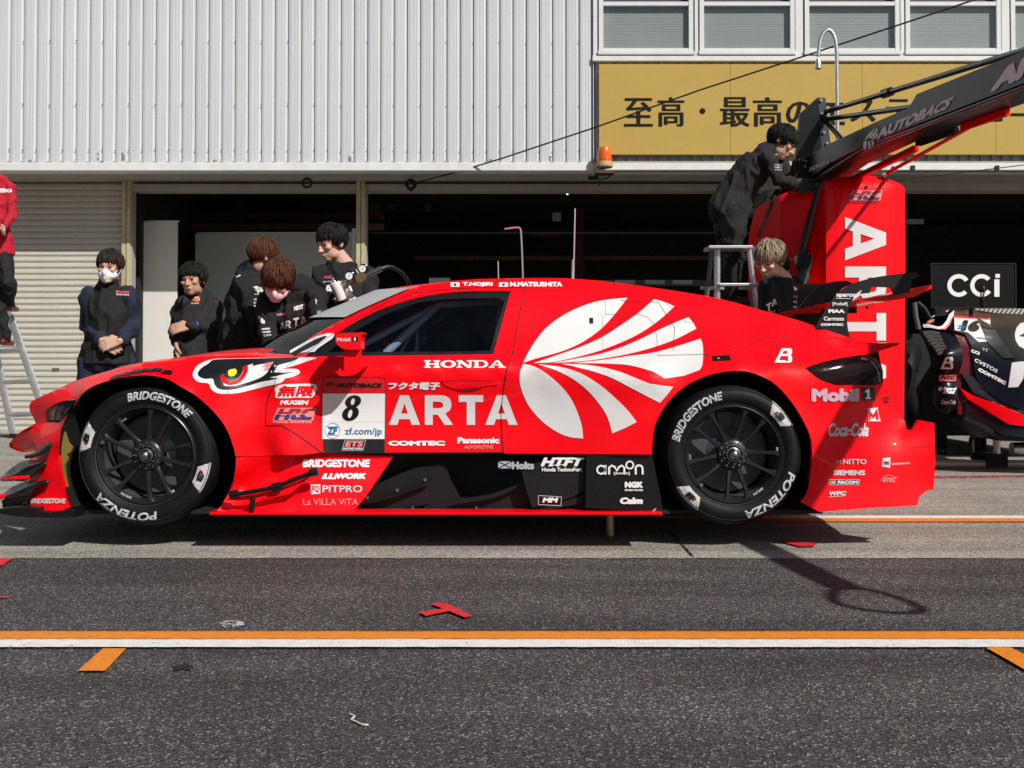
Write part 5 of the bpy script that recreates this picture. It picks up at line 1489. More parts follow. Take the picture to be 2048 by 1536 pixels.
MK([cc(C4, (1100, 1118), (1114, 1130), (1130, 1118), (1130, 1147), (1114, 1136), (1100, 1147))], PINK, cell=None)
T('SIEMENS', 1083, 1182, 1270, 1213, f=C4, mat=WHT2, bold=.06)
MK([cc(C4, (1056, 1238), (1238, 1238), (1234, 1270), (1056, 1270))], WHT2, cell=None, lift=.003)
MK([cc(C4, (1060, 1241), (1234, 1241), (1231, 1267), (1060, 1267))], BLKV, cell=None, lift=.0036)
MK([cc(C4, (1064, 1246), (1095, 1246), (1100, 1254), (1095, 1263), (1064, 1263))], PINK, cell=None, lift=.0042)
T('FACOM', 1108, 1245, 1228, 1264, f=C4, bold=.05, shear=.12, lift=.0045)
T('WPC', 1058, 1306, 1160, 1332, f=C4, mat=WHT2, bold=.06, shear=.2)
MK([ribbon(cc(C4, (1056, 1340), (1150, 1334)), .8)], WHT2, cell=None)
MK([cc(C4, (1375, 1112), (1420, 1106), (1418, 1168), (1370, 1160))], WHT2, cell=None)
T('MN', 1380, 1128, 1412, 1152, f=C4, mat=DRED, bold=.03, lift=.005)
MK([cc(C4, (1426, 1140), (1535, 1136), (1535, 1146), (1428, 1152))], PINK, cell=None)
T('amsc', 1374, 1226, 1450, 1254, f=C4, mat=PINK, bold=.03, shear=.2)
MK([ribbon(sm(cc(C4, (1362, 1245), (1385, 1218), (1420, 1212), (1455, 1228), (1464, 1220)), 3), 1)], PINK, cell=None)
# skirt
def bridgestone(x0, y0, x1, y1, D, mat, par, sh=.12):
    w = (x1 - x0)
    T('BRIDGESTONE', x0, y0, x1, y1, D=D, mat=mat, bold=.05, shear=sh, par=par)
bridgestone(605, 918.5, 740, 934.5, SK, WHT, car)
T('WORK', 672, 946, 732, 958, D=SK, mat=WHT, bold=.08, shear=.2)
MK([cc(C2, (752, 1296), (772, 1262), (790, 1262), (782, 1288), (796, 1288), (808, 1262), (824, 1262), (815, 1288), (830, 1288), (842, 1262), (860, 1262), (840, 1298))], WHT, D=SK, cell=None)
T('PITPRO', 645, 970.5, 724.5, 984.5, D=SK, mat=WHT2, bold=.015)
MK([cc(C2, (688, 1332), (746, 1330), (746, 1388), (690, 1392))], WHT2, D=SK, cell=None)
T('PQ', 624, 971, 638, 985, D=SK, mat=RED, bold=.02, lift=.005)
T('La ViLLA ViTA', 606, 997, 716, 1010, D=SK, mat=PINK, bold=.0)
bridgestone(*CB(362, 1162), *CB(775, 1222), BMP, WHT2, car)
MK([boxq(*CB(478, 1240), *CB(536, 1310))], REDF, D=BMP, cell=None, lift=.004)
MK([circle(*CB(509, 1258), 2.2, 2.2, 10)], DARK, D=BMP, cell=None, lift=.005)
# black side
DY = lambda x, y: np.interp(x, [990, 1070, 1170, 1300], [.13, .125, .06, .018])
T('Holts', 365, 1132, 497, 1178, f=C3, D=.056, mat=GREYP, bold=.07)
a = cc(C3, (285, 1130), (362, 1130), (362, 1172), (285, 1172))
MK([a], GREYP, D=.056, cell=None, lift=.004)
MK([ribbon([a[0], a[2]], 2), ribbon([a[1], a[3]], 2)], NAVY, D=.056, cell=None, lift=.005)
T('HTFT', 535, 1107, 797, 1160, f=C3, D=.056, bold=.06, shear=.3)
T('Honda TechnoFort', 543, 1167, 780, 1190, f=C3, D=.056, bold=.045)
MK([ribbon(sm(cc(C3, (580, 1160), (640, 1150), (690, 1152)), 3), 1.5)], WHT, D=.056, cell=None)
DZ = .016
def O_(cx, cy, r, w=.36): return (circle(*C3(cx, cy), r / 2.953, r / 2.953, 20), [circle(*C3(cx, cy), r * (1 - w) / 2.953, r * (1 - w) / 2.953, 20)[::-1]])
MK([O_(893, 1180, 29), cc(C3, (912, 1152), (924, 1152), (924, 1208), (912, 1208)), ribbon(cc(C3, (940, 1208), (940, 1166), (956, 1155), (974, 1164), (986, 1186), (998, 1164), (1014, 1155), (1030, 1166), (1030, 1208)), 4), ribbon(sm(cc(C3, (1098, 1208), (1098, 1165), (1118, 1154), (1136, 1166), (1138, 1208)), 3), 4)], WHT, D=DZ, cell=None)
MK([O_(1062, 1152, 26)], WHT, D=DZ, cell=None, lift=.004)
T('[é:mon]', 968, 1192, 1062, 1212, f=C3, D=DZ, bold=.03)
T('NGK', 1032, 1250, 1140, 1287, f=C3, D=DZ, bold=.09); T('SPARK PLUGS', 1032, 1294, 1140, 1306, f=C3, D=DZ, bold=.06)
T('Calm', 1003, 1343, 1140, 1383, f=C3, D=DZ, bold=.08, shear=.1)
a = cc(C3, (522, 1332), (658, 1340), (656, 1392), (522, 1386))
MK([ribbon([a[i], a[(i + 1) % 4]], 1) for i in range(4)], WHT2, D=.056, cell=None)
T('MM', 545, 1344, 640, 1374, f=C3, D=.056, bold=.06, shear=.2)
# wing stay
for s, y0, y1, x0, x1, b in (('sparco', 140, 166, 1100, 1216, .05), ('[ProStaff]', 190, 214, 1078, 1166, .03), ('PIAA', 232, 254, 1053, 1150, .08), ('Carmate', 275, 299, 1026, 1146, .03), ('COMTEC', 315, 330, 1008, 1143, .08)):
    T(s, x0, y0, x1, y1, f=C4, D=.30, bold=b)
MK([ribbon(cc(C4, (1098, 168), (1186, 168)), 1)], WHT, D=.30, cell=None)
# ------------------------------------------------------------------ refuelling tower and boom behind the car
YT = 3.3
tw = thing('fuel_tower', 'tall red fuel tower with white vertical lettering behind the rear wing', 'fuel tower', (PX(1712, 0, YT).x, YT, 0))
gY = lambda Y: 733 + 0.86 * FPX / (Y + 5.2)
gb = gY(YT) - 1
def Drt(x, y):
    u = (x - 1712) / 98.0
    return YT + 0.10 * np.abs(u) ** 4 + 0.0016 * np.maximum(0, 372 - y) ** 1.3 + np.maximum(0, -(x - 1645)) * 0.006
OUT = sm(cc(CT, (870, 500), (960, 462), (1060, 446), (1150, 440), (1250, 445), (1350, 470), (1415, 500), (1436, 530)), 3) + [(1811, 520), (1809, 700), (1806, gb), (1614, gb), (1613, 560)] + cc(CT, (795, 1000), (830, 800))
panel('tower_cover', OUT, Drt, RED, tw, cell=14, rim=.55)
def Dlt(x, y):
    return YT + 0.02 + 0.12 * ((1600 - x) / 60.0) + 0.012 * np.maximum(0, 390 - y) * .3 + np.where(x < 1556, (1556 - x) * .012, 0)
OUT = cc(CT, (500, 622), (600, 570), (700, 525), (800, 492), (866, 484), (735, 1000)) + [(1600, 560), (1602, gb - 6), (1516, gb - 10), (1514, 480)] + cc(CT, (462, 760))
panel('tower_cover', OUT, Dlt, RED, tw, cell=10, rim=.35)
tube('strap', [PX(*CT(868, 488), YT - .03), PX(*CT(800, 740), YT - .03), PX(*CT(738, 985), YT - .03), PX(1598, 640, YT)], .024, BLKV, tw, 8)
tube('strap', [PX(*CT(570, 570), YT + .1), PX(*CT(500, 740), YT + .1), PX(*CT(455, 850), YT + .12)], .014, BLKV, tw, 6)
box('tape', (PX(*CT(706, 1010), YT).x, YT - .01, PX(*CT(706, 1030), YT).z), (PX(*CT(718, 1010), YT).x, YT + .02, PX(*CT(706, 975), YT).z), WHT, tw)
mark('logo', [circle(*CT(1178, 515), 3.6, 3.4, 14)], Drt, DARK, tw, .006, None)
hrc(*CT(1065, 540), *CT(1282, 600), Drt, tw, lift=.008, base=PINK)
text('lettering', 'Honda RACING', *CT(1065, 605), *CT(1265, 619), Drt, DRED, tw, bold=.03, lift=.008)
for ch, y0, y1 in (('A', 434, 521), ('R', 533, 612), ('T', 626, 681), ('A', 700, 787)):
    mark('lettering', [block(ch, ((1690, y0), (1690, y1), (1772, y1), (1772, y0)))], Drt, FAN, tw, .006, 12)
mark('seam', [ribbon(cc(CT, (925, 520), (890, 680), (850, 880), (800, 1120)), .8)], Drt, DRED, tw, .005, None)
box('tower_base', (PX(1530, 0, YT + .5).x, YT + .45, 0.01), (PX(1800, 0, YT + .5).x, YT + 1.0, PX(0, 380, YT + .5).z), DARK, tw)

bo = thing('fuel_boom', 'long black lettered boom reaching out from the top of the red tower', 'boom', (PX(1640, 0, 3.9).x, 3.9, PX(0, 340, 3.9).z))
S0 = PX(1600, 338, 3.9)                        # lower front edge at the root
S1 = PX(2048, 166, 0.55)                        # the same edge where it leaves the picture
dv = (S1 - S0); L0 = dv.length; dv.normalize()
BL_ = L0 * 2.05                                # the boom goes on over the lane
sx = Vector((0, 0, 1)).cross(dv).normalized()  # across
if sx.x < 0: sx = -sx
up_ = dv.cross(sx)
if up_.z < 0: up_ = -up_
def onboom(y, Yp):
    return PX(0, y, Yp)
BOOMM = M('boom_black', (0.008, 0.009, 0.009), 0.3, spec=.35)
# side face: traced at its own distance along the boom line
def BP(x, y):
    """point of the boom's long side plane seen at pixel x, y"""
    u = (x - 1024.0) / FPX; v = (YPP - y) / FPX
    d = Vector((u, CP - v * SP, SP + v * CP))
    n = dv.cross(Vector((0, 0, 1))).normalized()
    t = (S0 - CAM).dot(n) / d.dot(n)
    return CAM + d * t
hgt = 0.19
wid = 0.30
def section(t, h0, h1, w):
    p = S0 + dv * t
    return [p + Vector((0, 0, h0)), p + Vector((0, 0, h1)), p + sx * w + Vector((0, 0, h1)), p + sx * w + Vector((0, 0, h0))]
tt = [0.0, L0 * .2, L0 * .445, L0 * .60, L0 * .633, L0, L0 * 1.15, L0 * 1.3, BL_]
hh = [(-.13, .06), (-.04, .108), (.0, .123), (.0, .125), (.0, .19), (.0, .168), (.01, .16), (.03, .13), (.05, .12)]
ww = [wid] * 6 + [.26, .13, .10]
V, F = [], []
for t, (a, b), w in zip(tt, hh, ww):
    V += section(t, a, b, w)
for i in range(len(tt) - 1):
    for k in range(4):
        F.append((i * 4 + k, i * 4 + (k + 1) % 4, i * 4 + 4 + (k + 1) % 4, i * 4 + 4 + k))
F += [(3, 2, 1, 0), tuple(len(V) - 4 + k for k in range(4))]
bm = bmesh.new(); me = bpy.data.meshes.new('b'); me.from_pydata([tuple(v) for v in V], [], F); bm.from_mesh(me); bpy.data.meshes.remove(me)
bmesh.ops.recalc_face_normals(bm, faces=bm.faces[:])
bobj('boom_arm', bm, BOOMM, bo)
# lower rails and red hose guard below the arm
tube('boom_rail', [S0 + dv * .1 + Vector((0, 0, -.14)) + sx * .02, S0 + dv * L0 * .4 + Vector((0, 0, -.02)) + sx * .02, S0 + dv * L0 + Vector((0, 0, -.012)) + sx * .02], .014, BLK, bo, 8)
def slabx(name, t0, t1, dz0, dz1, w0, w1, mat):
    bm = bmesh.new()
    c = [S0 + dv * t0, S0 + dv * t1]
    q = []
    for t, dz in ((t0, dz0), (t1, dz1)):
        p = S0 + dv * t + Vector((0, 0, dz))
        q.append([bm.verts.new(p + sx * w + Vector((0, 0, h))) for w, h in ((w0, 0), (w0, .04), (w1, .04), (w1, 0))])
    for k in range(4): bm.faces.new((q[0][k], q[0][(k + 1) % 4], q[1][(k + 1) % 4], q[1][k]))
    bm.faces.new(q[0][::-1]); bm.faces.new(q[1])
    bmesh.ops.recalc_face_normals(bm, faces=bm.faces[:])
    return bobj(name, bm, mat, bo)
slabx('hose_guard', .25, L0 * .45, -.165, -.075, .26, .30, RED)
slabx('hose_guard', L0 * .46, L0 * .62, -.045, -.045, .26, .30, BLK)
slabx('hose_guard', L0 * .64, L0 * .80, -.042, -.042, .27, .30, RED)
# upright plate at the root and the stay rods
def bplate(name, pts, off, th, mat):
    V = [BP(*p) + sx * off for p in pts]
    n = len(V)
    V += [v + sx * th for v in V]
    F = [tuple(range(n)), tuple(range(n, 2 * n))[::-1]] + [(i, n + i, n + (i + 1) % n, (i + 1) % n) for i in range(n)]
    bm = bmesh.new(); me = bpy.data.meshes.new('b'); me.from_pydata([tuple(v) for v in V], [], F); bm.from_mesh(me); bpy.data.meshes.remove(me)
    bmesh.ops.recalc_face_normals(bm, faces=bm.faces[:])
    return bobj(name, bm, mat, bo)
YR = 3.75
plate('upright_plate', cc(CM, (312, 568), (168, 700), (150, 900), (120, 1150), (95, 1270), (250, 1300), (350, 1290), (352, 1000)), YR, .05, BOOMM, bo)
plate('upright_edge', cc(CM, (318, 566), (382, 570), (428, 985), (352, 1010)), YR + .01, .12, M('boom_edge', (0.05, 0.055, 0.06), .4, metal=.3), bo)
bm = bmesh.new()
for x, y in ((345, 590), (352, 700), (365, 800), (370, 860), (395, 950)):
    p = PX(*CM(x, y), YR); add_cyl(bm, p, p + Vector((0, -.008, 0)), .012, n=8)
o = bobj('bolt', bm, STEEL, bo); o['kind'] = 'stuff'
def rod(a, b, r, ext=1.0):
    A = PX(*CM(*a), YR + .05); Bp = BP(*CM(*b)) + sx * .15
    B = A + (Bp - A) * ext
    tube('stay_rod', [A, B], r, BLK, bo, 8)
    return A, B
A, B = rod((372, 690), (2048, 92), .02, 1.04)
for f in (.34, .36):
    p = A + (B - A) * f; tube('rod_clamp', [p, p + (B - A).normalized() * .06], .034, BLK, bo, 8)
rod((365, 752), (1130, 612), .02)
rod((345, 720), (420, 985), .02)
tube('stay_rod', [PX(*CM(868, 1220), YT + .1), PX(*CM(955, 1170), YT), PX(*CM(1590, 815), 1.9), PX(*CM(1980, 600), 1.2)], .015, RED, bo, 8)
tube('rod_clamp', [PX(*CM(855, 1222), YT + .05), PX(*CM(880, 1208), YT + .05)], .026, STEEL, bo, 8)
tube('rod_clamp', [PX(*CM(945, 1176), YT), PX(*CM(965, 1164), YT)], .026, STEEL, bo, 8)
slabx('root_bracket', -.05, .55, -.42, -.22, .0, .25, DARK)
# hose loop at the far end of the boom
E_ = S0 + dv * BL_
pts = []
for k in range(25):
    a = math.pi * 2 * k / 24
    pts.append(E_ + dv * (.2 - .22 * math.cos(a)) + sx * (.05 + .13 * math.sin(a)) + Vector((0, 0, .09 + .03 * math.sin(2 * a))))
tube('hose', pts, .02, BLKV, bo, 8)
# lettering on the side face
def btext(name, s, quad, mat, bold=.05, shear=.2):
    A, Fc = glyphs(s, bold, shear)
    q = np.array(quad, float); u = A[:, 0:1]; v = A[:, 1:2]
    p = q[0] * (1 - u) * (1 - v) + q[1] * u * (1 - v) + q[2] * u * v + q[3] * (1 - u) * v
    V = [BP(*pp) - sx * (.004 + j) for pp, j in zip(p, A[:, 2])]
    return mesh(name, V, Fc, mat, bo)
BT = M('boom_print', (0.72, 0.71, 0.74), .5)
btext('lettering', 'AUTOBACS', cc(CM, (815, 925), (1410, 660), (1475, 550), (830, 830)), BT, .055, .1)
btext('lettering', 'HONDA', cc(CM, (242, 1195), (415, 1125), (428, 1080), (260, 1150)), BT, .04, .1)
btext('lettering', 'ARTA', cc(CM, (1765, 530), (2500, 190), (2500, 0), (1830, 340)), BT, .08, .1)
V, F = [], []
def bpoly(pts):
    b = len(V); V.extend([BP(*CM(*p)) - sx * .004 for p in pts]); F.append(tuple(range(b, b + len(pts))))
bpoly([(805, 815), (740, 880), (712, 925), (730, 920), (770, 880)]); bpoly([(820, 815), (790, 860), (750, 905), (765, 915), (800, 885), (828, 840)])
bpoly([(832, 850), (800, 890), (775, 915), (790, 920), (825, 890)]); bpoly([(708, 935), (735, 935), (735, 970), (720, 1005), (705, 1000), (702, 970)])
bpoly([(742, 935), (758, 935), (765, 965), (760, 990), (742, 995), (748, 965)]); bpoly([(765, 930), (785, 930), (795, 955), (785, 972), (772, 975), (778, 955)])
mesh('logo', V, F, BT, bo)

# ------------------------------------------------------------------ stepladder by the tower
YL = 2.95
ld = thing('stepladder', 'aluminium stepladder under the man who leans on the black boom', 'ladder', (PX(1470, 0, YL).x, YL, 0))
gl2 = gY(YL)
def lad(a, b, r=.022, Ya=YL, Yb=YL, mat=ALU, name='rail', flat=(1.3, .7)):
    tube(name, [PX(*a, Ya), PX(*b, Yb)], r, mat, ld, 4, flat=flat)
lad(CT(182, 905), (1434, gl2), .017)
lad(CT(390, 905), (1560, gl2), .014)
lad(CT(150, 912), (1372, gY(YL + .55)), .014, YL + .12, YL + .55, M('green_grey', (0.10, 0.16, 0.14), .5))
lad(CT(420, 912), (1500, gY(YL + .55)), .014, YL + .12, YL + .55, M('dull_alu', (0.25, 0.25, 0.26), .5, metal=.5))
A, B = PX(*CT(118, 930), YL), PX(*CT(408, 905), YL)
box('top_step', (A.x, YL - .06, A.z), (B.x, YL + .18, A.z + .022), ALU, ld, .004)
for y in (1165, 1345, 1525, 1705):
    f = (y - 905) / 800
    xa, xb = 185 + 8 * f, 395 + 240 * f
    A, B = PX(*CT(xa, y + 14), YL), PX(*CT(xb, y), YL)
    box('step', (A.x, YL - .045, A.z), (B.x, YL + .045, A.z + .022), ALU, ld, .005)
A, B = PX(*CT(70, 1200), YL + .3), PX(*CT(440, 1190), YL + .3)
box('brace', (A.x, YL + .28, A.z), (B.x, YL + .31, A.z + .025), ALU, ld)

# ladder at the shutter
YJ = 8.1
l2 = thing('stepladder', 'silver stepladder at the shutter under the man in the red jacket', 'ladder', (PX(40, 0, YJ).x, YJ, 0))
g3 = gY(YJ)
def tb(a, b, r=.03, name='rail', Y2=YJ):
    tube(name, [PX(*a, YJ), PX(*b, Y2)], r, ALU, l2, 4, flat=(1.5, .6))
tb((-40, 560), (28, g3)); tb((-6, 560), (106, g3 - 1), .03)
for y in (703, 765, 830):
    f = (y - 560) / (g3 - 560)
    A = PX(-40 + 68 * f, y, YJ); B = PX(-6 + 112 * f, y - 3, YJ)
    tube('step', [A, B], .028, ALU, l2, 4, flat=(1.0, .9))
A = PX(28, g3, YJ); box('foot', (A.x - .045, YJ - .04, 0.005), (A.x + .05, YJ + .04, .06), BLKV, l2, .008)
tube('foot_strap', [Vector((A.x - .05, YJ - .02, .03)), Vector((A.x - .75, YJ - .02, .035))], .012, BLKV, l2, 6)
A = PX(106, g3, YJ); box('foot', (A.x - .045, YJ - .04, 0.005), (A.x + .05, YJ + .04, .06), BLKV, l2, .008)
tb((-60, 560), (-190, gY(8.4)), .03, 'rail', 8.4); tb((-30, 560), (-120, gY(8.4)), .03, 'rail', 8.4)

# ------------------------------------------------------------------ the second car, number 16
NV = M('dark_navy_paint', (0.005, 0.006, 0.010), .3, spec=.4)
DR = M('deep_red_reflection', (0.11, 0.004, 0.008), .3, coat=.8)  # dark side panel, its deep red reflection put into the base colour
YV = 3.7
c2 = thing('racing_car', 'black race car number 16 parked nose out behind the red car', 'race car', (PX(2060, 0, 4.2).x, 4.4, 0))
F2 = TPS([(*CR(215, 540), 4.15), (*CR(420, 560), 4.0), (*CR(485, 700), 3.85), (*CR(440, 900), 3.95), (*CR(290, 800), 4.02), (*CR(300, 1000), 4.05), (*CR(450, 1090), 3.95), (*CR(380, 700), 3.82), (*CR(380, 950), 3.88)])
H2 = TPS([(*CR(430, 400), 5.1), (*CR(700, 430), 5.1), (*CR(1100, 440), 5.0), (*CR(480, 620), 4.3), (*CR(540, 800), 4.05), (*CR(640, 860), 3.95), (*CR(800, 800), 3.9), (*CR(1100, 800), 3.75), (*CR(900, 1090), 3.55), (*CR(1100, 1100), 3.5), (*CR(1300, 800), 3.75), (*CR(1300, 1100), 3.5), (*CR(800, 600), 4.4), (*CR(1300, 440), 5.0), (*CR(480, 900), 4.0), (*CR(650, 1000), 3.75), (*CR(620, 1150), 3.7), (*CR(1000, 1250), 3.5)])
panel('front_fender', sm(cc(CR, (215, 540), (330, 543), (420, 575), (470, 640), (486, 700), (478, 770), (455, 830), (442, 900), (455, 1000), (450, 1090), (420, 1105), (350, 1095), (292, 1012), (300, 900), (296, 800), (280, 700), (245, 610)), 3, True), F2, NV, c2, cell=8, rim=.06)
panel('side_panel', cc(CR, (415, 520), (500, 560), (545, 640), (575, 800), (560, 900), (480, 850), (475, 920), (520, 1010), (510, 1110), (455, 1095), (440, 900), (480, 760), (470, 640)), lambda x, y: H2(x, y) + .05, DR, c2, cell=8, rim=.05)
panel('bonnet', cc(CR, (425, 405), (560, 397), (700, 420), (900, 430), (1300, 430), (1300, 1090), (900, 1075), (760, 1020), (640, 940), (575, 850), (545, 640), (500, 560), (430, 540)), H2, NV, c2, cell=10, rim=.1)
panel('headlight', cc(CR, (478, 826), (560, 850), (640, 915), (760, 985), (900, 1050), (1300, 1060), (1300, 1115), (900, 1100), (700, 1018), (560, 955)), lambda x, y: H2(x, y) + .015, M('headlight_dark', (0.03, 0.028, 0.028), .08, coat=1.0), c2, cell=10, rim=.05)
panel('nose_stripe', cc(CR, (468, 922), (560, 975), (700, 1022), (900, 1103), (1300, 1120), (1300, 1190), (880, 1175), (790, 1162), (650, 1075), (520, 995)), H2, RED, c2, cell=10, rim=.05)
panel('front_bumper', cc(CR, (505, 1000), (650, 1080), (790, 1167), (900, 1180), (1300, 1195), (1300, 1260), (900, 1252), (760, 1240), (620, 1155), (500, 1112)), lambda x, y: H2(x, y) + .02, NV, c2, cell=10, rim=.08)
plate('splitter', cc(CR, (500, 1112), (620, 1157), (760, 1242), (1300, 1262), (1300, 1290), (740, 1275), (600, 1180), (490, 1130)), 3.65, .5, CARB, c2)
for k in range(7):
    x, y = 225 + 15 * k + 4 * (k > 3), 552 + 22 * k
    a = cc(CR, (x, y), (x + 40, y - 14), (x + 108 - 6 * k, y - 4), (x + 100 - 5 * k, y + 16), (x + 40, y + 8), (x + 10, y + 18))
    plate('fender_louvre', sm(a, 2, True), 3.86 + .0 * k, .05, M('louvre_gloss', (0.05, 0.05, 0.052), .25, coat=.6) if k == 0 else bpy.data.materials['louvre_gloss'], c2)
wl2 = lathe_y('wheel', [(0.10, .02), (0.2, .0), (0.25, -.01), (0.30, .0), (0.332, .03), (0.338, .08), (0.338, .26), (0.33, .30), (0.2, .33)], RUBBER, None)
wl2.parent = c2; wl2.matrix_parent_inverse = c2.matrix_basis.inverted()
pw = PX(*CR(200, 880), 4.55)
wl2.matrix_basis = Matrix.Translation(pw) @ Matrix.Rotation(math.radians(60), 4, 'Z')
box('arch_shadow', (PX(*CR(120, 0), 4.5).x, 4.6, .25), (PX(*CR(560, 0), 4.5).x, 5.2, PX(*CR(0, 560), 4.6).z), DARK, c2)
box('car_body', (PX(*CR(420, 0), 5.2).x, 5.15, .22), (PX(*CR(1300, 0), 5.2).x, 8.0, PX(*CR(0, 430), 5.2).z), NV, c2)
def M2(polys, mat, D, lift=.006): return mark('logo', [cc(CR, *p) for p in polys], D, mat, c2, lift, 9)
M2([[(428, 412), (668, 432), (676, 610), (592, 614), (520, 550), (432, 536)]], WHT, H2)
M2([[(422, 405), (664, 430), (667, 466), (432, 452)]], REDF, H2, .008)
def t2(s, quad, D, mat=WHT, bold=.05, shear=0.0): return text('lettering', s, 0, 0, 1, 1, D, mat, c2, bold=bold, shear=shear, lift=.011, quad=cc(CR, *quad))
t2('AUTOBACS', ((465, 440), (655, 458), (655, 440), (465, 424)), H2, DRED, .07, .2)
t2('16', ((468, 542), (590, 548), (612, 470), (490, 466)), H2, BLKV, .09)
t2('ZF', ((450, 528), (500, 530), (502, 504), (452, 502)), H2, BLUE, .04)
t2('.com/jp', ((572, 598), (652, 606), (654, 582), (574, 574)), H2, BLUE, .02)
panel('hood_duct', cc(CR, (580, 448), (672, 500), (835, 722), (760, 722), (660, 625)), lambda x, y: H2(x, y) - .02, BLK, c2, cell=10, rim=.02)
t2('CCI', ((540, 682), (596, 702), (600, 682), (544, 662)), H2)
t2('CVSTOS', ((562, 742), (712, 822), (722, 800), (572, 722)), H2, bold=.02)
t2('COMTEC', ((585, 806), (768, 902), (778, 880), (594, 784)), H2, bold=.08)
t2('TT', ((615, 670), (655, 684), (655, 664), (615, 652)), H2, GREYP, .03)
M2([[(834, 560), (845, 520), (870, 490), (905, 480), (960, 480), (960, 520), (860, 575), (960, 590), (960, 660), (905, 665), (860, 640), (838, 600)]], WHT, H2)
M2([[(790, 918), (815, 752), (870, 745), (960, 745), (960, 780), (900, 790), (890, 860), (855, 915)]], FAN, H2)
M2([[(218, 498), (250, 492), (280, 500), (320, 512), (350, 505), (378, 470), (395, 430), (430, 400), (425, 440), (400, 485), (370, 525), (330, 530), (270, 518), (225, 518)]], WHT, lambda x, y: F2(x, y) - .06)
M2([[(245, 480), (270, 465), (298, 462), (290, 480), (262, 490)], [(330, 527), (365, 520), (395, 485), (420, 445), (400, 500), (370, 532)]], PINK, lambda x, y: F2(x, y) - .065)
M2([[(275, 450), (300, 432), (295, 445)], [(370, 412), (395, 395), (385, 412)]], WHT, lambda x, y: F2(x, y) - .06)
bmark(*CR(337, 714), *CR(422, 796), WHT, F2, c2, .008)
M2([[(330, 836), (445, 834), (442, 876), (326, 874)]], PINK, F2, .005)
hrc(*CR(334, 838), *CR(440, 864), F2, c2, lift=.008)
t2('Castrol', ((356, 938), (442, 938), (444, 916), (358, 916)), F2, bold=.05); t2('EDGE', ((352, 960), (432, 960), (436, 942), (356, 942)), F2, bold=.08, shear=.2)
M2([[(320, 928), (328, 914), (342, 912), (350, 926), (344, 942), (328, 942)]], WHT, F2)
t2('Coca‑Cola', ((342, 1030), (436, 1030), (440, 1000), (346, 1000)), F2, bold=.03, shear=.3)
tube('strut', [PX(*CR(163, 350), 4.4), PX(*CR(172, 440), 4.4), PX(*CR(192, 530), 4.4)], .022, M('strut_grey', (0.14, 0.14, 0.14), .4, metal=.4), c2, 8)
tube('strut', [PX(*CR(185, 350), 4.45), PX(*CR(230, 390), 4.45), PX(*CR(272, 462), 4.45)], .02, BLKV, c2, 8)
box('jack_pad', (PX(*CR(600, 0), 4.2).x, 4.1, .02), (PX(*CR(740, 0), 4.2).x, 4.4, .12), DARK, c2)
tube('air_jack', [Vector((PX(*CR(700, 0), 4.25).x, 4.25, .01)), Vector((PX(*CR(700, 0), 4.25).x, 4.25, .4))], .03, STEEL, c2, 10)
tube('floor_jack', [PX(*CR(812, 1330), 3.9), PX(*CR(960, 1325), 3.9)], .055, STEEL, c2, 12)
# sign on its stand above the black car
YN = 4.9
sg = thing('team_sign', 'black rectangular sign with white CCi letters above the black car', 'sign', (PX(1947, 0, YN).x, YN, 0))
A, B = PX(*CR(283, 378), YN), PX(*CR(833, 96), YN)
box('sign_panel', (A.x, YN, A.z), (B.x, YN + .04, B.z), M('sign_black', (0.004, 0.004, 0.0045), .4, spec=.2), sg, .004)
w_ = .012
bm = bmesh.new()
add_box(bm, (A.x - w_, YN - .006, B.z + .001), (B.x + w_, YN + .045, B.z + w_)); add_box(bm, (A.x - w_, YN - .006, A.z - w_), (B.x + w_, YN + .045, A.z - .001))
add_box(bm, (A.x - w_, YN - .006, A.z), (A.x - .001, YN + .045, B.z)); add_box(bm, (B.x + .001, YN - .006, A.z), (B.x + w_, YN + .045, B.z))
bobj('sign_frame', bm, M('sign_frame', (0.03, 0.03, 0.032), .3, metal=.6), sg)
def ringc(cx, cy, ro, ri, a0, a1):
    return cc(CR, *circle(cx, cy, ro, ro, 26, a0, a1)) + cc(CR, *circle(cx, cy, ri, ri, 26, a0, a1))[::-1]
mark('lettering', [ringc(459, 237, 76, 48, 32, 318), ringc(612, 237, 76, 48, 40, 325), cc(CR, (697, 196), (731, 196), (731, 312), (697, 312)), cc(CR, (704, 160), (734, 160), (734, 186), (704, 186))], YN, WHT, sg, .004, None)
tube('stand', [Vector(((A.x + B.x) / 2, YN + .06, 0.01)), Vector(((A.x + B.x) / 2, YN + .06, A.z + .2))], .02, DARK, sg, 8)
tube('cord', [PX(*CR(625, 245), YN - .02), PX(*CR(632, 270), YN - .03), PX(*CR(622, 310), YN - .02), PX(*CR(630, 385), YN - .02)], .008, BLKV, sg, 6)
# striped bar behind the bonnet
A, B = PX(*CR(570, 432), 5.6), PX(*CR(1100, 392), 5.6)
sb = thing('striped_bar', 'pale barrier bar with diagonal stripes behind the black car', 'barrier', (A.x, 5.6, 0))
box('bar', (A.x, 5.6, A.z), (B.x, 5.64, B.z), M('bar_pale', (0.55, 0.53, 0.48), .5), sb)
x = A.x
bm = bmesh.new()
while x < B.x - .06:
    vs_ = [bm.verts.new((x + dx, 5.597, z)) for dx, z in ((0, A.z + .003), (.02, A.z + .003), (.06, B.z - .003), (.04, B.z - .003))]
    bm.faces.new(vs_); x += .045
o = bobj('stripe', bm, M('stripe_dark', (0.05, 0.05, 0.05), .5), sb); o['kind'] = 'stuff'
tube('post', [Vector((B.x, 5.65, 0)), Vector((B.x, 5.65, B.z))], .02, DARK, sb, 8)
tube('post', [Vector((A.x + .1, 5.65, 0)), Vector((A.x + .1, 5.65, B.z))], .02, DARK, sb, 8)
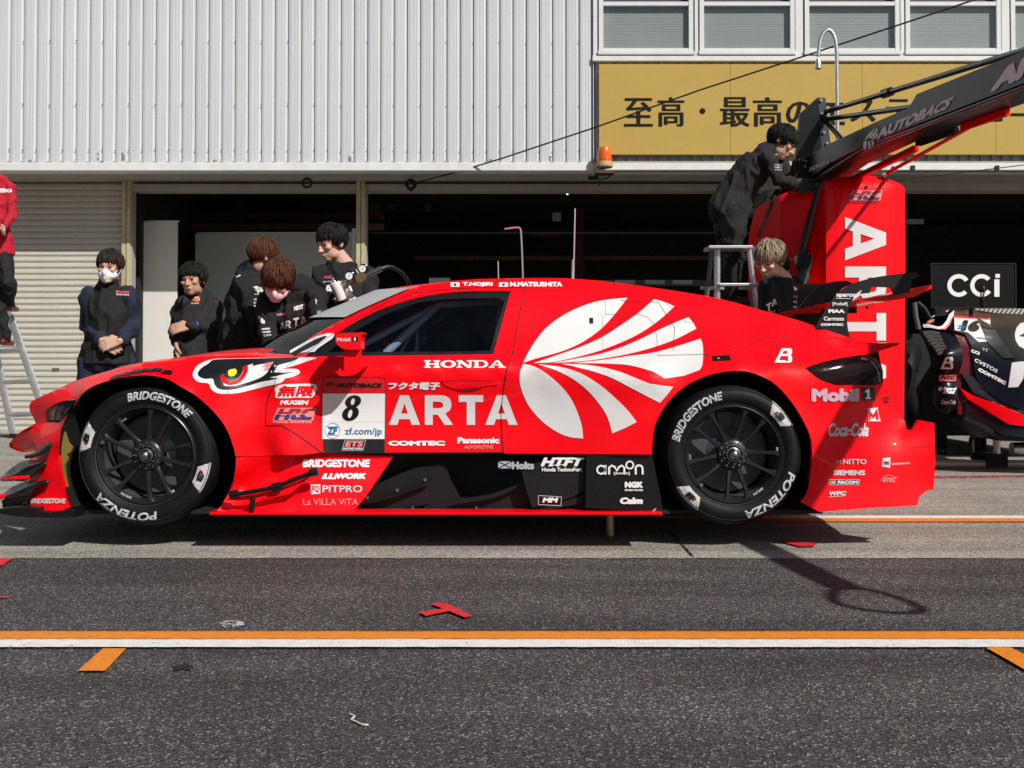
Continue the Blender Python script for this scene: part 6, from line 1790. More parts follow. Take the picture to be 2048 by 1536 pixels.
# pipes on the ground behind the rear bumper
for y, r, lab in ((927, .016, 'thin grey pipe lying on the ground behind the rear bumper'), (938, .036, 'thick pale pipe lying on the ground behind the rear bumper')):
    a = GP(1850, y)
    o = tube('ground_pipe', [Vector((a.x - .6, a.y, r + .006)), Vector((a.x + 3.5, a.y - .02, r + .006))], r, M('pipe_grey', (0.36, 0.36, 0.33), .45, metal=.3, var=.1, vscale=12), n=12)
    tag(o, lab, 'pipe')
# ------------------------------------------------------------------ people
SKIN = M('skin', (0.58, 0.36, 0.26), .62, var=.08, vscale=14)
SKIN2 = M('skin_tan', (0.50, 0.29, 0.20), .62, var=.08, vscale=14)
LIP_ = M('lips', (0.33, 0.12, 0.10), .5)
EYEM = M('dark_eye', (0.02, 0.014, 0.012), .3)
HAIRB = M('black_hair', (0.007, 0.0065, 0.0065), .62, var=.4, vscale=60, spec=.25)
HAIRD = M('dark_brown_hair', (0.022, 0.014, 0.010), .62, var=.4, vscale=60, spec=.25)
HAIRR = M('red_brown_hair', (0.085, 0.030, 0.013), .62, var=.4, vscale=60, spec=.25)
HAIRF = M('blond_hair', (0.30, 0.24, 0.15), .62, var=.4, vscale=60, spec=.25)
def cloth(name, col, rough=.85, spec=.3, var=.12):
    return M(name, col, rough, var=var, vscale=9, bump=1.0, bscale=16, spec=spec)
CBLK = cloth('black_cloth', (0.015, 0.015, 0.0155), spec=.25)
CBLK2 = cloth('black_jacket_cloth', (0.020, 0.0195, 0.019), spec=.25)
CNAVY = cloth('navy_cloth', (0.016, 0.021, 0.038))
CRED = cloth('red_cloth', (0.42, 0.010, 0.028))
MASKM = M('mask_white', (0.78, 0.76, 0.75), .8, bump=.2, bscale=40)
MASKP = M('mask_pink', (0.80, 0.58, 0.60), .8, bump=.2, bscale=40)
GLOVE = M('glove_black', (0.012, 0.012, 0.012), .6, bump=.4, bscale=80)
WGLOVE = M('glove_white', (0.72, 0.70, 0.66), .85, bump=.4, bscale=80)
SHOE = M('shoe_black', (0.012, 0.012, 0.013), .45, coat=.2)
def frame(fwd, up=(0, 0, 1)):
    """rotation whose -Y looks along fwd and whose Z is near up; local +X is the person's left seen from the front's right"""
    f = Vector(fwd).normalized(); u = Vector(up)
    y = -f
    x = y.cross(u).normalized()
    z = x.cross(y)
    return Matrix((x, y, z)).transposed()
def remesh(name, bm, vox, mat, parent, folds=0.0, seed=0, smooth=3, fscale=9.0, stretch=(1, 1, .55)):
    me = bpy.data.meshes.new(name)
    bmesh.ops.recalc_face_normals(bm, faces=bm.faces[:])
    bm.to_mesh(me); bm.free()
    o = bpy.data.objects.new(name, me)
    COL.objects.link(o)
    r = o.modifiers.new('r', 'REMESH'); r.mode = 'VOXEL'; r.voxel_size = vox; r.use_smooth_shade = True
    s = o.modifiers.new('s', 'SMOOTH'); s.iterations = smooth; s.factor = .5
    dg = bpy.context.evaluated_depsgraph_get()
    m2 = bpy.data.meshes.new_from_object(o.evaluated_get(dg))
    bpy.data.objects.remove(o); bpy.data.meshes.remove(me)
    if folds:
        n = len(m2.vertices)
        co = np.empty(n * 3); m2.vertices.foreach_get('co', co); co = co.reshape(-1, 3)
        no = np.empty(n * 3); m2.vertices.foreach_get('normal', no); no = no.reshape(-1, 3)
        rr = random.Random(seed)
        ph = [Vector((rr.uniform(-50, 50), rr.uniform(-50, 50), rr.uniform(-50, 50))) for _ in range(2)]
        d = np.empty(n)
        for i in range(n):
            p = Vector(co[i])
            q = Vector((p.x * stretch[0], p.y * stretch[1], p.z * stretch[2]))
            w = noise.noise(q * 4 + ph[1]) * .25
            a = noise.noise(q * fscale + ph[0] + Vector((w, w, w)) * 4)
            b = noise.noise(q * fscale * 2.3 + ph[1])
            d[i] = max(0.0, 1 - abs(a) * 2.6) ** 1.5 * 1.5 - .5 + b * .45
        co += no * (d * folds)[:, None]
        m2.vertices.foreach_set('co', co.ravel())
    m2.name = name
    return mobj(name, m2, mat, parent, smooth=True)
def chain(bm, pts, rad, n=14, flat=None):
    add_tube(bm, pts, rad, n, flat=flat)
    for p, r in ((pts[0], rad[0]), (pts[-1], rad[-1])):
        add_ell(bm, p, (r * .98,) * 3, u=10, v=6)
def limb(bm, a, b, c, r0, r1, r2, bulge=1.08):
    """two-segment limb with a soft bend"""
    a, b, c = Vector(a), Vector(b), Vector(c)
    pts = [a, a.lerp(b, .35), a.lerp(b, .7), a.lerp(b, .94).lerp(b.lerp(c, .06), .5), b.lerp(c, .3), b.lerp(c, .65), c]
    rad = [r0, (r0 * .6 + r1 * .4) * bulge, r1 * 1.03, r1, r1 * .6 * bulge + r2 * .4 * bulge, r1 * .3 + r2 * .7, r2]
    chain(bm, pts, rad)
def hand(bm, wrist, direction, palm_n, curl=.5, s=1.0, thumb_side=1, spread=.012):
    """palm, four bent fingers of different length and a thumb from the side of the palm"""
    d = Vector(direction).normalized(); n = Vector(palm_n); n = (n - d * n.dot(d)).normalized(); w = d.cross(n) * thumb_side
    W_ = Vector(wrist)
    for k in range(4):
        t = (k - 1.5) / 1.5
        chain(bm, [W_ + w * t * .012 * s, W_ + d * .045 * s + w * t * .024 * s, W_ + d * .085 * s + w * t * .030 * s], [.016 * s, .0145 * s, .0115 * s], 8)
    for k, ln in enumerate((.070, .079, .073, .056)):
        t = (1.5 - k) / 1.5
        p = W_ + d * .085 * s + w * t * (.030 + spread * .4) * s
        dirn = d.copy(); pts = [p]; a = 0
        for j, f in enumerate((.45, .32, .23)):
            a += curl * (.55 + .25 * j)
            dd = d * math.cos(a) + n * math.sin(a) + w * t * spread * 6 * .1
            pts.append(pts[-1] + dd * ln * f * s)
        chain(bm, pts, [.0098 * s, .0092 * s, .0085 * s, .0072 * s], 8)
    th = [W_ + d * .018 * s + w * .022 * s, W_ + d * .045 * s + w * .048 * s + n * .006 * s, W_ + d * .072 * s + w * .050 * s + n * .020 * s, W_ + d * .092 * s + w * .044 * s + n * .030 * s]
    chain(bm, th, [.014 * s, .0125 * s, .0105 * s, .0085 * s], 8)
def head_geo(bm, C, R, s=1.0):
    E = lambda c, r, rot=None: add_ell(bm, C + R @ (Vector(c) * s), tuple(q * s for q in r), R if rot is None else R @ rot, 16, 10)
    E((0, .012, .035), (.074, .092, .083)); E((0, -.022, .01), (.066, .070, .080)); E((0, -.030, -.045), (.056, .060, .066)); E((0, -.052, -.088), (.030, .032, .026))
    E((.034, -.020, -.066), (.024, .040, .032)); E((-.034, -.020, -.066), (.024, .040, .032))
    E((0, -.086, .016), (.048, .016, .012)); E((0, -.097, -.022), (.0105, .017, .026)); E((0, -.108, -.036), (.013, .014, .0105)); E((.011, -.098, -.038), (.008, .010, .007)); E((-.011, -.098, -.038), (.008, .010, .007))
    E((.040, -.072, -.020), (.022, .018, .018)); E((-.040, -.072, -.020), (.022, .018, .018))
    E((0, -.084, -.062), (.024, .014, .008)); E((0, -.081, -.074), (.020, .014, .008))
    for sx_ in (-1, 1):
        E((sx_ * .075, .012, -.006), (.010, .020, .032)); E((sx_ * .078, .016, .008), (.008, .018, .020))
def hair_geo(C, R, s, mat, parent, seed, fringe=.02, side=.0, back=-.06, vol=.012, n=900, messy=.35, part=0.0, length=.075):
    """a cap plus many tapered locks that fall along the skull"""
    rr = random.Random(seed)
    bm = bmesh.new()
    cen = Vector((0, .012, .036)); rad = Vector((.080, .098, .088))
    # cap: skull shell cut by the hair line
    tmp = bmesh.new(); add_ell(tmp, cen, (rad.x + .003, rad.y + .002, rad.z + .004), None, 28, 18)
    def line(x, y):
        if y < -.045: return fringe
        if y < .03: return side + (fringe - side) * max(0, (-y + .0) / .06) * .6
        return back + (side - back) * max(0, (.075 - y) / .05) * .7
    kill = [f for f in tmp.faces if f.calc_center_median().z < line(f.calc_center_median().x, f.calc_center_median().y)]
    bmesh.ops.delete(tmp, geom=kill, context='FACES')
    me = bpy.data.meshes.new('h'); tmp.to_mesh(me); tmp.free(); bm.from_mesh(me); bpy.data.meshes.remove(me)
    crown = Vector((part, .045, .125))
    for i in range(n):
        z = rr.uniform(-.35, 1); a = rr.uniform(0, 2 * math.pi)
        rxy = math.sqrt(max(0, 1 - z * z))
        u = Vector((rxy * math.cos(a), rxy * math.sin(a), z))
        p = cen + Vector((u.x * rad.x, u.y * rad.y, u.z * rad.z))
        if p.z < line(p.x, p.y) + .012: continue
        nr = u.copy()
        fl = (p - crown); fl = fl - nr * fl.dot(nr)
        if fl.length < .01: fl = Vector((rr.uniform(-1, 1), -1, 0))
        fl.normalize()
        fl = (fl + Vector((rr.uniform(-1, 1), rr.uniform(-1, 1), rr.uniform(-1, 1))) * messy).normalized()
        ln = length * rr.uniform(.7, 1.25)
        pts = []; q = p.copy(); lift = vol * rr.uniform(.5, 1.3)
        m = 6
        for k in range(m):
            t = k / (m - 1)
            e = q - cen
            nn = Vector((e.x / rad.x ** 2, e.y / rad.y ** 2, e.z / rad.z ** 2)).normalized()
            on = cen + e / math.sqrt((e.x / rad.x) ** 2 + (e.y / rad.y) ** 2 + (e.z / rad.z) ** 2)
            pts.append(C + R @ ((on + nn * (lift * .75 * (math.sin(t * 2.4) * .9 + .2) + .001)) * s))
            fl = (fl - nn * fl.dot(nn) + Vector((0, 0, -.25))).normalized()
            q = on + fl * ln / (m - 1)
            if q.y < .02 and q.z < line(q.x, q.y) - .016: q = on + fl * .002
        r0 = rr.uniform(.0028, .0052) * s
        add_tube(bm, pts, [r0 * .7, r0, r0 * .95, r0 * .8, r0 * .5, r0 * .12], 5, flat=(.6, 1.3))
    b2 = [v for v in bm.verts]
    # the cap was made in head space: move it out
    for v in bm.verts:
        pass
    return bm
def make_hair(C, R, s, mat, parent, seed, **kw):
    bm = hair_geo(C, R, s, mat, parent, seed, **kw)
    M4 = Matrix.Translation(C) @ R.to_4x4() @ Matrix.Scale(s, 4)
    # cap verts lie near the origin of head space
    for v in bm.verts:
        if v.co.length < .25:
            v.co = M4 @ v.co
    bmesh.ops.recalc_face_normals(bm, faces=bm.faces[:])
    return bobj('hair', bm, mat, parent, smooth=True)
def face(C, R, s, parent, hairmat, closed=False, mouth=True, brow=True):
    W2 = lambda p: C + R @ (Vector(p) * s)
    for sx_ in (-1, 1):
        bm = bmesh.new()
        add_ell(bm, W2((sx_ * .031, -.0855, -.002)), (.0135 * s, .006 * s, (.0028 if closed else .0052) * s), R, 10, 6)
        bobj('eye', bm, EYEM, parent, smooth=True)
        if brow:
            bm = bmesh.new()
            add_tube(bm, [W2((sx_ * .014, -.098, .018)), W2((sx_ * .03, -.096, .023)), W2((sx_ * .048, -.082, .017))], [.003 * s, .004 * s, .002 * s], 6)
            bobj('eyebrow', bm, hairmat, parent, smooth=True)
    if mouth:
        bm = bmesh.new()
        add_ell(bm, W2((0, -.0945, -.0665)), (.021 * s, .006 * s, .0055 * s), R, 10, 6)
        bobj('mouth', bm, LIP_, parent, smooth=True)
def mask(C, R, s, mat, parent):
    bm = bmesh.new()
    E = lambda c, r: add_ell(bm, C + R @ (Vector(c) * s), tuple(q * s for q in r), R, 16, 10)
    E((0, -.062, -.058), (.054, .045, .044)); E((0, -.096, -.038), (.019, .029, .032)); E((0, -.086, -.066), (.012, .030, .030)); E((0, -.064, -.094), (.036, .032, .020)); E((.036, -.040, -.056), (.030, .044, .034)); E((-.036, -.040, -.056), (.030, .044, .034))
    o = remesh('face_mask', bm, .006, mat, parent, folds=.0015, seed=3, smooth=2, fscale=30)
    bm = bmesh.new()
    for sx_ in (-1, 1):
        add_tube(bm, [C + R @ (Vector((sx_ * .058, -.04, -.03)) * s), C + R @ (Vector((sx_ * .078, .0, -.005)) * s)], .002, 5)
        add_tube(bm, [C + R @ (Vector((sx_ * .055, -.03, -.075)) * s), C + R @ (Vector((sx_ * .078, .004, -.02)) * s)], .002, 5)
    q = bobj('mask_loop', bm, mat, o); q['kind'] = 'stuff'
    return o
def person(label, J, head, hair, top, bottom, seed=1, shoe=SHOE, skin=SKIN, maskm=None, closed=False, collar=True, sleeves=None, hands=True, group=None, tee=False, wide=1.0, gloves=(None, None), hand_dirs=None, belly=1.0, mouth=True, fold=.013, short_hem=None, deep=1.0, thumb=(1, 1), curl=(.55, .55)):
    """J: dict of joints (world): neck, shL, shR, elL, elR, wrL, wrR, chest, waist, hip, hpL, hpR, knL, knR, anL, anR"""
    j = {k: Vector(v) for k, v in J.items()}
    P = thing('person', label, 'person', (j['hip'].x, j['hip'].y, max(0.0, min(j['anL'].z, j['anR'].z) - .08)), group)
    C, fwd, up, s = head
    R = frame(fwd, up)
    lat = (j['shL'] - j['shR']).normalized()
    # ---- body: one continuous skin mesh
    bm = bmesh.new()
    head_geo(bm, C, R, s)
    nb = C + R @ (Vector((0, .012, -.06)) * s)
    chain(bm, [nb, nb.lerp(j['neck'], .6), j['neck'] - (nb - j['neck']).normalized() * .05], [.054 * s, .054 * s, .060 * s])
    def torso(b, ex, lo=0.0):
        up_t = (j['neck'] - j['hip']).normalized()
        dep = lat.cross(up_t).normalized()
        Mx = Matrix((lat, dep, lat.cross(dep))).transposed()
        sw_ = (j['shL'] - j['shR']).length / 2
        st = [(j['hip'] + Vector((0, 0, -.02)) + up_t * lo, .168 * wide, .125 * deep), (j['hip'].lerp(j['waist'], .5), .165 * wide, .122 * deep), (j['waist'], .155 * wide * belly, .115 * deep * belly), (j['waist'].lerp(j['chest'], .5), .165 * wide, .118 * deep), (j['chest'], max(.168 * wide, sw_ * .82), .122 * deep), (j['chest'].lerp(j['neck'], .45), sw_ * .90, .108), (j['neck'] + up_t * -.085, sw_ * .84, .095), (j['neck'] + up_t * -.05, sw_ * .60, .085), (j['neck'] + up_t * -.022, .10, .074)]
        if ex > .008: st[0] = (st[0][0], st[0][1] + .022, st[0][2] + .022); st[1] = (st[1][0], st[1][1] + .012, st[1][2] + .012)
        V = []; n = 20
        for c, a, d in st:
            V.append([b.verts.new(c + lat * math.cos(2 * math.pi * k / n) * (a + ex) + dep * math.sin(2 * math.pi * k / n) * (d + ex)) for k in range(n)])
        for i in range(len(V) - 1):
            for k in range(n):
                b.faces.new((V[i][k], V[i][(k + 1) % n], V[i + 1][(k + 1) % n], V[i + 1][k]))
        b.faces.new(V[0][::-1]); b.faces.new(V[-1])
    torso(bm, -.04)
    for S in 'LR':
        limb(bm, j['sh' + S], j['el' + S], j['wr' + S], .050, .040, .027)
        limb(bm, j['hp' + S], j['kn' + S], j['an' + S], .072, .052, .036)
        if hands and gloves['LR'.index(S)] is None:
            wd = j['wr' + S] - j['el' + S] if not hand_dirs or hand_dirs.get(S) is None else Vector(hand_dirs[S][0])
            pn = Vector((0, -1, 0)).cross(wd) if not hand_dirs or hand_dirs.get(S) is None else Vector(hand_dirs[S][1])
            hand(bm, j['wr' + S], wd, pn, curl['LR'.index(S)], 1.06, thumb['LR'.index(S)])
    remesh('body', bm, .0065, skin, P, smooth=2)
    face(C, R, s, P, hair[0], closed, mouth and maskm is None)
    make_hair(C, R, s, hair[0], P, seed, **hair[1])
    if maskm: mask(C, R, s, maskm, P)
    # ---- top
    bm = bmesh.new()
    torso(bm, .006 if tee else .012, -.04 if short_hem is None else short_hem)
    if sleeves is None:
        for S in 'LR':
            limb(bm, j['sh' + S], j['el' + S], j['wr' + S].lerp(j['el' + S], .06), .066 if not tee else .062, .052 if not tee else .046, .041 if not tee else .037)
    else:
        for S in 'LR':
            add_ell(bm, j['sh' + S], (.062, .062, .062))
    if collar:
        cup = (nb - j['neck']).normalized()
        chain(bm, [j['neck'] + cup * -.06, j['neck'] + cup * .01, j['neck'] + cup * .026], [.088, .076, .074])
    remesh('jacket' if not tee else 'shirt', bm, .011, top, P, folds=fold, seed=seed, smooth=3)
    if sleeves is not None:
        for S in 'LR':
            bm = bmesh.new()
            limb(bm, j['sh' + S], j['el' + S], j['wr' + S].lerp(j['el' + S], .06), .070, .060, .045)
            remesh('sleeve', bm, .010, sleeves, P, folds=fold * 1.2, seed=seed + 7, smooth=2)
    # ---- trousers
    bm = bmesh.new()
    for S in 'LR':
        limb(bm, j['hp' + S] + Vector((0, 0, .02)), j['kn' + S], j['an' + S], .102, .078, .066)
    n_ = 16
    c = j['hip']
    add_ell(bm, c + Vector((0, 0, -.03)), (.175 * wide, .135, .14))
    remesh('trousers', bm, .013, bottom, P, folds=fold * 1.3, seed=seed + 3, smooth=3)
    for S in 'LR':
        a = j['an' + S]; d = Vector((fwd[0], fwd[1], 0))
        d = d.normalized() if d.length > .1 else Vector((0, -1, 0))
        bm = bmesh.new()
        chain(bm, [a + Vector((0, 0, -.045)) - d * .05, a + Vector((0, 0, -.048)) + d * .07, a + Vector((0, 0, -.055)) + d * .16], [.042, .042, .032])
        add_box(bm, tuple(a + Vector((-.04, -.04, -.085))), tuple(a + Vector((.04, .04, -.03))))
        remesh('shoe', bm, .012, shoe, P, smooth=2)
    for S, gm in zip('LR', gloves):
        if gm is not None:
            bm = bmesh.new()
            wd = j['wr' + S] - j['el' + S] if not hand_dirs or hand_dirs.get(S) is None else Vector(hand_dirs[S][0])
            pn = Vector((0, -1, 0)) if not hand_dirs or hand_dirs.get(S) is None else Vector(hand_dirs[S][1])
            hand(bm, j['wr' + S], wd, pn, curl['LR'.index(S)], 1.18, thumb['LR'.index(S)])
            chain(bm, [j['wr' + S] - wd.normalized() * .05, j['wr' + S] + wd.normalized() * .01], [.042, .034])
            remesh('glove', bm, .0055, gm, P, folds=.0015, seed=seed, fscale=30, smooth=1)
    P['_c'] = 1
    del P['_c']
    return P, R, C, s
def legs(j, x1, x2, Y, zhip, dx=0.0, dy=0.0):
    """plain standing legs down to the ground below the hips"""
    for S, x in (('L', x1), ('R', x2)):
        j['hp' + S] = (x, Y, zhip - .06); j['kn' + S] = (x + dx * .5, Y - .01 + dy * .5, zhip * .52); j['an' + S] = (x + dx, Y + .02 + dy, .085)
def stx(P, s, quad, Y, mat=WHT, bold=.05, shear=0.0, name='lettering'):
    """print on cloth: laid a little in front of the cloth"""
    return text(name, s, 0, 0, 1, 1, Y, mat, P, bold=bold, shear=shear, lift=0.0, quad=quad)
def on_cloth(P, obj_name, objs, gap=.004):
    """press printed meshes onto the cloth that lies behind them as seen from the front"""
    from mathutils.bvhtree import BVHTree
    trees = []
    for ch in P.children:
        if ch.name.split('.')[0] in ('jacket', 'shirt', 'sleeve', 'glove'):
            off = ch.matrix_parent_inverse
            vs_ = [v.co.copy() for v in ch.data.vertices]
            trees.append(BVHTree.FromPolygons(vs_, [tuple(p.vertices) for p in ch.data.polygons]))
    for o in objs:
        for v in o.data.vertices:
            d = (v.co - CAM).normalized()
            best = None
            for t in trees:
                h = t.ray_cast(CAM, d)
                if h[0] is not None and (best is None or h[3] < best[1]): best = (h[0], h[3])
            if best is not None and abs(best[0].y - v.co.y) < .35:
                k = v.co.y
                v.co = best[0] - d * gap
        o.data.update()

def JX(Y, **kw):
    return {k: PX(v[0], v[1], Y + (v[2] if len(v) > 2 else 0)) for k, v in kw.items()}

# 1 masked man with crossed hands
Y = 2.75
J = JX(Y, neck=(218, 571), shR=(181, 592), shL=(256, 592), elR=(173, 652, .03), elL=(266, 652, .03), wrR=(203, 680, -.17), wrL=(240, 681, -.19), chest=(217, 625), waist=(218, 670), hip=(215, 712))
legs(J, J['hip'].x - .095, J['hip'].x + .095, Y, J['hip'].z)
Hc = PX(220, 534, Y - .05)
P1, R1, C1_, s1 = person('man in a white face mask with hands crossed in front of the shutter', J, (Hc, (.0, -1, -.10), (0.05, 0, 1), 1.0), (HAIRD, dict(fringe=.044, side=-.005, back=-.05, messy=.3, vol=.014, length=.07)), CBLK, CNAVY, seed=11, wide=.90, maskm=MASKM, closed=True, sleeves=CNAVY,
  hand_dirs={'R': ((.8, -.1, -.45), (0, 1, -.2)), 'L': ((-.85, -.15, -.25), (0, 1, -.3))}, thumb=(-1, 1), curl=(.5, .6))
Yf = Y - .2
o1 = stx(P1, 'PONOS', cc(C6_ if False else (lambda x, y: (130 + x / 4.5175, 420 + y / 4.5175)), (462, 752), (578, 756), (578, 732), (464, 726)), Yf, M('print_red', (0.75, 0.12, 0.08), .6), .06)
o2 = stx(P1, 'RACING', cc(lambda x, y: (130 + x / 4.5175, 420 + y / 4.5175), (465, 768), (578, 774), (578, 761), (465, 756)), Yf, WHT, .06)
on_cloth(P1, '', [o1, o2])
z0 = [PX(x, y, Yf) for x, y in ((219, 578), (219, 600), (219, 630), (218, 672))]
o = tube('zip', z0, .004, BLK, P1, 5); on_cloth(P1, '', [o], .001)

# 2 black haired man, one hand at his jacket
Y = 3.0
C6 = lambda x, y: (130 + x / 4.5175, 420 + y / 4.5175)
J = JX(Y, neck=(392, 588, .03), shR=(366, 606, -.06), shL=(424, 607, .08), elR=(352, 655, .0), elL=(436, 656, .05), wrR=(353, 685, -.16), wrL=(380, 652, -.22), chest=(395, 640), waist=(398, 680), hip=(400, 712))
legs(J, J['hip'].x - .09, J['hip'].x + .09, Y, J['hip'].z)
P2, R2, C2_, s2 = person('black haired man in an open black jacket beside the partition board', J, (PX(386, 560, Y - .05), (-.15, -1, -.04), (-.05, 0, 1), 1.02), (HAIRB, dict(fringe=.044, side=.0, back=-.05, messy=.3, vol=.02, length=.085)), CBLK2, CBLK, seed=23, skin=SKIN2, belly=1.02,
  hand_dirs={'L': ((-.9, -.2, -.15), (-.1, .8, -.5)), 'R': ((.15, -.2, -1), (1, .1, 0))}, thumb=(-1, 1), wide=.95)
Yf = Y - .2
os_ = []
os_.append(mark('logo', [cc(C6, (1150, 820), (1160, 795), (1190, 782), (1218, 785), (1220, 822), (1185, 828))], Yf, M('logo_orange', (0.6, .16, .04), .6), P2, 0, 3))
os_.append(mark('logo', [cc(C6, (1152, 806), (1175, 786), (1210, 778), (1180, 792))], Yf, WHT, P2, .002, 3))
os_.append(stx(P2, 'RACING', cc(C6, (1140, 850), (1210, 848), (1210, 834), (1142, 838)), Yf, WHT2, .04))
os_.append(stx(P2, 'racing', cc(C6, (1340, 832), (1378, 838), (1378, 828), (1340, 822)), Yf, M('print_red2', (0.6, .03, .05), .6), .05))
on_cloth(P2, '', os_)
o = tube('zip', [PX(*C6(x, y), Yf) for x, y in ((1075, 770), (1060, 900), (1045, 1050), (1050, 1200), (1050, 1320))], .004, BLK, P2, 5); on_cloth(P2, '', [o], .001)
bm = bmesh.new(); add_tube(bm, [J['wrL'] + (J['elL'] - J['wrL']).normalized() * .03, J['wrL'] + (J['elL'] - J['wrL']).normalized() * .055], .049, 14)
bobj('watch', bm, NAVY, P2, smooth=True)

# 3 man with brown hair seen from behind
C7 = lambda x, y: (430 + x / 4.7628, 420 + y / 4.7628)
Y = 2.75
J = JX(Y, neck=(508, 540, .02), shR=(522, 560, .15), shL=(481, 562, -.14), elR=(530, 630, .18), elL=(510, 640, -.16), wrR=(545, 690, .1), wrL=(528, 700, -.12), chest=(492, 600), waist=(488, 655), hip=(486, 700))
legs(J, J['hip'].x - .05, J['hip'].x + .05, Y, J['hip'].z)
P3_, R3, C3_, s3 = person('brown haired man in a black jacket turned away behind the bending man', J, (PX(527, 512, Y), (.75, .55, -.12), (.1, 0, 1), 1.04), (HAIRR, dict(fringe=.03, side=-.012, back=-.055, messy=.28, vol=.014, length=.075)), CBLK, CBLK, seed=31, wide=.92, fold=.017)
Yf = Y - .2
os_ = [mark('logo', [cc(C7, (358, 735), (395, 725), (440, 735), (458, 765), (455, 790), (430, 775), (410, 798), (395, 770), (375, 765), (395, 752)), cc(C7, (372, 797), (420, 800), (430, 806), (372, 806))], Yf, WHT, P3_, 0, 3)]
for s_, y in (('HONDA', 844), ('HRC', 876), ('MUGEN', 908)):
    os_.append(stx(P3_, s_, cc(C7, (372, y + 16), (438, y + 18), (440, y), (370, y - 2)), Yf, WHT, .06))
os_.append(mark('logo', [cc(C7, (195, 634), (240, 615), (246, 626), (205, 642))], Yf, WHT2, P3_, 0, None))
on_cloth(P3_, '', os_)

# 4 man bending over the windscreen with a pink mask
Y = 2.35
J = JX(Y, neck=(588, 572, .0), shR=(535, 605, .0), shL=(632, 590, .0), elR=(535, 668, -.10), elL=(640, 640, -.18), wrR=(548, 706, -.33), wrL=(662, 634, -.42), chest=(588, 622, .06), waist=(588, 668, .16), hip=(590, 702, .26))
legs(J, J['hip'].x - .09, J['hip'].x + .09, Y + .3, J['hip'].z)
P4, R4, C4_, s4 = person('man in a pink face mask bending over the windscreen of the red car', J, (PX(556, 560, Y - .13), (-.02, -.82, -.62), (.12, -.45, .9), 1.12), (HAIRR, dict(fringe=.018, side=-.03, back=-.05, messy=.30, vol=.022, length=.10)), CBLK, CBLK, seed=41, maskm=MASKP, closed=True, gloves=(GLOVE, GLOVE),
   hand_dirs={'L': ((.5, -.7, -.1), (0, 0, -1)), 'R': ((.3, -.6, -.4), (0, 0, -1))}, wide=1.02, fold=.017)
Yf = Y - .25
os_ = []
for ch, x0, x1, y0, y1, y2, y3 in (('A', 618, 665, 1140, 1132, 1065, 1072), ('R', 668, 725, 1130, 1122, 1050, 1058), ('T', 745, 800, 1112, 1100, 1022, 1032), ('A', 805, 875, 1100, 1085, 1008, 1018)):
    q = cc(C7, (x0, y0), (x1, y1), (x1, y2), (x0, y3))
    os_.append(mark('lettering', [block(ch, q)], Yf, WHT, P4, 0, 3))
os_.append(stx(P4, 'NEXT', cc(C7, (752, 962), (842, 940), (840, 898), (752, 918)), Yf, WHT, .06))
os_.append(stx(P4, 'HRC', cc(C7, (592, 1010), (680, 1000), (676, 975), (592, 985)), Yf, M('print_pink', (0.6, .2, .28), .6), .06))
for i, y in enumerate((1130, 1160, 1192)):
    os_.append(stx(P4, ('HONDA', 'MUGEN', 'CCI')[i], cc(C7, (448 + i * 6, y + 14), (525 + i * 6, y + 6), (522 + i * 6, y - 12), (445 + i * 6, y - 2)), Yf, WHT, .06))
os_.append(mark('logo', [cc(C7, (412, 1010), (440, 1022), (478, 1060), (470, 1085), (440, 1075), (418, 1040)), cc(C7, (955, 845), (970, 855), (968, 890), (985, 910), (960, 895)), cc(C7, (970, 960), (1010, 955), (1020, 985), (975, 985))], Yf, WHT2, P4, 0, 3))
on_cloth(P4, '', os_)

# 5 tall man in a black shirt holding a pressure gauge
Y = 2.75
J = JX(Y, neck=(683, 521, .0), shR=(640, 545, -.06), shL=(736, 546, .05), elR=(632, 640, .02), elL=(758, 640, -.02), wrR=(690, 640, -.2), wrL=(705, 602, -.25), chest=(688, 590), waist=(690, 650), hip=(690, 705))
J['elL'] = PX(748, 640, Y - .10); J['wrR'] = PX(672, 650, Y - .18)
legs(J, J['hip'].x - .10, J['hip'].x + .10, Y, J['hip'].z)
P5, R5, C5_, s5 = person('tall man in a black long sleeved shirt holding a brass pressure gauge', J, (PX(664, 486, Y - .05), (-.80, -.85, -.30), (.08, .05, 1), 1.10), (HAIRB, dict(fringe=.044, side=-.01, back=-.06, messy=.22, vol=.014, length=.08)), CBLK, CBLK, seed=53, tee=True, collar=False, wide=1.05, gloves=(WGLOVE, None),
   hand_dirs={'L': ((-.55, -.25, .65), (.3, .6, .4)), 'R': ((.5, -.3, -.5), (0, 0, -1))}, curl=(.9, .5), thumb=(1, 1))
Yf = Y - .2
os_ = []
for ch, x0, x1 in (('A', 1042, 1115), ('R', 1125, 1175), ('T', 1180, 1235), ('A', 1240, 1312)):
    q = cc(C7, (x0, 798), (x1, 772), (x1, 700), (x0, 726))
    os_.append(mark('lettering', [block(ch, q)], Yf, WHT, P5, 0, 3))
os_.append(stx(P5, 'HRC', cc(C7, (1035, 658), (1115, 652), (1118, 622), (1045, 628)), Yf, M('print_pink2', (0.6, .12, .2), .6), .06))
os_.append(stx(P5, 'HONDA', cc(C7, (1032, 692), (1105, 686), (1105, 672), (1032, 678)), Yf, WHT2, .06))
os_.append(stx(P5, 'CCI', cc(C7, (1118, 858), (1160, 850), (1160, 832), (1120, 840)), Yf, WHT, .06))
on_cloth(P5, '', os_)
gg = thing('pressure_gauge', 'brass gas regulator with two round dials held by the tall man', 'gauge', PX(*C7(1390, 650), Y - .32))
Yg = Y - .33
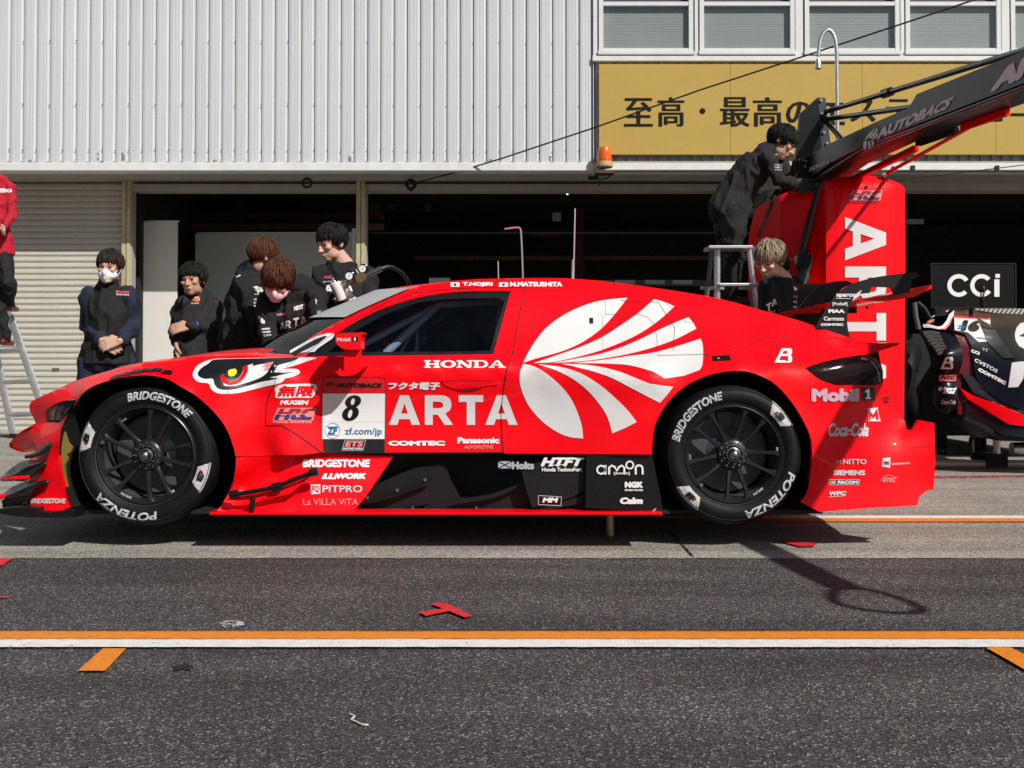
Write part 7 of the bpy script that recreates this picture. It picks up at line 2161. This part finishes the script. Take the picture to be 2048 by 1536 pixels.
for x, y, r in ((1285, 625, 44), (1412, 555, 42)):
    c = PX(*C7(x, y), Yg)
    rm = r / 4.7628 * (Yg + 5.2) / FPX
    lathe_y('gauge_body', [(0.001, .02), (rm, .02), (rm, -.006), (rm * .88, -.008), (rm * .86, 0)], BLK, gg, 24).location
    o = [ch for ch in gg.children if ch.name.startswith('gauge_body')][-1]
    for v in o.data.vertices: v.co += c
    mark('dial', [circle(*C7(x - 8, y + 4), r * .78 / 4.76, r * .78 / 4.76, 20)], Yg, WHT, gg, .010, None)
    mark('dial_needle', [ribbon(cc(C7, (x - 12, y + 22), (x - 4, y - 16)), .8)], Yg, BLKV, gg, .012, None)
bm = bmesh.new()
p = PX(*C7(1392, 650), Yg); add_ell(bm, p, (.042, .035, .042), None, 14, 8)
add_tube(bm, [p, p + Vector((.0, -.05, 0))], [.03, .034], 14)
bobj('regulator_body', bm, BRASS, gg, angle=40)
tube('regulator_pipe', [PX(*C7(1215, 745), Yg + .02), PX(*C7(1300, 690), Yg), p], .013, BRASS, gg, 8)
tube('regulator_stem', [p, PX(*C7(1340, 570), Yg)], .009, BRASS, gg, 8)
tube('hose_nozzle', [p, PX(*C7(1500, 600), Yg), PX(*C7(1585, 560), Yg)], [.014, .016, .02], STEEL, gg, 10)
tube('hose', [PX(*C7(x, y), Yg + d) for x, y, d in ((1580, 560, 0), (1640, 540, .02), (1700, 548, .05), (1770, 590, .1), (1830, 660, .16), (1868, 740, .22), (1880, 900, .3))], .014, BLKV, gg, 8)
tube('hook_wire', [PX(*C7(x, y), Yg) for x, y in ((1100, 720), (1128, 650), (1148, 690), (1105, 705))], .006, ALU, gg, 6)
cp_ = thing('cup', 'white cup in the gloved hand of the tall man', 'cup', PX(*C7(1170, 800), Yg))
tube('cup_wall', [PX(*C7(1205, 850), Yg + .02), PX(*C7(1175, 770), Yg), PX(*C7(1135, 695), Yg - .01)], [.036, .034, .037], M('cup_white', (0.72, 0.69, 0.64), .6), cp_, 16)

# 6 man on the ladder leaning over the boom
CT_ = CT
Y = 3.35
J = JX(Y, neck=(1540, 303, .0), shR=(1556, 322, .16), shL=(1535, 318, -.16), elR=(1580, 372, .12), elL=(1560, 362, -.15), wrR=(1588, 350, .05), wrL=(1587, 366, -.12), chest=(1508, 335), waist=(1478, 375), hip=(1462, 412))
J['hpL'] = PX(1462, 425, Y - .09); J['hpR'] = PX(1455, 425, Y + .10)
J['knL'] = PX(1470, 512, Y - .12); J['knR'] = PX(1452, 512, Y + .12)
J['anL'] = PX(1458, 592, Y - .08); J['anR'] = PX(1440, 592, Y + .12)
P6, R6, C6_, s6 = person('man in a black jacket on the stepladder leaning over the black boom', J, (PX(1563, 284, Y), (.80, -.25, -.52), (.35, .0, .85), 1.08), (HAIRB, dict(fringe=.028, side=-.02, back=-.055, messy=.42, vol=.018, length=.085)), CBLK2, CBLK, seed=67, fold=.013, skin=SKIN2, gloves=(GLOVE, GLOVE))
Yf = Y - .2
os_ = [mark('logo', [cc(CT, (x, y), (x + 6, y - 2), (x + 10, y + 4), (x + 4, y + 6)) for x, y in ((275, 632), (280, 622), (286, 612), (270, 644))], Yf, WHT2, P6, 0, None)]
for i, y in enumerate((360, 376, 392)):
    os_.append(stx(P6, ('HONDA', 'HRC', 'CCI')[i], cc(CT, (565, y + 10), (615, y + 12), (615, y + 2), (565, y)), Yf, WHT2, .05))
os_.append(mark('logo', [cc(CT, (552, 300), (580, 290), (600, 305), (595, 330), (575, 320))], Yf, GREYP, P6, 0, None))
on_cloth(P6, '', os_)

# 7 blond man behind the rear window
Y = 2.55
J = JX(Y, neck=(1557, 551, .0), shR=(1533, 574, -.12), shL=(1588, 571, .10), elR=(1530, 650, -.1), elL=(1600, 645, .05), wrR=(1520, 700, -.2), wrL=(1590, 700, -.05), chest=(1562, 610), waist=(1568, 665), hip=(1570, 715))
legs(J, J['hip'].x - .10, J['hip'].x + .10, Y, J['hip'].z)
P7, R7, C7__, s7 = person('blond man in a black shirt looking down behind the rear window', J, (PX(1540, 520, Y - .04), (-.70, -.75, -.42), (.05, -.1, 1), 1.10), (HAIRF, dict(fringe=.03, side=-.005, back=-.06, messy=.4, vol=.018, length=.075)), CBLK, CBLK, seed=71, tee=True, collar=False, closed=True)
Yf = Y - .2
os_ = []
for ch, y0, y1, x0, x1 in (('F', 1290, 1340, 510, 545), ('A', 1255, 1315, 545, 582)):
    if ch == 'A': os_.append(mark('lettering', [block('A', cc(CT, (x0, y1), (x1, y1 - 18), (x1, y0), (x0, y0 + 16)))], Yf, WHT, P7, 0, 3))
    else: os_.append(mark('lettering', [block('T', cc(CT, (x0, y1 + 8), (x1, y1 - 8), (x1, y0 - 8), (x0, y0 + 8)))], Yf, WHT, P7, 0, 3))
os_.append(mark('logo', [cc(CT, (690, 1180), (715, 1165), (722, 1195), (700, 1210))], Yf, WHT, P7, 0, None))
for i, y in enumerate((1240, 1275, 1310, 1340)):
    os_.append(stx(P7, ('CCI', 'HONDA', 'MUGEN', 'HRC')[i], cc(CT, (690, y + 14), (722, y + 16), (722, y), (690, y - 2)), Yf, WHT2 if i else PINK, .05))
os_.append(stx(P7, 'CCI', cc(CT, (525, 1360), (570, 1352), (570, 1336), (525, 1344)), Yf, WHT2, .04))
on_cloth(P7, '', os_)

# 8 person hidden behind the blond man, gloved hand on the tower
Y = 2.98
J = JX(Y, neck=(1563, 574), shR=(1545, 596, .10), shL=(1580, 592, -.08), elR=(1552, 660, .1), elL=(1598, 566, .02), wrR=(1556, 720, .05), wrL=(1609, 546, .10), chest=(1562, 625), waist=(1564, 670), hip=(1566, 715))
legs(J, J['hip'].x - .08, J['hip'].x + .08, Y, J['hip'].z)
P8, *_ = person('person behind the blond man resting a black gloved hand on the tower', J, (PX(1555, 540, Y), (.2, .9, -.2), (0, 0, 1), .98), (HAIRB, dict(fringe=.03, side=-.01, back=-.06)), cloth('dark_grey_cloth', (0.06, 0.06, 0.062)), CBLK, seed=83, gloves=(GLOVE, None), hand_dirs={'L': ((.15, .35, 1), (.4, 1, 0)), 'R': None}, curl=(.15, .5), fold=.005)

# 9 man in a red jacket on the ladder at the shutter
Y = 7.75
J = JX(Y, neck=(-18, 345), shR=(-62, 376), shL=(20, 374), elR=(-75, 430), elL=(24, 430, -.05), wrR=(-60, 470, -.25), wrL=(8, 455, -.35), chest=(-20, 410), waist=(-22, 455), hip=(-20, 498))
J['hpL'] = PX(4, 510, Y); J['hpR'] = PX(-36, 510, Y)
J['knL'] = PX(17, 565, Y - .15); J['knR'] = PX(-4, 590, Y - .02)
J['anL'] = PX(19, 608, Y + .12); J['anR'] = PX(10, 676, Y + .05)
SHR = M('shoe_red', (0.10, 0.006, 0.012), .4, coat=.3)
P9, *_ = person('man in a red jacket standing on the ladder at the shutter', J, (PX(-20, 318, Y), (.1, 1, -.1), (0, 0, 1), 1.05), (HAIRB, dict(fringe=.03, side=-.01, back=-.06)), CRED, CBLK, seed=91, shoe=SHR, wide=1.45, fold=.012, short_hem=-.05)
Yf = Y - .35
o = stx(P9, 'Astemo', ((-38, 386), (24, 385), (24, 374), (-38, 373)), Yf, WHT, .05); on_cloth(P9, '', [o])

# 10 person standing behind the black car
Y = 5.7
xq = PX(*CR(470, 0), Y).x
g5 = 0.0
J = dict(neck=(xq, Y, 1.48), shR=(xq - .2, Y, 1.40), shL=(xq + .2, Y, 1.40), elR=(xq - .25, Y, 1.12), elL=(xq + .25, Y, 1.12), wrR=(xq - .2, Y - .05, .88), wrL=(xq + .2, Y - .05, .88), chest=(xq, Y, 1.25), waist=(xq, Y, 1.05), hip=(xq, Y, .92))
legs(J, xq + .16, xq - .22, Y, .92)
P10, *_ = person('person in black standing behind the black car and its sign', J, (Vector((xq, Y, 1.60)), (0, -1, 0), (0, 0, 1), 1.0), (HAIRB, dict(fringe=.03, side=-.01, back=-.06)), CBLK, CBLK, seed=97)
